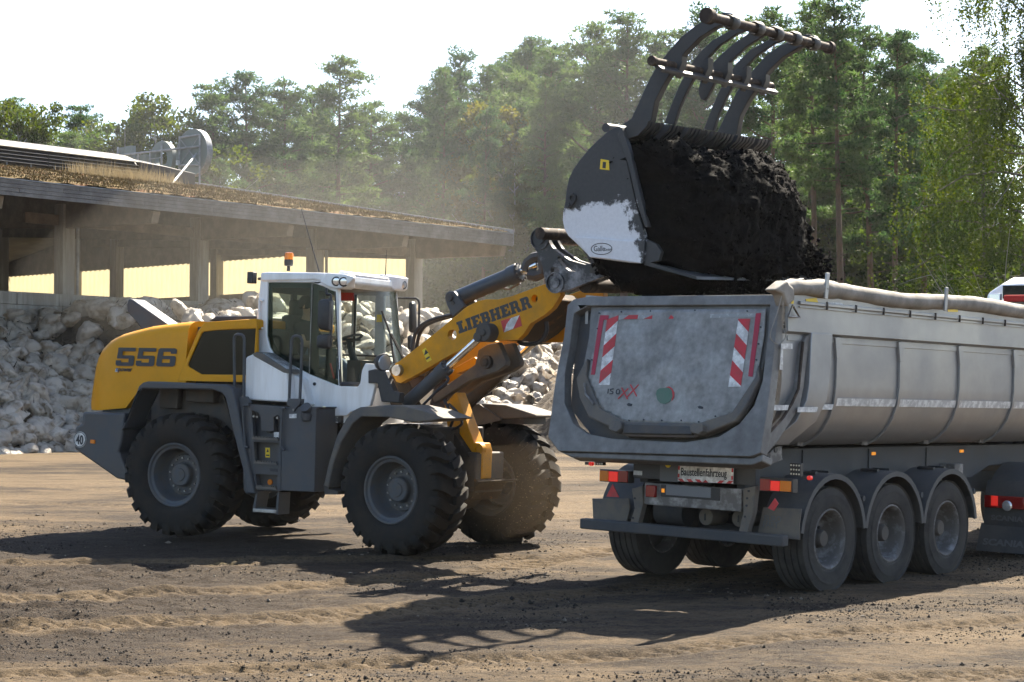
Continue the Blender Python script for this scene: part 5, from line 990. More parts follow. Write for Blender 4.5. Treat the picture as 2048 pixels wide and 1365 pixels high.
for pl in ([(1.310,0.806),(0.824,0.836),(0.805,0.734),(0.847,0.564),(1.285,0.534)], [(-0.837,0.853),(-1.280,0.863),(-1.260,0.712),(-1.267,0.557),(-0.774,0.556)]): MB().prism(pl, -.70, -.685, 'x').obj('mud_flap', 'grey_dusty', trailer, bevel=.004)
q = [(-0.700,-0.854,0.715),(-0.700,-0.838,0.653)]; text('lettering', 'EURO', 'ink_grey', trailer, rear_M(-.702, q[0][1], q[0][2]), .085, .9); text('lettering', 'PART', 'ink_grey', trailer, rear_M(-.702, q[1][1], q[1][2]), .085, .9)
for pl in ([(0.874,0.991),(0.787,0.858),(0.950,0.855)], [(-1.111,0.964),(-1.152,0.915),(-1.104,0.840),(-1.036,0.862)]): MB().prism(pl, -.925, -.915, 'x').obj('triangle_reflector', 'tape_red', trailer)
for pl in ([(-1.225,1.313),(-1.349,1.313),(-1.350,1.186),(-1.232,1.188)], [(1.181,1.260),(1.061,1.259),(1.058,1.175),(1.175,1.172)]):
    MB().prism(pl, -.85, -.80, 'x').obj('reversing_lamp', 'black_plastic', trailer, bevel=.004)
    for i in range(4):
        for j in range(3): p = lerp(lerp(pl[0], pl[1], (i + .5) / 4), lerp(pl[3], pl[2], (i + .5) / 4), (j + .5) / 3); MB().cyl((-.85, p[0], p[1]), (-.855, p[0], p[1]), .009, n=8).obj('led', 'led_clear', trailer)
for q in ([(-0.880,1.193,1.186)][0], [(-0.880,-1.473,1.181)][0]): MB().cyl((-.86, q[1], q[2]), (-.90, q[1], q[2]), .022, n=14).obj('outline_lamp', 'lamp_red_lit', trailer); MB().box((-.85, q[1] + .05, q[2]), (.03, .1, .03)).obj('outline_lamp_arm', 'black_plastic', trailer)
MB().prism([(-0.730,1.460),(-0.603,1.463),(-0.595,1.353),(-0.577,1.327),(-0.808,1.285),(-0.905,1.286),(-0.907,1.338)], -.98, -.93).obj('tipping_bracket', 'galvanised', trailer, bevel=.006)
for p in [(-0.855,-0.985,1.372),(-0.724,-0.985,1.429)]: MB().cyl((p[0], -.98, p[2]), (p[0], -.99, p[2]), .03, n=12).obj('bracket_hole', 'ink', trailer)
# rolled tarpaulin along the top edge
rt = random.Random(4); P = []; rad = []
for i in range(70):
    x = -1.18 + 8.8 * i / 69; k = 1 if i < 12 else .35
    P.append((x, -1.24 + .010 * math.sin(x * 3.1), 3.045 + .014 * math.sin(x * 2.3 + 1) - (.03 if i < 2 else 0) + (.03 * math.sin(math.pi * min(1, max(0, (x + .4) / 2.4))) * -1 if x > -.4 else 0)))
    rad.append(.085 + k * rt.uniform(-.012, .014) + (-.03 if i == 0 else 0))
b = MB(); b.tube(P, rad, 18); b.obj('tarpaulin_roll', 'tarp', trailer, smooth=70)
MB().prism([(-1.351,2.981),(-1.137,3.086),(-1.100,3.053),(-1.013,3.019),(-0.984,2.905),(-1.126,2.828),(-1.203,2.945),(-1.303,2.962)], -1.33, -1.19).obj('tarpaulin_end', 'tarp', trailer, bevel=.03, seg=3)
for x in (-.42, 2.14, 4.6): MB().prism([(x - .035, 2.94), (x + .025, 2.94), (x + .05, 3.20), (x - .01, 3.20)], -1.345, -1.325).obj('tarpaulin_stop', 'tub_grey', trailer, bevel=.004)
b = MB(); tri = [(-0.953,-1.280,2.849),(-1.041,-1.280,2.736),(-0.821,-1.280,2.739)]; b.tube(tri + tri[:1], .012, 6).obj('strap_handle', 'steel', trailer)
rope = [Vector(p) for p in [(-1.190,-1.300,2.933),(-1.266,-1.300,2.764),(-1.375,-1.300,2.570),(-1.349,-1.300,2.495),(-1.229,-1.300,2.465),(-1.124,-1.300,2.516),(-1.104,-1.300,2.606),(-1.161,-1.300,2.807),(-1.154,-1.300,2.922)]]
b = MB(); out = []
for i in range(len(rope) - 1):
    p0, p1, p2, p3 = rope[max(i - 1, 0)], rope[i], rope[i + 1], rope[min(i + 2, len(rope) - 1)]
    for k in range(5):
        t = k / 5; out.append(.5 * ((2 * p1) + (-p0 + p2) * t + (2 * p0 - 5 * p1 + 4 * p2 - p3) * t * t + (-p0 + 3 * p1 - 3 * p2 + p3) * t ** 3))
b.tube(out, .005, 5).obj('rope', 'tarp', trailer)

# ------------------------------------------------------------ truck tractor in front of the trailer
tr = empty('truck_tractor', M_T @ Matrix.Translation((5.2, 0, 0)))
tag(tr, 'white cab truck tractor coupled ahead of the grey tipper trailer', 'truck')
iX = Matrix.Translation((-5.2, 0, 0))
for y, nr in ((-1.02, True), (1.02, False)): truck_wheel(tr, 0, y, .525, nr)
for x in (3.7,):
    for y, nr in ((-1.02, True), (1.02, False)): truck_wheel(tr, x, y, .525, nr)
MB().box((1.6, -.4, .95), (5.4, .1, .25)).box((1.6, .4, .95), (5.4, .1, .25)).box((1.6, 0, .95), (4, .7, .1)).obj('chassis', 'chassis', tr)
MB().box((0, 0, 1.12), (.9, .9, .1)).obj('fifth_wheel', 'dark_metal', tr, bevel=.02)
for y0, y1 in ((-1.27, -.70), (.70, 1.27)):
    b = MB(); secs = []
    for k in range(19):
        a = R(-5 + 190 * k / 18); secs.append([(r * math.cos(a), y, .525 + r * math.sin(a)) for r, y in ((.68, y0), (.68, y1), (.66, y1), (.66, y0))])
    b.loft(secs).obj('mudguard', 'mudguard', tr, smooth=40)
    MB().prism([(-.60, 1.0), (-.66, .86), (-.68, .45), (-.62, .45)], y0, y1).obj('guard_skirt', 'mudguard', tr, bevel=.01)
    MB().prism([(-.67, .47), (-.80, .14), (-.785, .14), (-.655, .47)], y0 - .03, y1 + .04).obj('mud_flap', 'mudguard', tr, bevel=.004)
    for k in range(3): MB().box((-.45 + .02 * k, y0 + .1 + .15 * k, 1.03), (.02, .02, .02)).obj('guard_rib', 'mudguard', tr)
MB().box((-.70, -.98, .74), (.06, .52, .15)).obj('lamp_cluster', 'lamp_red', tr, bevel=.012); MB().box((-.735, -.86, .75), (.015, .085, .12)).obj('brake_lamp', 'lamp_red_lit', tr, bevel=.004)
MB().lathe([(.065, 0), (.05, -.02), (.001, -.025)], (-.73, -1.02, .70), 'x', 20).obj('reversing_lamp', 'lamp_clear', tr)
text('lettering', 'SCANIA', 'ink_grey', tr, rear_M(-.695, -.80, .515), .085, 1.35, .003); text('lettering', 'SCANIA', 'ink_grey', tr, rear_M(-.79, -.74, .22) @ Matrix.Rotation(R(-21), 4, 'X'), .11, 1.35, .004)
cabx = 3.05
side = [(cabx, 1.0), (cabx, 3.35), (cabx + .12, 3.62), (cabx + .5, 3.74), (cabx + 1.3, 3.78), (cabx + 1.9, 3.55), (cabx + 2.25, 2.6), (cabx + 2.3, 1.0)]
b = MB(); b.loft([[(x, y, z if z < 2 else z - dz) for x, z in side] for y, dz in ((-1.22, .42), (-1.15, .12), (-.95, .0), (0, -.03), (.95, 0), (1.15, .12), (1.22, .42))]).obj('cab', 'white_paint', tr, bevel=.03, smooth=40, seg=3)
MB().box((cabx - .005, .62, 3.50), (.03, .50, .19)).obj('rear_window', 'dark_glass', tr, bevel=.01); MB().box((cabx + .02, .62, 3.50), (.02, .48, .17)).obj('window_dark', 'interior', tr)
MB().box((cabx - .15, .20, 3.40), (.08, 1.15, .10)).obj('broom_head', 'red_bristle', tr, bevel=.02); MB().box((cabx - .15, .20, 3.33), (.09, 1.2, .04)).obj('broom_back', 'wood_beam', tr)
MB().box((cabx - .12, .93, 3.39), (.08, .18, .17)).obj('work_lamp', 'lamp_clear', tr, bevel=.012)
MB().cyl((cabx - .2, .5, 1.0), (cabx - .2, .5, 2.9), .09, n=14).box((cabx - .2, 0, 1.6), (.1, 1.6, .5)).obj('air_intake', 'chassis', tr)

# ------------------------------------------------------------ the compost sliding out of the bucket
def lump_mat():
    m = bpy.data.materials.new('compost'); nt, b = nodes_of(m); N, L = nt.nodes.new, nt.links.new
    tc = N('ShaderNodeTexCoord'); n = N('ShaderNodeTexNoise'); n.inputs['Scale'].default_value = 14; n.inputs['Detail'].default_value = 10; n.inputs['Roughness'].default_value = .75; L(tc.outputs['Object'], n.inputs['Vector'])
    mx = N('ShaderNodeMix'); mx.data_type = 'RGBA'; mx.inputs[6].default_value = (.0030, .0028, .0027, 1); mx.inputs[7].default_value = (.0105, .0088, .0078, 1)
    r = N('ShaderNodeMapRange'); r.inputs['From Min'].default_value = .45; r.inputs['From Max'].default_value = .75; L(n.outputs[0], r.inputs['Value']); L(r.outputs[0], mx.inputs[0]); L(mx.outputs[2], b.inputs['Base Color'])
    b.inputs['Roughness'].default_value = .95; b.inputs['Specular IOR Level'].default_value = .1
    bp = N('ShaderNodeBump'); bp.inputs['Distance'].default_value = .03; L(n.outputs[0], bp.inputs['Height']); L(bp.outputs[0], b.inputs['Normal'])
    MT['compost'] = m
lump_mat()
from mathutils import noise as mnoise
def heap(name, secs, seed, amp=.09):
    """secs: rings across the bucket (y, list of (x, z)); noise pushes the surface into lumps"""
    b = MB(); b.loft([[(x, y, z) for x, z in pts] for y, pts in secs]); me = bpy.data.meshes.new(name); me.from_pydata(b.v, [], b.f)
    bm = bmesh.new(); bm.from_mesh(me); bmesh.ops.recalc_face_normals(bm, faces=bm.faces); bmesh.ops.triangulate(bm, faces=[f for f in bm.faces if len(f.verts) > 4])
    for _ in range(1): bmesh.ops.subdivide_edges(bm, edges=bm.edges[:], cuts=3, use_grid_fill=True)
    bm.normal_update()
    for v in bm.verts:
        p = v.co * 1.0 + Vector((seed, 0, 0)); d = mnoise.fractal(p * 1.6, 1.0, 2.0, 4) * .11 + mnoise.fractal(p * 5.5, .9, 2.0, 4) * amp * .8 + abs(mnoise.noise(p * 13)) * .035; v.co += v.normal * d
    bm.to_mesh(me); bm.free(); me.shade_smooth(); me.materials.append(MT['compost']); return me
def ring(cx, cz, rx, rz, n=40, pw=2.4, flat=None):
    out = []
    for k in range(n):
        a = 2 * math.pi * k / n; ca, sa = math.cos(a), math.sin(a)
        x = cx + rx * math.copysign(abs(ca) ** (2 / pw), ca); z = cz + rz * math.copysign(abs(sa) ** (2 / pw), sa); out.append((x, z))
    return out
secs = []
for i in range(26):
    y = -1.42 + 2.90 * i / 25; t = i / 25
    e = min(1, .62 + 2.2 * min(t, 1 - t) ** .7)
    fx = .50 + .34 * math.sin(math.pi * min(1, t * 1.05)) + .10 * t     # how far the heap bulges out of the mouth
    top_ = 4.90 - .10 * t - .22 * max(0, t - .75) * 4
    low = 3.30 - .10 * math.sin(math.pi * t)
    secs.append((y, ring((2.95 + 3.55 + fx) / 2, (top_ + low) / 2, (.60 + fx) / 2 * e + .10, (top_ - low) / 2 * (.86 + .14 * e), pw=2.9)))
me = heap('compost_load', secs, 3.0)
load = link('compost_load', me, None); load.matrix_world = M_B
tag(load, 'black crumbly compost sliding out of the raised bucket', 'compost', kind='stuff')
# crumbs over the surface, the crumbling far edge and the stream falling into the trailer
rgf = np.random.default_rng(11)
hv = np.empty(len(me.vertices) * 3, np.float32); me.vertices.foreach_get('co', hv); hv = hv.reshape(-1, 3); hv = hv[rgf.integers(0, len(hv), 15000)] + rgf.normal(0, .016, (15000, 3)); hsz = rgf.gamma(1.3, .0062, 15000).clip(.004, .036)
n = 9000; yv = rgf.uniform(-.9, 1.5, n); xv = 4.0 + .30 * rgf.normal(0, 1, n).clip(-1.6, 1.6) + .06 * yv; zv = 3.45 - rgf.gamma(1.6, .40, n).clip(0, 1.9); p = np.stack([xv, yv, zv], 1); s = rgf.gamma(1.3, .008, n).clip(.004, .04)
n2 = 5200; cl = rgf.integers(0, 9, n2); cc = np.array([(4.02, 1.50, 3.95), (4.10, 1.56, 3.78), (4.16, 1.60, 3.60), (4.12, 1.66, 3.66), (4.18, 1.55, 3.46), (4.05, 1.5, 3.5), (4.2, 1.62, 3.3), (4.0, 1.52, 3.3), (4.1, 1.5, 3.15)])[cl]
p2 = cc + rgf.normal(0, 1, (n2, 3)) * np.array([.09, .08, .085]) * rgf.uniform(.3, 1.3, (n2, 1)); s2 = rgf.gamma(1.4, .013, n2).clip(.005, .07)
n3 = 420; p3 = np.stack([4.1 + .3 * rgf.normal(0, 1, n3), rgf.uniform(-.4, 1.9, n3), 3.5 + .45 * rgf.normal(0, 1, n3)], 1); s3 = rgf.gamma(1.2, .006, n3).clip(.003, .02)
me = scatter_lumps('falling_compost', np.concatenate([hv, p, p2, p3]), np.concatenate([hsz, s, s2, s3]), 'compost', 12, 1.0)
fo = link('falling_compost', me); fo.matrix_world = M_B; tag(fo, 'loose black crumbs dropping from the bucket into the trailer', 'compost', kind='stuff')
secs = [(x, [(y, z) for y, z in [(-.85, 1.68), (-.6, 1.56), (.6, 1.56), (.85, 1.68), (1.10, 2.2 + h * .2), (.6, 2.35 + h), (0, 2.5 + h), (-.6, 2.35 + h), (-1.10, 2.2 + h * .2)]]) for x, h in ((-.6, -.7), (.1, -.3), (1.0, .1), (2.0, .35), (3.0, .2), (4.2, -.2), (5.5, -.6), (7.2, -.8))]
b = MB(); b.loft([[(x, y, z) for y, z in s_] for x, s_ in secs]); ld = b.obj('trailer_load', 'compost', None, smooth=60); ld.matrix_world = M_T
tag(ld, 'heap of black compost lying inside the grey trailer body', 'compost', kind='stuff')


# ------------------------------------------------------------ open hall with a planted roof
M_H = Matrix(((0.64279,-0.76604,0.00000,-14.59714),(0.76604,0.64279,0.00000,60.00000),(0.00000,0.00000,1.00000,0.30000),(0.00000,0.00000,0.00000,1.00000)))
hall = empty('open_hall', M_H)
tag(hall, 'open timber hall with a planted roof on concrete columns behind the sacks', 'building')
def roof_z(y): return 8.03 + .175 * (y + 4.6) if y < 14 else 8.03 + .175 * 18.6 - .175 * (y - 14)
XL, XR = -34.0, 17.26
COLS = (-28.5, -22.8, -17.1, -11.4, -5.7, 0.0, 5.7, 11.3, 16.72)
for x in COLS:
    if x < -7: continue
    MB().box((x + .24, .24, 6.6), (.48, .48, 2.95)).obj('column', 'concrete', hall, bevel=.02)
for x in COLS:
    MB().box((x + .22, 12.0, 7.0), (.42, .42, 5.0)).obj('column', 'concrete', hall, bevel=.02); MB().box((x + .22, 22.0, 7.0), (.42, .42, 5.0)).obj('column', 'concrete', hall, bevel=.02)
    x0 = x + .10; MB().prism([(-4.35, 7.18), (-4.45, 7.55), (14, roof_z(14) - .55), (14, 8.2), (.5, 7.30)], x0, x0 + .28, 'x').obj('roof_beam', 'wood_beam', hall, bevel=.015)
MB().cyl((.66, .10, 5.1), (.66, .10, 7.9), .055, n=10).obj('drainpipe', 'zinc', hall); MB().cyl((12.0, .10, 5.1), (12.0, .10, 7.9), .055, n=10).obj('drainpipe', 'zinc', hall)
MB().box((8, 0.30, 7.55), (18.6, .16, .34)).obj('eave_beam', 'wood_beam', hall)
# roof deck, soffit and planted layer
n_ = 24; b = MB(); secs = []
for y in (-4.58, 14, 31): secs.append([(XL, y, roof_z(y) - .06), (XR - .02, y, roof_z(y) - .06), (XR - .02, y, roof_z(y) - .45), (XL, y, roof_z(y) - .45)])
b.loft(secs).obj('roof', 'soffit', hall, smooth=0)
def sedum_mat():
    m = bpy.data.materials.new('sedum'); nt, b = nodes_of(m); N, L = nt.nodes.new, nt.links.new; tc = N('ShaderNodeTexCoord')
    def nz(s, d=8):
        n = N('ShaderNodeTexNoise'); n.inputs['Scale'].default_value = s; n.inputs['Detail'].default_value = d; n.inputs['Roughness'].default_value = .65; L(tc.outputs['Object'], n.inputs['Vector']); return n.outputs[0]
    cr = N('ShaderNodeValToRGB'); e = cr.color_ramp.elements; e[0].position = .30; e[0].color = (.075, .05, .025, 1); e[1].position = .72; e[1].color = (.18, .145, .043, 1)
    for p, c_ in ((.38, (.13, .05, .026)), (.45, (.13, .083, .038)), (.52, (.10, .075, .028)), (.58, (.155, .105, .05)), (.65, (.115, .095, .026))): q = cr.color_ramp.elements.new(p); q.color = (*c_, 1)
    mx = N('ShaderNodeMath'); mx.operation = 'MULTIPLY_ADD'; mx.inputs[1].default_value = .55; L(nz(3.0), mx.inputs[0])
    m2 = N('ShaderNodeMath'); m2.operation = 'MULTIPLY'; m2.inputs[1].default_value = .45; L(nz(.6, 4), m2.inputs[0]); L(m2.outputs[0], mx.inputs[2]); L(mx.outputs[0], cr.inputs[0]); L(cr.outputs[0], b.inputs['Base Color'])
    b.inputs['Roughness'].default_value = .95; b.inputs['Specular IOR Level'].default_value = .1; bp = N('ShaderNodeBump'); bp.inputs['Distance'].default_value = .05; L(nz(9), bp.inputs['Height']); L(bp.outputs[0], b.inputs['Normal']); MT['sedum'] = m
sedum_mat()
rs = np.random.default_rng(3)
gx_, gy_ = np.meshgrid(np.linspace(-12, XR - .05, 190), np.linspace(-4.52, 14, 120)); gz_ = 8.03 + .175 * (gy_ + 4.6) + .05 + .10 * np.maximum(fbm(gx_ * 2.1, gy_ * 2.1, 4, 61), -.3) 
I2 = np.arange(gx_.size).reshape(gx_.shape); qd = np.stack([I2[:-1, :-1].ravel(), I2[:-1, 1:].ravel(), I2[1:, 1:].ravel(), I2[1:, :-1].ravel()], 1)
tag(link('roof_planting', np_mesh('roof_planting', np.stack([gx_.ravel(), gy_.ravel(), gz_.ravel()], 1), [qd], 'sedum', True), hall), kind='stuff')
def blades(n, c, d, l, w, rs):
    """n thin triangles from the points c along d"""
    s_ = np.cross(d, rs.normal(0, 1, d.shape)); s_ /= np.linalg.norm(s_, axis=1, keepdims=True) + 1e-9
    V = np.stack([c - s_ * w[:, None] / 2, c + s_ * w[:, None] / 2, c + d * l[:, None]], 1).reshape(-1, 3); return V, np.arange(3 * n).reshape(-1, 3)
n = 46000; px_ = rs.uniform(-12, XR - .1, n); py_ = rs.uniform(-4.5, 13.5, n); c = np.stack([px_, py_, 8.08 + .175 * (py_ + 4.6)], 1); d = rs.normal(0, .5, (n, 3)); d[:, 2] = 1; d /= np.linalg.norm(d, axis=1, keepdims=True)
V, T_ = blades(n, c, d, rs.uniform(.04, .15, n), rs.uniform(.02, .055, n), rs); tag(link('sedum_tufts', np_mesh('sedum_tufts', V, [T_], 'sedum'), hall), kind='stuff')
n = 2600; t = rs.beta(1.2, 1.2, n); px_ = 6.6 + 5.8 * t + rs.normal(0, .35, n); py_ = 8.55 + 1.25 * t + rs.normal(-.25, .3, n); c = np.stack([px_, py_, 8.08 + .175 * (py_ + 4.6)], 1); d = rs.normal(0, .16, (n, 3)); d[:, 2] = 1; d /= np.linalg.norm(d, axis=1, keepdims=True)
V, T_ = blades(n, c, d, rs.uniform(.15, .6, n) * np.where(rs.uniform(0, 1, n) < .06, 1.9, 1), rs.uniform(.010, .024, n), rs); tag(link('dry_grass', np_mesh('dry_grass', V, [T_], 'straw'), hall), kind='stuff')
# fascia boards, each a plank, and the metal edges
rf_ = random.Random(2)
for r in range(4):
    x = -12.0 - rf_.uniform(0, 2); z1 = 8.02 - r * .1165
    while x < XR:
        l = rf_.uniform(2.4, 4.6); x1 = min(x + l, XR + .03); off = rf_.uniform(0, .012)
        MB().box(((x + x1) / 2 , -4.60 - .02 * r * 0 - off, z1 - .055), (x1 - x - .006, .035, .106)).obj('plank', 'wood_grey', hall, bevel=.004, seg=1); x = x1
MB().box(((-12 + XR) / 2, -4.60, 8.045), (XR + 12, .09, .03)).obj('eave_edge', 'zinc', hall)
b = MB(); b.loft([[(XR - .04, y, roof_z(y) + .16), (XR + .06, y, roof_z(y) + .16), (XR + .06, y, roof_z(y) - .42), (XR - .04, y, roof_z(y) - .42)] for y in (-4.62, 14)]).obj('verge_edge', 'zinc', hall)
# gable wall: boarding above, a strip of corrugated translucent sheet, concrete below
def sheet_mat():
    m = bpy.data.materials.new('translucent_sheet'); m.use_nodes = True; nt = m.node_tree; nt.nodes.clear(); N, L = nt.nodes.new, nt.links.new
    o = N('ShaderNodeOutputMaterial'); tc = N('ShaderNodeTexCoord'); n = N('ShaderNodeTexNoise'); n.inputs['Scale'].default_value = 1.2; n.inputs['Detail'].default_value = 6; L(tc.outputs['Object'], n.inputs['Vector'])
    mx = N('ShaderNodeMix'); mx.data_type = 'RGBA'; mx.inputs[6].default_value = (.33, .285, .17, 1); mx.inputs[7].default_value = (.36, .32, .21, 1); L(n.outputs[0], mx.inputs[0])
    t = N('ShaderNodeBsdfTranslucent'); d = N('ShaderNodeBsdfDiffuse'); L(mx.outputs[2], t.inputs[0]); L(mx.outputs[2], d.inputs[0]); s = N('ShaderNodeMixShader'); s.inputs[0].default_value = .22; L(t.outputs[0], s.inputs[1]); L(d.outputs[0], s.inputs[2]); L(s.outputs[0], o.inputs[0]); MT['translucent_sheet'] = m
sheet_mat()
b = MB(); k = 0; rows = []
y = .5
while y < 30: rows.append((17.10 + (.035 if k % 4 in (1, 2) else 0), y)); y += .075 if k % 2 else .10; k += 1
b.loft([[(x, yy, 6.30) for x, yy in rows], [(x, yy, 7.82) for x, yy in rows]], closed=False).obj('translucent_wall', 'translucent_sheet', hall, smooth=0)
b = MB(); b.loft([[(17.02, yy, 7.80), (17.14, yy, 7.80), (17.14, yy, roof_z(yy) - .45), (17.02, yy, roof_z(yy) - .45)] for yy in (.5, 14, 30)]).obj('gable_boarding', 'wood_beam', hall)
MB().box((17.06, 15.2, 3.3), (.26, 29.4, 6.0)).obj('gable_base', 'concrete', hall)
MB().box((-8.5, 30.2, 5.0), (51, .2, 7.0)).obj('back_wall', 'wood_beam', hall); MB().box((XL, 13, 5.0), (.2, 34, 8)).obj('end_wall', 'wood_beam', hall)
MB().box((-8.5, 15, 4.5), (51, 30, .3)).obj('hall_floor', 'concrete', hall)
# ridge ventilator with louvres
A = Vector((-6.0, 6.55)); Bq = Vector((13.4, 10.85)); dv = (Bq - A).normalized(); nv = Vector((dv.y, -dv.x)); Lv = (Bq - A).length
def louv(s, off, h): p = A + dv * s + nv * off; return (p.x, p.y, roof_z(p.y) + h)
def lbar(name, m, s0, s1, o0, h0, o1, h1, th=.03): return MB().loft([[louv(s, o0, h0), louv(s, o1, h1), louv(s, o1, h1 - th), louv(s, o0, h0 - th)] for s in (s0, s1)]).obj(name, m, hall)
seg = [0, 4.5, 8.3, 12.2, 16.0, 17.6]
for i in range(5):
    for k in range(4):
        lbar('louvre_slat', 'louvre_dark', seg[i] + .02, seg[i + 1] - .02, .16, .24 + k * .135, -.02, .35 + k * .135, .02)
        lbar('slat_edge', 'cream_cap', seg[i] + .02, seg[i + 1] - .02, .175, .245 + k * .135, .162, .25 + k * .135, .022)
    lbar('ridge_cap', 'cream_cap', seg[i], seg[i + 1] - .01, .20, .80, -.55, .98, .03)
    for s in np.arange(seg[i] + .4, seg[i + 1], 1.3): MB().box(louv(s, .1, .1), (.05, .05, .25)).obj('louvre_post', 'zinc', hall)
MB().loft([[louv(s, -.06, .05), louv(s, -.06, .85), louv(s, -1.0, 1.0), louv(s, -1.0, 0)] for s in (0, 17.6)]).obj('ventilator_back', 'louvre_dark', hall)
MB().loft([[louv(s, o, h) for o, h in ((.18, .02), (.18, t_), (-.9, t_ + .1), (-.9, .02))] for s, t_ in ((17.62, .80), (19.2, .74), (21.3, .58))]).obj('ventilator_end', 'louvre_dark', hall, bevel=.01)
# low wall of concrete blocks in front of the hall
wall = empty('block_wall', M_H); tag(wall, 'grey concrete block wall under the hall columns, behind the sacks', 'wall')
rw = random.Random(9)
for r in range(4):
    x = -9.0 + (0 if r % 2 else .8); z = 5.13 - (r + 1) * .41
    while x < 26.5:
        MB().box((x + .8, .2 + rw.uniform(-.01, .01), z + .205), (1.588, .58, .400)).obj('block', 'concrete', wall, bevel=.015); x += 1.6
MB().box((8.5, .25, 1.73), (36, .5, 3.5)).obj('wall_foot', 'concrete', wall)
# roof-top sign seen from behind
sign = empty('rooftop_sign', M_H @ Matrix.Translation((16.5, 13.2, roof_z(13.2)))); tag(sign, 'big round rooftop sign and letters seen from behind on a steel frame', 'sign')
iS = Matrix.Translation((-16.5, -13.2, -roof_z(13.2)))
def sbar(pts, r=.045, m='zinc', name='frame_bar'): return MB().tube(pts, r, 6).obj(name, m, sign, iS)
MB().lathe([(.001, 0), (1.03, 0), (1.03, .30), (.001, .30)], (16.55, 13.25, 12.62), 'x', 48).obj('round_panel', 'sign_back', sign, iS)
MB().lathe([(1.035, -.01), (1.045, -.01), (1.045, .31), (1.035, .31)], (16.55, 13.25, 12.62), 'x', 48, closed=True).obj('panel_rim', 'zinc', sign, iS)
MB().lathe([(.80, 0), (.42, 0), (.42, .25), (.80, .25)], (16.55, 15.35, 12.52), 'x', 40, closed=True).obj('letter_ring', 'sign_back', sign, iS)
for y0, y1, z0, z1 in ((18.0, 18.5, 12.3, 13.28), (17.4, 17.95, 12.3, 13.3), (16.4, 17.1, 12.4, 12.82), (14.9, 15.9, 12.0, 12.25)): MB().box((16.65, (y0 + y1) / 2, (z0 + z1) / 2), (.22, y1 - y0, z1 - z0)).obj('letter', 'sign_back', sign, iS)
for p in ([(16.45, 12.6, 11.0), (16.45, 12.6, 13.35)], [(16.45, 13.97, 11.2), (16.45, 13.97, 13.38)], [(16.45, 15.2, 12), (16.45, 15.2, 13.2)], [(16.45, 16.0, 12.0), (16.45, 16.0, 12.85)], [(16.45, 18.3, 12.3), (16.45, 18.3, 13.3)], [(16.45, 16.85, 12.3), (16.45, 16.85, 12.87)], [(16.42, 12.6, 12.82), (16.42, 19.6, 12.93)], [(16.43, 12.6, 13.33), (16.43, 13.97, 13.33)], [(16.43, 12.6, 12.0), (16.43, 13.97, 12.1)]): sbar(p)
for p in ([(16.44, 12.62, 12.05), (16.44, 13.95, 13.3)], [(16.44, 12.62, 13.3), (16.44, 13.95, 12.1)], [(16.44, 15.1, 12.55), (16.44, 16.0, 12.55)]): sbar(p, .022)
sbar([(16.4, 12.75, 12.5), (12.4, 9.6, 10.55)], .05)
MB().box((16.36, 13.97, 12.2), (.12, .12, .2)).obj('junction_box', 'tape_white', sign, iS)


# ------------------------------------------------------------ heap of filled white sacks below the hall
def ztop(x): return float(np.interp(x, [-9, -3.5, -1.5, 0.5, 3, 10, 12, 15, 18, 22, 26, 30], [3.6, 3.85, 4.45, 4.4, 4.4, 4.65, 4.3, 3.9, 3.5, 3.0, 2.3, 1.0]))
def heap_pt(x, s):
    # left of the hall's first column the heap leans on the wall; farther right it has spread out past the eave as a broad bank
    w = min(1, max(0, (x + 1.6) / 2.6)); w = w * w * (3 - 2 * w); zt = ztop(x); bank = 6.0 * w; f = .42 * w
    if s < f: y = -.3 - bank * s / f; z = zt + .15 * math.sin(x * 1.3 + s * 9)
    else:
        t = (s - f) / (1 - f); y = -.3 - bank - (1.0 - .6 * w) * min(1, t * 6) - 4.4 * t; z = .10 + (zt - .10) * (1 - t) ** 1.12
    return Vector((x, y - .3 * math.sin(x * .9), z + .22 * math.sin(x * 1.7 + s * 5) * s * (1 - s) * 3))
xs_ = np.linspace(-10, 33, 120); ss_ = np.linspace(0, 1.03, 26)
V = np.array([heap_pt(x, s) + Vector((0, .25, -.22)) for s in ss_ for x in xs_]); V[:, 2] += .25 * fbm(V[:, 0] * 1.3, V[:, 1] * 1.3 + V[:, 2], 4, 71)
I3 = np.arange(len(V)).reshape(len(ss_), len(xs_)); qd = np.stack([I3[:-1, :-1].ravel(), I3[:-1, 1:].ravel(), I3[1:, 1:].ravel(), I3[1:, :-1].ravel()], 1)
mat('heap_soil', (0.060, 0.042, 0.026), .95, dirt=(0.022, 0.017, 0.012), amt=.5, scale=2.2, bump=.05, bscale=9)
hs = link('sack_heap_soil', np_mesh('sack_heap_soil', V, [qd], 'heap_soil', True)); hs.matrix_world = M_H; tag(hs, 'brown garden waste showing between the white sacks', 'soil', kind='stuff')
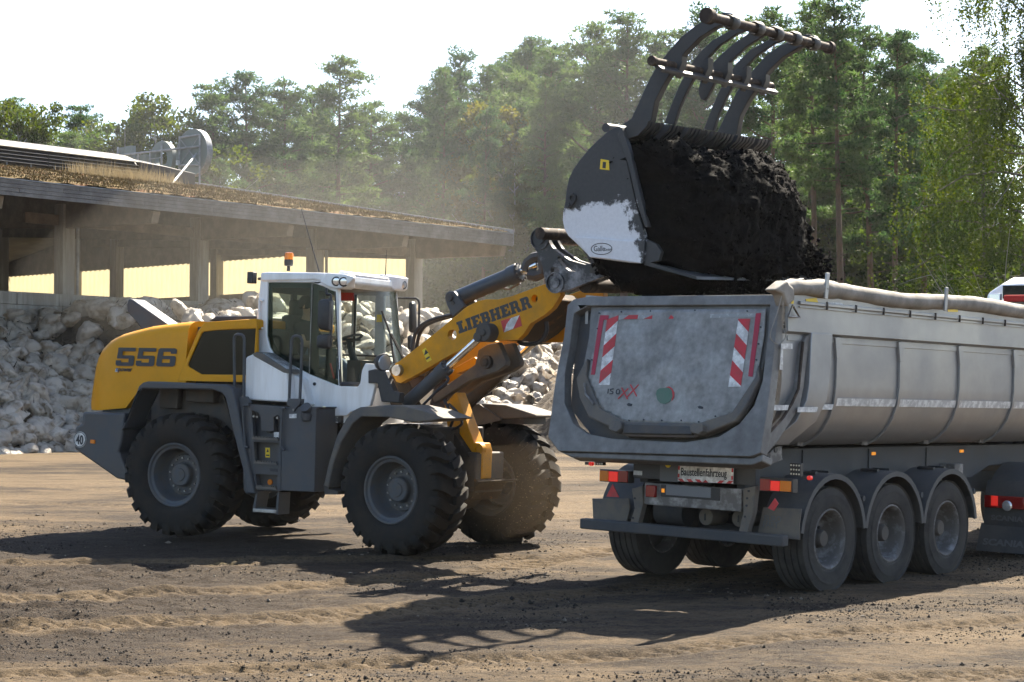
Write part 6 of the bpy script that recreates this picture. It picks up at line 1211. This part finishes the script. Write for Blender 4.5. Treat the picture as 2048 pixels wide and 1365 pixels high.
def sack_mat(name, c, dirt, amt):
    m = bpy.data.materials.new(name); m.use_nodes = True; nt = m.node_tree; nt.nodes.clear(); N, L = nt.nodes.new, nt.links.new
    o = N('ShaderNodeOutputMaterial'); tc = N('ShaderNodeTexCoord'); oi = N('ShaderNodeObjectInfo')
    n = N('ShaderNodeTexNoise'); n.noise_dimensions = '4D'; n.inputs['Scale'].default_value = 3.0; n.inputs['Detail'].default_value = 8; L(tc.outputs['Object'], n.inputs['Vector'])
    ml = N('ShaderNodeMath'); ml.operation = 'MULTIPLY'; ml.inputs[1].default_value = 40; L(oi.outputs['Random'], ml.inputs[0]); L(ml.outputs[0], n.inputs['W'])
    r = N('ShaderNodeMapRange'); r.inputs['From Min'].default_value = .60 - amt * .25; r.inputs['From Max'].default_value = .78 - amt * .2; L(n.outputs[0], r.inputs['Value'])
    mx = N('ShaderNodeMix'); mx.data_type = 'RGBA'; mx.inputs[6].default_value = (*c, 1); mx.inputs[7].default_value = (*dirt, 1); L(r.outputs[0], mx.inputs[0])
    h = N('ShaderNodeHueSaturation'); r2 = N('ShaderNodeMapRange'); r2.inputs['To Min'].default_value = .72; r2.inputs['To Max'].default_value = 1.1; L(oi.outputs['Random'], r2.inputs['Value']); L(r2.outputs[0], h.inputs['Value']); L(mx.outputs[2], h.inputs['Color'])
    d = N('ShaderNodeBsdfPrincipled'); d.inputs['Roughness'].default_value = .38; L(h.outputs[0], d.inputs['Base Color'])
    nb = N('ShaderNodeTexNoise'); nb.inputs['Scale'].default_value = 11; nb.inputs['Detail'].default_value = 6; nb.inputs['Distortion'].default_value = 2.2; L(tc.outputs['Object'], nb.inputs['Vector']); bp = N('ShaderNodeBump'); bp.inputs['Distance'].default_value = .07; L(nb.outputs[0], bp.inputs['Height']); L(bp.outputs[0], d.inputs['Normal'])
    t = N('ShaderNodeBsdfTranslucent'); L(h.outputs[0], t.inputs[0]); s = N('ShaderNodeMixShader'); s.inputs[0].default_value = .28; L(d.outputs[0], s.inputs[1]); L(t.outputs[0], s.inputs[2]); L(s.outputs[0], o.inputs[0]); MT[name] = m
sack_mat('sack', (.76, .68, .58), (.26, .185, .11), .5)
def sack_mesh(seed, sub=4):
    bm = bmesh.new(); bmesh.ops.create_icosphere(bm, subdivisions=sub, radius=.5); rn = random.Random(seed); o = Vector((seed * 3.7, seed * 1.3, 0)); k = rn.uniform(.60, .95); fl = rn.uniform(.36, .74); lg = rn.uniform(1.15, 1.6); two = rn.random() < .5; fold = rn.uniform(.05, .09); ear = Vector((.10, rn.uniform(-.2, .2), rn.uniform(-.1, .2)))
    for v in bm.verts:
        p = v.co.copy(); a = math.atan2(p.y, p.z); x = p.x * 2
        pin = max(0, x - .35) ** 1.2 + (max(0, -x - .5) ** 1.2 if two else 0); sc = 1 - .92 * min(1, pin * 1.5)
        if abs(x) > .86 and pin > 0: sc += (abs(x) - .86) * 3.2
        q = p * 2.2 + o; rd = lambda w: 1 - 2 * abs(mnoise.noise(w)); f = 1 + .26 * mnoise.noise(q) + .17 * rd(q * 1.5 + Vector((5, 1, 2))) + fold * 1.6 * rd(Vector((a * 2.6 + seed, x * 1.1, seed))) + .10 * rd(q * 3.3) + .045 * rd(q * 7)
        v.co = Vector((p.x * lg + .10 * mnoise.noise(q * 1.3), p.y * sc * k * f, p.z * sc * fl * f)) + ear * max(0, x - .8) * 2.2
        if v.co.z < -.20: v.co.z = -.20 + (v.co.z + .20) * .3
    if seed % 4 == 0:   # torn open at the neck
        bmesh.ops.delete(bm, geom=[v for v in bm.verts if v.co.x > .20 + .16 * mnoise.noise(v.co * 5 + o)], context='VERTS')
        for v in bm.verts:
            if v.is_boundary: v.co += Vector((.10, v.co.y * .45, v.co.z * .5 + .03))
    me = bpy.data.meshes.new('sack'); bm.to_mesh(me); bm.free(); me.shade_smooth(); me.set_sharp_from_angle(angle=R(42)); me.materials.append(MT['sack']); return me
sacks = [sack_mesh(i + 1) for i in range(16)]; plain = [sack_mesh(i + 1, 2) for i in range(16)]; half_ = [sack_mesh(i + 1, 3) for i in range(16)]
rk = random.Random(21); cand = []
s = 0.0; row = 0
while s <= 1.0:
    x = -8.5 + (row % 2) * .3
    while x < 30:
        cand.append((x + rk.uniform(-.16, .16), min(1, max(0, s + rk.uniform(-.025, .025))))); x += rk.uniform(.44, .70)
    s += .047; row += 1
F_ = 3700.0
def to_px(p):
    q = cam_inv @ p; return 1024 + F_ * q.x / -q.z, 682.5 - F_ * q.y / -q.z
cam_inv = (Matrix.Translation(cam_ob.location) @ cam_ob.rotation_euler.to_matrix().to_4x4()).inverted()
vis, hid = [], []
for x, s in cand:
    p = M_H @ heap_pt(x, s); u, v = to_px(p)
    open_ = -60 < u < 1135 and (u < 215 or (v < 665 and u < 520) or (515 <= u < 800 and 590 < v < 720) or (u >= 790 and v < 860)) and rk.random() > .05
    (vis if open_ else hid).append((x, s, v, u))
vis.sort(key=lambda q: -q[2] - (200 if q[3] > 0 else 0)); n_hid = len(hid); hid += vis[300:]; vis = vis[:300]
def sack_M(x, s):
    p = heap_pt(x, s); q = rk.uniform(.42, .86)
    return M_H @ Matrix.Translation(p) @ Matrix.Rotation(rk.uniform(0, 6.28), 4, 'Z') @ Matrix.Rotation(rk.uniform(-.7, .8), 4, 'Y') @ Matrix.Rotation(rk.uniform(-.9, .9), 4, 'X') @ Matrix.Diagonal((q, q * rk.uniform(.85, 1.1), q * rk.uniform(.85, 1.15), 1))
for x, s, v, u in vis:
    o = link('sack', sacks[rk.randrange(16)]); o.matrix_world = sack_M(x, s)
    tag(o, 'filled white plastic sack in the big heap against the block wall', 'sack', 'white sacks heaped against the block wall')
VV, FF, k = [], [], 0
for i_, (x, s, v, u) in enumerate(hid):
    me = (plain if i_ < n_hid else half_)[rk.randrange(16)]; M = sack_M(x, s); a = np.empty(len(me.vertices) * 3, np.float32); me.vertices.foreach_get('co', a); a = a.reshape(-1, 3) @ np.array(M.to_3x3()).T + np.array(M.translation)
    f = np.empty(len(me.polygons) * 3, np.int32); me.polygons.foreach_get('vertices', f); VV.append(a); FF.append(f.reshape(-1, 3) + k); k += len(a)
tag(link('sack_mass', np_mesh('sack_mass', np.concatenate(VV), FF, 'sack', True)), 'further white sacks of the heap, mostly hidden by the loader', 'sacks', kind='stuff')
rs5 = np.random.default_rng(55); n = 9000; sx = rs5.uniform(-8, 26, n); sv_ = rs5.uniform(0, 1, n); c = np.array([heap_pt(float(a), float(b_)) for a, b_ in zip(sx, sv_)]) + rs5.normal(0, .10, (n, 3)); d = rs5.normal(0, 1, (n, 3)); d /= np.linalg.norm(d, axis=1, keepdims=True)
V, T_ = blades(n, c, d, rs5.uniform(.10, .38, n), rs5.uniform(.012, .05, n), rs5); o = link('garden_waste', np_mesh('garden_waste', V, [T_], 'heap_soil')); o.matrix_world = M_H; tag(o, 'brown twigs and stalks sticking out between the sacks', 'garden waste', kind='stuff')
# earth mound at the end of the heap
bm = bmesh.new(); bmesh.ops.create_grid(bm, x_segments=70, y_segments=70, size=8.5)
for v in bm.verts:
    r = math.hypot(v.co.x, v.co.y * .9); h = 5.3 * max(0, 1 - r / 6.6) ** .95; h = min(h, 4.6 + .3 * mnoise.noise(v.co)); v.co.z = h + .30 * mnoise.fractal(v.co * .8, 1, 2, 4) * min(1, h) + .1 * mnoise.fractal(v.co * 3, 1, 2, 3) * min(1, h) - .12
me = bpy.data.meshes.new('earth_mound'); bm.to_mesh(me); bm.free(); me.shade_smooth(); mat('mound_soil', (0.105, 0.074, 0.045), .95, dirt=(0.06, 0.042, 0.026), amt=.5, scale=1.2, bump=.05, bscale=7); me.materials.append(MT['mound_soil'])
o = link('earth_mound', me); o.location = (5.6, 62.0, .40); tag(o, 'brown earth mound beside the white sacks, behind the tailgate', 'mound', kind='structure')


# ------------------------------------------------------------ woodland
def dirs(n, rs, up=0.0, flat=1.0):
    d = rs.normal(0, 1, (n, 3)); d[:, 2] = d[:, 2] * flat + up; return d / np.linalg.norm(d, axis=1, keepdims=True)
def wood_tube(b, P, r0, r1, n=6):
    k = len(P); b.tube(P, [r0 + (r1 - r0) * i / (k - 1) for i in range(k)], n, cap=False)
def pine(seed, h, base, spread, dens=1.0, lean=.3):
    rs = np.random.default_rng(seed); wb = MB(); sway = rs.normal(0, lean, 2); tr_ = []
    for i in range(9):
        t = i / 8; tr_.append(Vector((sway[0] * t * t + .12 * math.sin(3 * t + seed), sway[1] * t * t + .1 * math.sin(4 * t + seed * 2), h * t)))
    wood_tube(wb, tr_, .0105 * h + .03, .03, 9)
    def at(z):
        t = min(max(z / h, 0), 1) * 8; i = min(int(t), 7); return tr_[i].lerp(tr_[i + 1], t - i)
    C, D = [], []
    nb = int(46 * dens); side = rs.uniform(0, 6.28)
    for i in range(nb):
        t = (i + rs.uniform(0, 1)) / nb; z = base * h + (1 - base) * h * t; a = i * 2.4 + rs.normal(0, .5)
        L = spread * (1.0 - .75 * t ** 1.5) * min(1, .45 + 2.0 * t) * rs.uniform(.55, 1.2) * (1 + .2 * math.cos(a - side))
        if t > .93: L *= .7
        el = -.12 + .75 * t + rs.normal(0, .14); p0 = at(z); P = [p0]
        for k in range(1, 5):
            f = k / 4; P.append(p0 + Vector((math.cos(a) * L * f, math.sin(a) * L * f, L * f * el * (1 - .2 * f) + .12 * L * f * f)) + Vector(rs.normal(0, .06 * L * .3, 3)))
        wood_tube(wb, P, .02 + .014 * L, .012, 5)
        npd = max(3, int(3.7 * L + 2))
        for k in range(npd):
            f = .35 + .65 * (k + rs.uniform(0, 1)) / npd; q = P[min(int(f * 4), 3)].lerp(P[min(int(f * 4) + 1, 4)], f * 4 % 1 if f < 1 else 1)
            off = Vector(rs.normal(0, 1, 3)) * .30 * (1.1 - .4 * f); off.z *= .5; c = np.array(q + off); m = int(rs.integers(26, 46)); rad = rs.uniform(.30, .62)
            dd = dirs(m, rs, .25, .55); C.append(c + dd * rad * rs.uniform(.1, 1, (m, 1)) ** .6 * np.array([1, 1, .55])); D.append(dirs(m, rs, .35, .8) * .6 + dd * .6)
    for k in range(6):   # dead stubs below the crown
        z = h * (base - .04 - .25 * rs.uniform()); a = rs.uniform(0, 6.28); p0 = at(z); L = rs.uniform(.5, 1.8); wood_tube(wb, [p0, p0 + Vector((math.cos(a) * L * .6, math.sin(a) * L * .6, .05 * L)), p0 + Vector((math.cos(a) * L, math.sin(a) * L, rs.uniform(-.2, .3) * L))], .03, .008, 4)
    C = np.concatenate(C); D = np.concatenate(D); D /= np.linalg.norm(D, axis=1, keepdims=True); n = len(C); C = np.repeat(C, 2, 0); D = np.repeat(D, 2, 0) + rs.normal(0, .45, (2 * n, 3)); D /= np.linalg.norm(D, axis=1, keepdims=True)
    V, T_ = blades(2 * n, C, D, rs.uniform(.16, .30, 2 * n), rs.uniform(.05, .10, 2 * n), rs)
    return wb, V, T_
def leafy(seed, h, base, spread, nclump, per, leaf, weep=0.0, trunk_r=.12, limbs=26, multi=1):
    rs = np.random.default_rng(seed); wb = MB(); C = []
    for s in range(multi):
        sw = rs.normal(0, .05 * h + (.12 * h if multi > 1 else 0), 2); tr_ = [Vector((sw[0] * (i / 7) ** 1.3 + .1 * math.sin(i + seed), sw[1] * (i / 7) ** 1.3, h * .96 * i / 7)) for i in range(8)]; wood_tube(wb, tr_, trunk_r / (multi ** .5), .02, 8)
        for i in range(limbs // multi):
            t = (i + rs.uniform()) / (limbs // multi); z = base + (1 - base) * t * .97; k = min(int(z * 7), 6); p0 = tr_[k].lerp(tr_[k + 1], z * 7 - k); a = rs.uniform(0, 6.28); L = spread * (.45 + .9 * math.sin(math.pi * (.18 + .78 * t))) * rs.uniform(.5, 1.05)
            el = rs.uniform(.2, .9); P = [p0]
            for q in range(1, 5):
                f = q / 4; P.append(p0 + Vector((math.cos(a) * L * f, math.sin(a) * L * f, L * f * el - weep * L * f * f * .6)) + Vector(rs.normal(0, .05 * L, 3)))
            wood_tube(wb, P, (.018 + .012 * L) * (.6 if weep else 1), .006, 5)
            for j in range(max(2, nclump * multi // limbs)):
                f = rs.uniform(.3, 1.05); c = P[min(int(f * 4), 3)].lerp(P[4] if f >= .75 else P[min(int(f * 4) + 1, 4)], f * 4 % 1) + Vector(rs.normal(0, .16 * spread, 3) * (1, 1, .7)); c = np.array(c)
                m = per
                if weep > 0:
                    u = rs.uniform(0, 1, m); st = rs.normal(0, .16, (6, 2)); k_ = rs.integers(0, 6, m); off = np.stack([st[k_, 0] + .030 * rs.normal(0, 1, m) + .06 * u, st[k_, 1] + .030 * rs.normal(0, 1, m), -u * rs.uniform(.6, 1.9, 6)[k_] * weep], 1)
                else: off = dirs(m, rs) * rs.uniform(.1, 1, (m, 1)) ** .5 * rs.uniform(.25, .6) * np.array([1, 1, .7])
                C.append(c + off)
    C = np.concatenate(C); n = len(C); d = dirs(n, rs, -.3 if weep else .1); s_ = np.cross(d, rs.normal(0, 1, d.shape)); s_ /= np.linalg.norm(s_, axis=1, keepdims=True); l = leaf * rs.uniform(.7, 1.35, n)[:, None]
    V = np.stack([C, C + d * l * .5 + s_ * l * .38, C + d * l, C + d * l * .5 - s_ * l * .38], 1).reshape(-1, 3)
    return wb, V, np.arange(4 * n).reshape(-1, 4)
def tree_data(name, wb, V, T_, bark, leafm):
    me = bpy.data.meshes.new(name + '_trunk'); me.from_pydata(wb.v, [], wb.f); me.shade_smooth(); me.materials.append(MT[bark]); return me, np_mesh(name + '_crown', V, [T_], leafm)
PINES = []
for i, (h, base, sp, de) in enumerate(((20, .34, 3.1, 1.15), (20, .42, 2.8, 1.0), (20, .50, 2.6, .9), (20, .30, 3.3, 1.2), (20, .58, 2.4, .8), (20, .46, 3.0, .95))): PINES.append(tree_data('pine', *pine(40 + i, h, base, sp, de), 'bark_pine', 'needles'))
LEAFY = [tree_data('leafy', *leafy(60, 12, .25, 2.6, 210, 110, .135), 'bark_grey', 'leaves'), tree_data('leafy', *leafy(61, 12, .22, 2.9, 220, 110, .135), 'bark_birch', 'leaves_birch'),
         tree_data('leafy', *leafy(62, 12, .2, 2.4, 210, 100, .14), 'bark_birch', 'leaves_yellow'), tree_data('leafy', *leafy(63, 5, .05, 2.2, 150, 60, .17, multi=4, trunk_r=.08), 'bark_grey', 'leaves')]
def plant(name, data, x, y, h, h0, label, cat, group, rz, sxy=None, z0=None):
    zz = gz(x, y) if z0 is None else z0; s = h / h0; sx = s if sxy is None else sxy; t = empty(name, Matrix.Translation((x, y, zz)) @ Matrix.Rotation(rz, 4, 'Z') @ Matrix.Diagonal((sx, sx, s, 1)))
    link('trunk', data[0], t); link('crown', data[1], t); tag(t, label, cat, group); return t
rp = random.Random(33)
def by_px(px, top, d): return (px - 1024) / F_ * d, d, 1.92 + (805 - top) * d / F_ - .4
GP = 'pines of the wood behind the yard'; LP_ = 'tall pine standing in the wood behind the yard'
special = {680: 'tall pine with a thin see-through crown standing left of the loader beacon', 905: 'tallest pine of the hazy middle of the wood, above the hall eave', 1690: 'tall straight pine rising behind the tarpaulin of the trailer', 1625: 'leaning bare-trunked pine just right of the compost heap', 500: 'broad pine left of the round rooftop sign, above the hall roof'}
special.update({150: 'small dark pine left of the rooftop letters, the taller of two', 188: 'small pine just above the dry grass on the hall roof', 432: 'pine directly above and right of the round rooftop sign', 562: 'dense pine right of the broad one above the hall roof', 612: 'lower pine between the dense pine and the see-through one', 742: 'short rounded pine right of the see-through pine', 800: 'low pine in the dip of the treeline above the hall', 850: 'pine with forked top left of the tallest hazy pine', 958: 'lower pine right of the tallest hazy pine', 1012: 'hazy pine beside the yellowing birch', 1066: 'pine left of the bucket, level with its top edge', 1122: 'tall pine whose crown stands just left of the bucket', 1188: 'tall pine behind the bucket top, left of the grapple', 1250: 'tall pine touching the left end of the grapple bars', 1312: 'pine seen through the grapple near its left tine', 1392: 'tall pine behind the left end of the grapple tip bar', 1470: 'pine seen between the grapple tines', 1552: 'tall pine under the middle of the grapple tip bar', 1742: 'pine right of the grapple, with a rounded top', 1795: 'pine with wide layered branches above the trailer', 1842: 'darker pine beside the drooping birches', 1905: 'pine half covered by the drooping birches', 1965: 'pine behind the big weeping birch'})
# (pixel column, pixel row of the top, distance, kind)
for px, top, d, k in ((150, 275, 104, 2), (188, 290, 108, 4), (432, 172, 104, 0), (500, 150, 107, 3), (562, 162, 110, 0), (612, 195, 114, 3), (680, 130, 104, 2), (742, 212, 116, 0), (800, 235, 120, 3), (850, 180, 112, 1), (905, 110, 107, 1), (958, 205, 118, 3), (1012, 185, 112, 0), (1066, 150, 105, 3), (1122, 100, 98, 0), (1188, 55, 93, 3), (1250, 35, 90, 1), (1312, 65, 93, 0), (1392, 22, 86, 1), (1470, 55, 90, 5), (1552, 18, 80, 5), (1625, 10, 76, 4), (1690, -10, 68, 4), (1742, 55, 76, 5), (1795, 75, 72, 2), (1842, 110, 82, 1), (1905, 140, 86, 0), (1965, 100, 80, 5)):
    x, y, h = by_px(px, top, d); plant('pine_tree', PINES[k], x, y, h, 20, special.get(px, LP_), 'pine', GP, rp.uniform(0, 6.28), h / 20 * (1.08 if d > 85 else .95))
for i in range(48):   # rows farther in
    px = rp.uniform(330, 2060) if i > 5 and i < 34 else rp.uniform(340, 1120) if i >= 34 else rp.uniform(-40, 330); d = rp.uniform(118, 142); top = rp.uniform(200, 300) if px < 1000 else rp.uniform(60, 230)
    x, y, h = by_px(px, top, d); plant('pine_tree', PINES[rp.randrange(6)], x, y, h, 20, 'pine half hidden among others, deep in the wood', 'pine', 'pines deep in the wood', rp.uniform(0, 6.28))
for i in range(22):   # bare trunks low in the wood to the right of the hall
    px = rp.uniform(880, 1180) if i < 10 else rp.uniform(1620, 1980); d = rp.uniform(88, 125); x, y, h = by_px(px, rp.uniform(90, 260), d)
    plant('pine_tree', PINES[rp.choice((2, 4, 4))], x, y, h, 20, 'slim pine with a bare straight trunk among the undergrowth', 'pine', 'slim pines among the undergrowth', rp.uniform(0, 6.28), h / 20 * .8)
for px, top, d, k, lab, w in ((62, 205, 114, 1, 'leafy birch rising above the hall roof at the picture edge', .85), (-5, 250, 118, 1, 'low leafy birch cut by the picture edge above the hall', 1), (110, 270, 114, 0, 'small bright leafy tree just above the ridge ventilator', .9), (178, 286, 112, 0, 'low leafy tree between the small pine and the rooftop letters', 1.0), (268, 262, 104, 0, 'light green leafy tree left of the rooftop letters', 1.0), (330, 205, 104, 1, 'taller leafy tree behind the rooftop letters', 1.05), (990, 190, 100, 2, 'yellowing birch in the hazy gap between the pines', .9), (1048, 300, 96, 2, 'small yellowing birch beneath the pines right of the hall', .8), (1600, 330, 98, 0, 'bright leafy tree behind the compost heap', 1.0), (1660, 430, 98, 3, 'bright green bush behind the trailer, under the leaning pine', 1.1), (1560, 420, 96, 3, 'low green bush partly hidden by the compost heap', 1), (1735, 450, 100, 3, 'pale green bush between bare trunks behind the trailer', .9), (1810, 400, 92, 0, 'leafy young tree beside the big bush behind the truck', .9)):
    x, y, h = by_px(px, top, d); h0 = 5 if k == 3 else 12; plant('leafy_tree' if k != 3 else 'bush', LEAFY[k], x, y, h, h0, lab, 'tree' if k != 3 else 'bush', None, rp.uniform(0, 6.28), h / h0 * w if k != 3 else h / h0)
for i in range(16):
    px = rp.uniform(860, 1150) if i < 7 else rp.uniform(1540, 1960); d = rp.uniform(92, 118); x, y, h = by_px(px, rp.uniform(500, 600), d); plant('bush', LEAFY[3], x, y, max(h, 2.5), 5, 'green bush of the undergrowth between the pine trunks', 'bush', 'bushes of the undergrowth', rp.uniform(0, 6.28))
# big birch hanging in from the right, and the twiggy bush below it
wbv = tree_data('birch', *leafy(80, 15.5, .16, 3.3, 900, 84, .075, weep=1.0, trunk_r=.16, limbs=60), 'bark_grey', 'leaves_birch')
x, y, h = by_px(2034, -120, 52); plant('birch_tree', wbv, x, y, 15.5, 15.5, 'big weeping birch hanging into the picture above the truck cab', 'birch', None, .6)
wbv2 = tree_data('birch', *leafy(81, 13, .15, 2.2, 560, 76, .08, weep=.9, trunk_r=.13, limbs=44), 'bark_grey', 'leaves_birch')
x, y, h = by_px(1990, 60, 60); plant('birch_tree', wbv2, x, y, h, 13, 'second birch with drooping twigs behind the big weeping one', 'birch', None, 2.1)
def twiggy(seed):
    rs = np.random.default_rng(seed); wb = MB(); C = []
    for i in range(95):
        a = rs.normal(math.pi * 1.02, .85); L = rs.uniform(2.2, 4.6); el = rs.uniform(.15, 1.35); p = Vector((0, 0, rs.uniform(.1, .8))) + Vector(rs.normal(0, .3, 3)); P = [p]; d = Vector((math.cos(a) * math.cos(el), math.sin(a) * math.cos(el), math.sin(el)))
        for k in range(6): d = (d + Vector(rs.normal(0, .10, 3)) + Vector((0, 0, -.05))).normalized(); P.append(P[-1] + d * L / 6)
        wood_tube(wb, P, .024, .004, 4)
        for j in range(4):
            s = rs.integers(2, 6); q = P[s]; d2 = (d + Vector(rs.normal(0, .5, 3))).normalized(); l2 = rs.uniform(.4, 1.1); Q = [q, q + d2 * l2 * .5, q + d2 * l2 + Vector((0, 0, -.05))]; wood_tube(wb, Q, .008, .003, 3)
            for m in range(rs.integers(6, 16)): C.append(np.array(Q[0].lerp(Q[2], rs.uniform(.2, 1))) + rs.normal(0, .07, 3))
    C = np.array(C); n = len(C); d = dirs(n, rs); s_ = np.cross(d, rs.normal(0, 1, d.shape)); s_ /= np.linalg.norm(s_, axis=1, keepdims=True); l = .085 * rs.uniform(.7, 1.4, n)[:, None]
    return wb, np.stack([C, C + d * l * .5 + s_ * l * .4, C + d * l, C + d * l * .5 - s_ * l * .4], 1).reshape(-1, 3), np.arange(4 * n).reshape(-1, 4)
mat('twig_pale', (.20, .185, .165), .55); tw = tree_data('twiggy', *twiggy(5), 'twig_pale', 'leaves'); x, y, h = by_px(2085, 600, 44); plant('bush', tw, x, y, 1.12, 1, 'big twiggy bush with pale bare twigs beside the truck cab', 'bush', None, 0, 1.12)
tw2 = tree_data('twiggy', *twiggy(6), 'twig_pale', 'leaves'); x, y, h = by_px(2010, 600, 50); plant('bush', tw2, x, y, .95, 1, 'smaller twiggy bush behind the big one, left of the cab', 'bush', None, .25, .95)
# far edge of the wood, one mass of foliage and trunks
rs = np.random.default_rng(99); n = 42000; X = rs.uniform(-62, 62, n); Z = 17 * rs.uniform(0, 1, n) ** 1.1; c = np.stack([X, 150 + rs.uniform(0, 14, n), Z + .5], 1); V, T_ = blades(n, c, dirs(n, rs, .2), rs.uniform(.5, 1.3, n), rs.uniform(.3, .7, n), rs)
tag(link('far_wood', np_mesh('far_wood', V, [T_], 'needles')), 'far dark edge of the pine wood', 'wood', kind='stuff')
n = 9000; Y = rs.uniform(64, 130, n); X = rs.uniform(-1, 1, n) * Y * .31; k = X > -.06 * Y; X, Y = X[k], Y[k]; n = len(X); c = np.stack([X, Y, np.full(n, .45)], 1); d = dirs(n, rs, 1.4); V, T_ = blades(n, c, d, rs.uniform(.2, .8, n), rs.uniform(.05, .16, n), rs)
tag(link('undergrowth', np_mesh('undergrowth', V, [T_], 'leaves')), 'grass and low green undergrowth on the floor of the wood', 'undergrowth', kind='stuff')


# ------------------------------------------------------------ driver in the loader cab
def driver():
    J = {}; V, E, Rr = [], [], []
    def add(n, p, r, to=None):
        J[n] = len(V); V.append(p); Rr.append(r)
        if to is not None: E.append((J[to], J[n]))
    add('pelvis', (1.22, -.05, 2.30), .15); add('waist', (1.17, -.05, 2.46), .14, 'pelvis'); add('chest', (1.13, -.05, 2.66), .155, 'waist'); add('neck0', (1.13, -.05, 2.83), .075, 'chest'); add('neck', (1.15, -.05, 2.90), .058, 'neck0'); add('jaw', (1.18, -.05, 2.97), .075, 'neck'); add('head', (1.17, -.05, 3.06), .098, 'jaw'); add('crown', (1.16, -.05, 3.13), .07, 'head')
    for s, t in ((-1, 'r'), (1, 'l')):
        y = -.05
        add('sh' + t, (1.13, y + s * .19, 2.76), .072, 'chest'); add('el' + t, (1.30, y + s * .28, 2.53), .05, 'sh' + t); add('wr' + t, (1.56, y + s * .20, 2.60), .032, 'el' + t); add('pa' + t, (1.635, y + s * .185, 2.625), .034, 'wr' + t)
        for k in range(4): add('f%d' % k + t, (1.69, y + s * (.15 + .022 * k), 2.645 + .004 * k), .010, 'pa' + t); add('g%d' % k + t, (1.715, y + s * (.15 + .022 * k), 2.615), .008, 'f%d' % k + t)
        add('th' + t, (1.655, y + s * .13, 2.65), .011, 'pa' + t)
        add('hip' + t, (1.30, y + s * .11, 2.28), .105, 'pelvis'); add('kn' + t, (1.66, y + s * .14, 2.33), .072, 'hip' + t); add('an' + t, (1.80, y + s * .14, 1.93), .048, 'kn' + t); add('to' + t, (1.95, y + s * .14, 1.87), .04, 'an' + t)
    me = bpy.data.meshes.new('person'); me.from_pydata(V, E, []); o = bpy.data.objects.new('tmp', me); col.objects.link(o)
    o.modifiers.new('s', 'SKIN'); sv = me.skin_vertices[0].data
    for i, r in enumerate(Rr): sv[i].radius = (r, r)
    sv[0].use_root = True; sb = o.modifiers.new('d', 'SUBSURF'); sb.levels = 1; sb.render_levels = 1
    bpy.context.view_layer.update(); m2 = bpy.data.meshes.new_from_object(o.evaluated_get(bpy.context.evaluated_depsgraph_get())); bpy.data.objects.remove(o)
    for k in ('cloth_dark', 'skin', 'cloth_denim'): m2.materials.append(MT[k])
    for p in m2.polygons:
        c = p.center; p.use_smooth = True
        p.material_index = 2 if c.z < 2.40 and not (c.x > 1.4 and c.z > 2.45) else 1 if (c.z > 2.87 or (c.x > 1.27 and c.z > 2.44)) else 0
    person = link('person', m2); person.matrix_world = M_LR; tag(person, 'person in dark shirt and jeans sitting at the wheel in the loader cab', 'person')
    b = MB(); b.lathe([(.001, .135), (.06, .125), (.098, .085), (.112, .03), (.108, -.03), (.09, -.05)], (1.145, -.05, 3.06), 'z', 18); b.obj('hair', 'hair', person)
    for s in (-1, 1): MB().lathe([(.001, .004), (.008, .003), (.010, 0)], (1.268, -.05 + s * .035, 3.05), 'x', 8).obj('eye', 'ink', person); MB().box((1.165, -.05 + s * .10, 3.04), (.03, .014, .05)).obj('ear', 'skin', person, bevel=.005)
    MB().prism([(1.262, 3.045), (1.295, 3.01), (1.262, 3.0)], -.062, -.038).obj('nose', 'skin', person, bevel=.004); MB().box((1.262, -.05, 2.975), (.008, .05, .008)).obj('mouth', 'tape_red', person)
driver()


# ------------------------------------------------------------ haze and dust
def volume(name, density, colr, aniso, noise=None):
    m = bpy.data.materials.new(name); m.use_nodes = True; nt = m.node_tree; nt.nodes.clear(); N, L = nt.nodes.new, nt.links.new
    o = N('ShaderNodeOutputMaterial'); v = N('ShaderNodeVolumePrincipled'); v.inputs['Color'].default_value = (*colr, 1); v.inputs['Density'].default_value = density; v.inputs['Anisotropy'].default_value = aniso; L(v.outputs[0], o.inputs['Volume'])
    return m
hz = MB().box((0, 0, 14), (5400, 5400, 40)).obj('haze', volume('haze', .00012, (.93, .94, .95), .35), smooth=0)
tag(hz, 'pale dusty air over the whole yard', 'haze', kind='stuff')

def dust(name, c, rad, dens, colr, seed, label, an=.45):
    bm = bmesh.new(); bmesh.ops.create_icosphere(bm, subdivisions=4, radius=1.0)
    for v in bm.verts: v.co *= 1 + .22 * mnoise.fractal(v.co * 1.3 + Vector((seed, 0, 0)), 1, 2, 3); v.co = Vector((v.co.x * rad[0], v.co.y * rad[1], v.co.z * rad[2]))
    me = bpy.data.meshes.new(name); bm.to_mesh(me); bm.free(); me.materials.append(volume(name, dens, colr, an)); o = link(name, me); o.location = c; return tag(o, label, 'dust', kind='stuff')
dust('dust', (0.04,23.00,0.80), (.95, .65, .62), .040, (.55, .42, .28), 3, 'brown dust thrown up around the far front wheel of the loader')
dust('dust', (-5.27,47.00,5.55), (6.5, 5, 2.6), .0055, (.96, .90, .78), 5, 'warm sunlit dust drifting in front of the hall columns')
dust('dust', (-4.86,80.00,12.00), (16.5, 6, 9), .0030, (.92, .95, 1.0), 8, 'pale dust hanging before the middle of the wood')
rgd = np.random.default_rng(17); c_ = Vector((0.04,23.00,0.80)); n = 1500; p = rgd.normal(0, 1, (n, 3)) * np.array([.36, .25, .36]) + np.array(c_); p = p[p[:, 2] > .15]
mat('grit', (.13, .095, .06), .9); tag(link('flying_grit', scatter_lumps('flying_grit', p, rgd.gamma(1.3, .0022, len(p)).clip(.0015, .010), 'grit', 5)), 'grains of soil flying off the far front wheel', 'grit', kind='stuff')
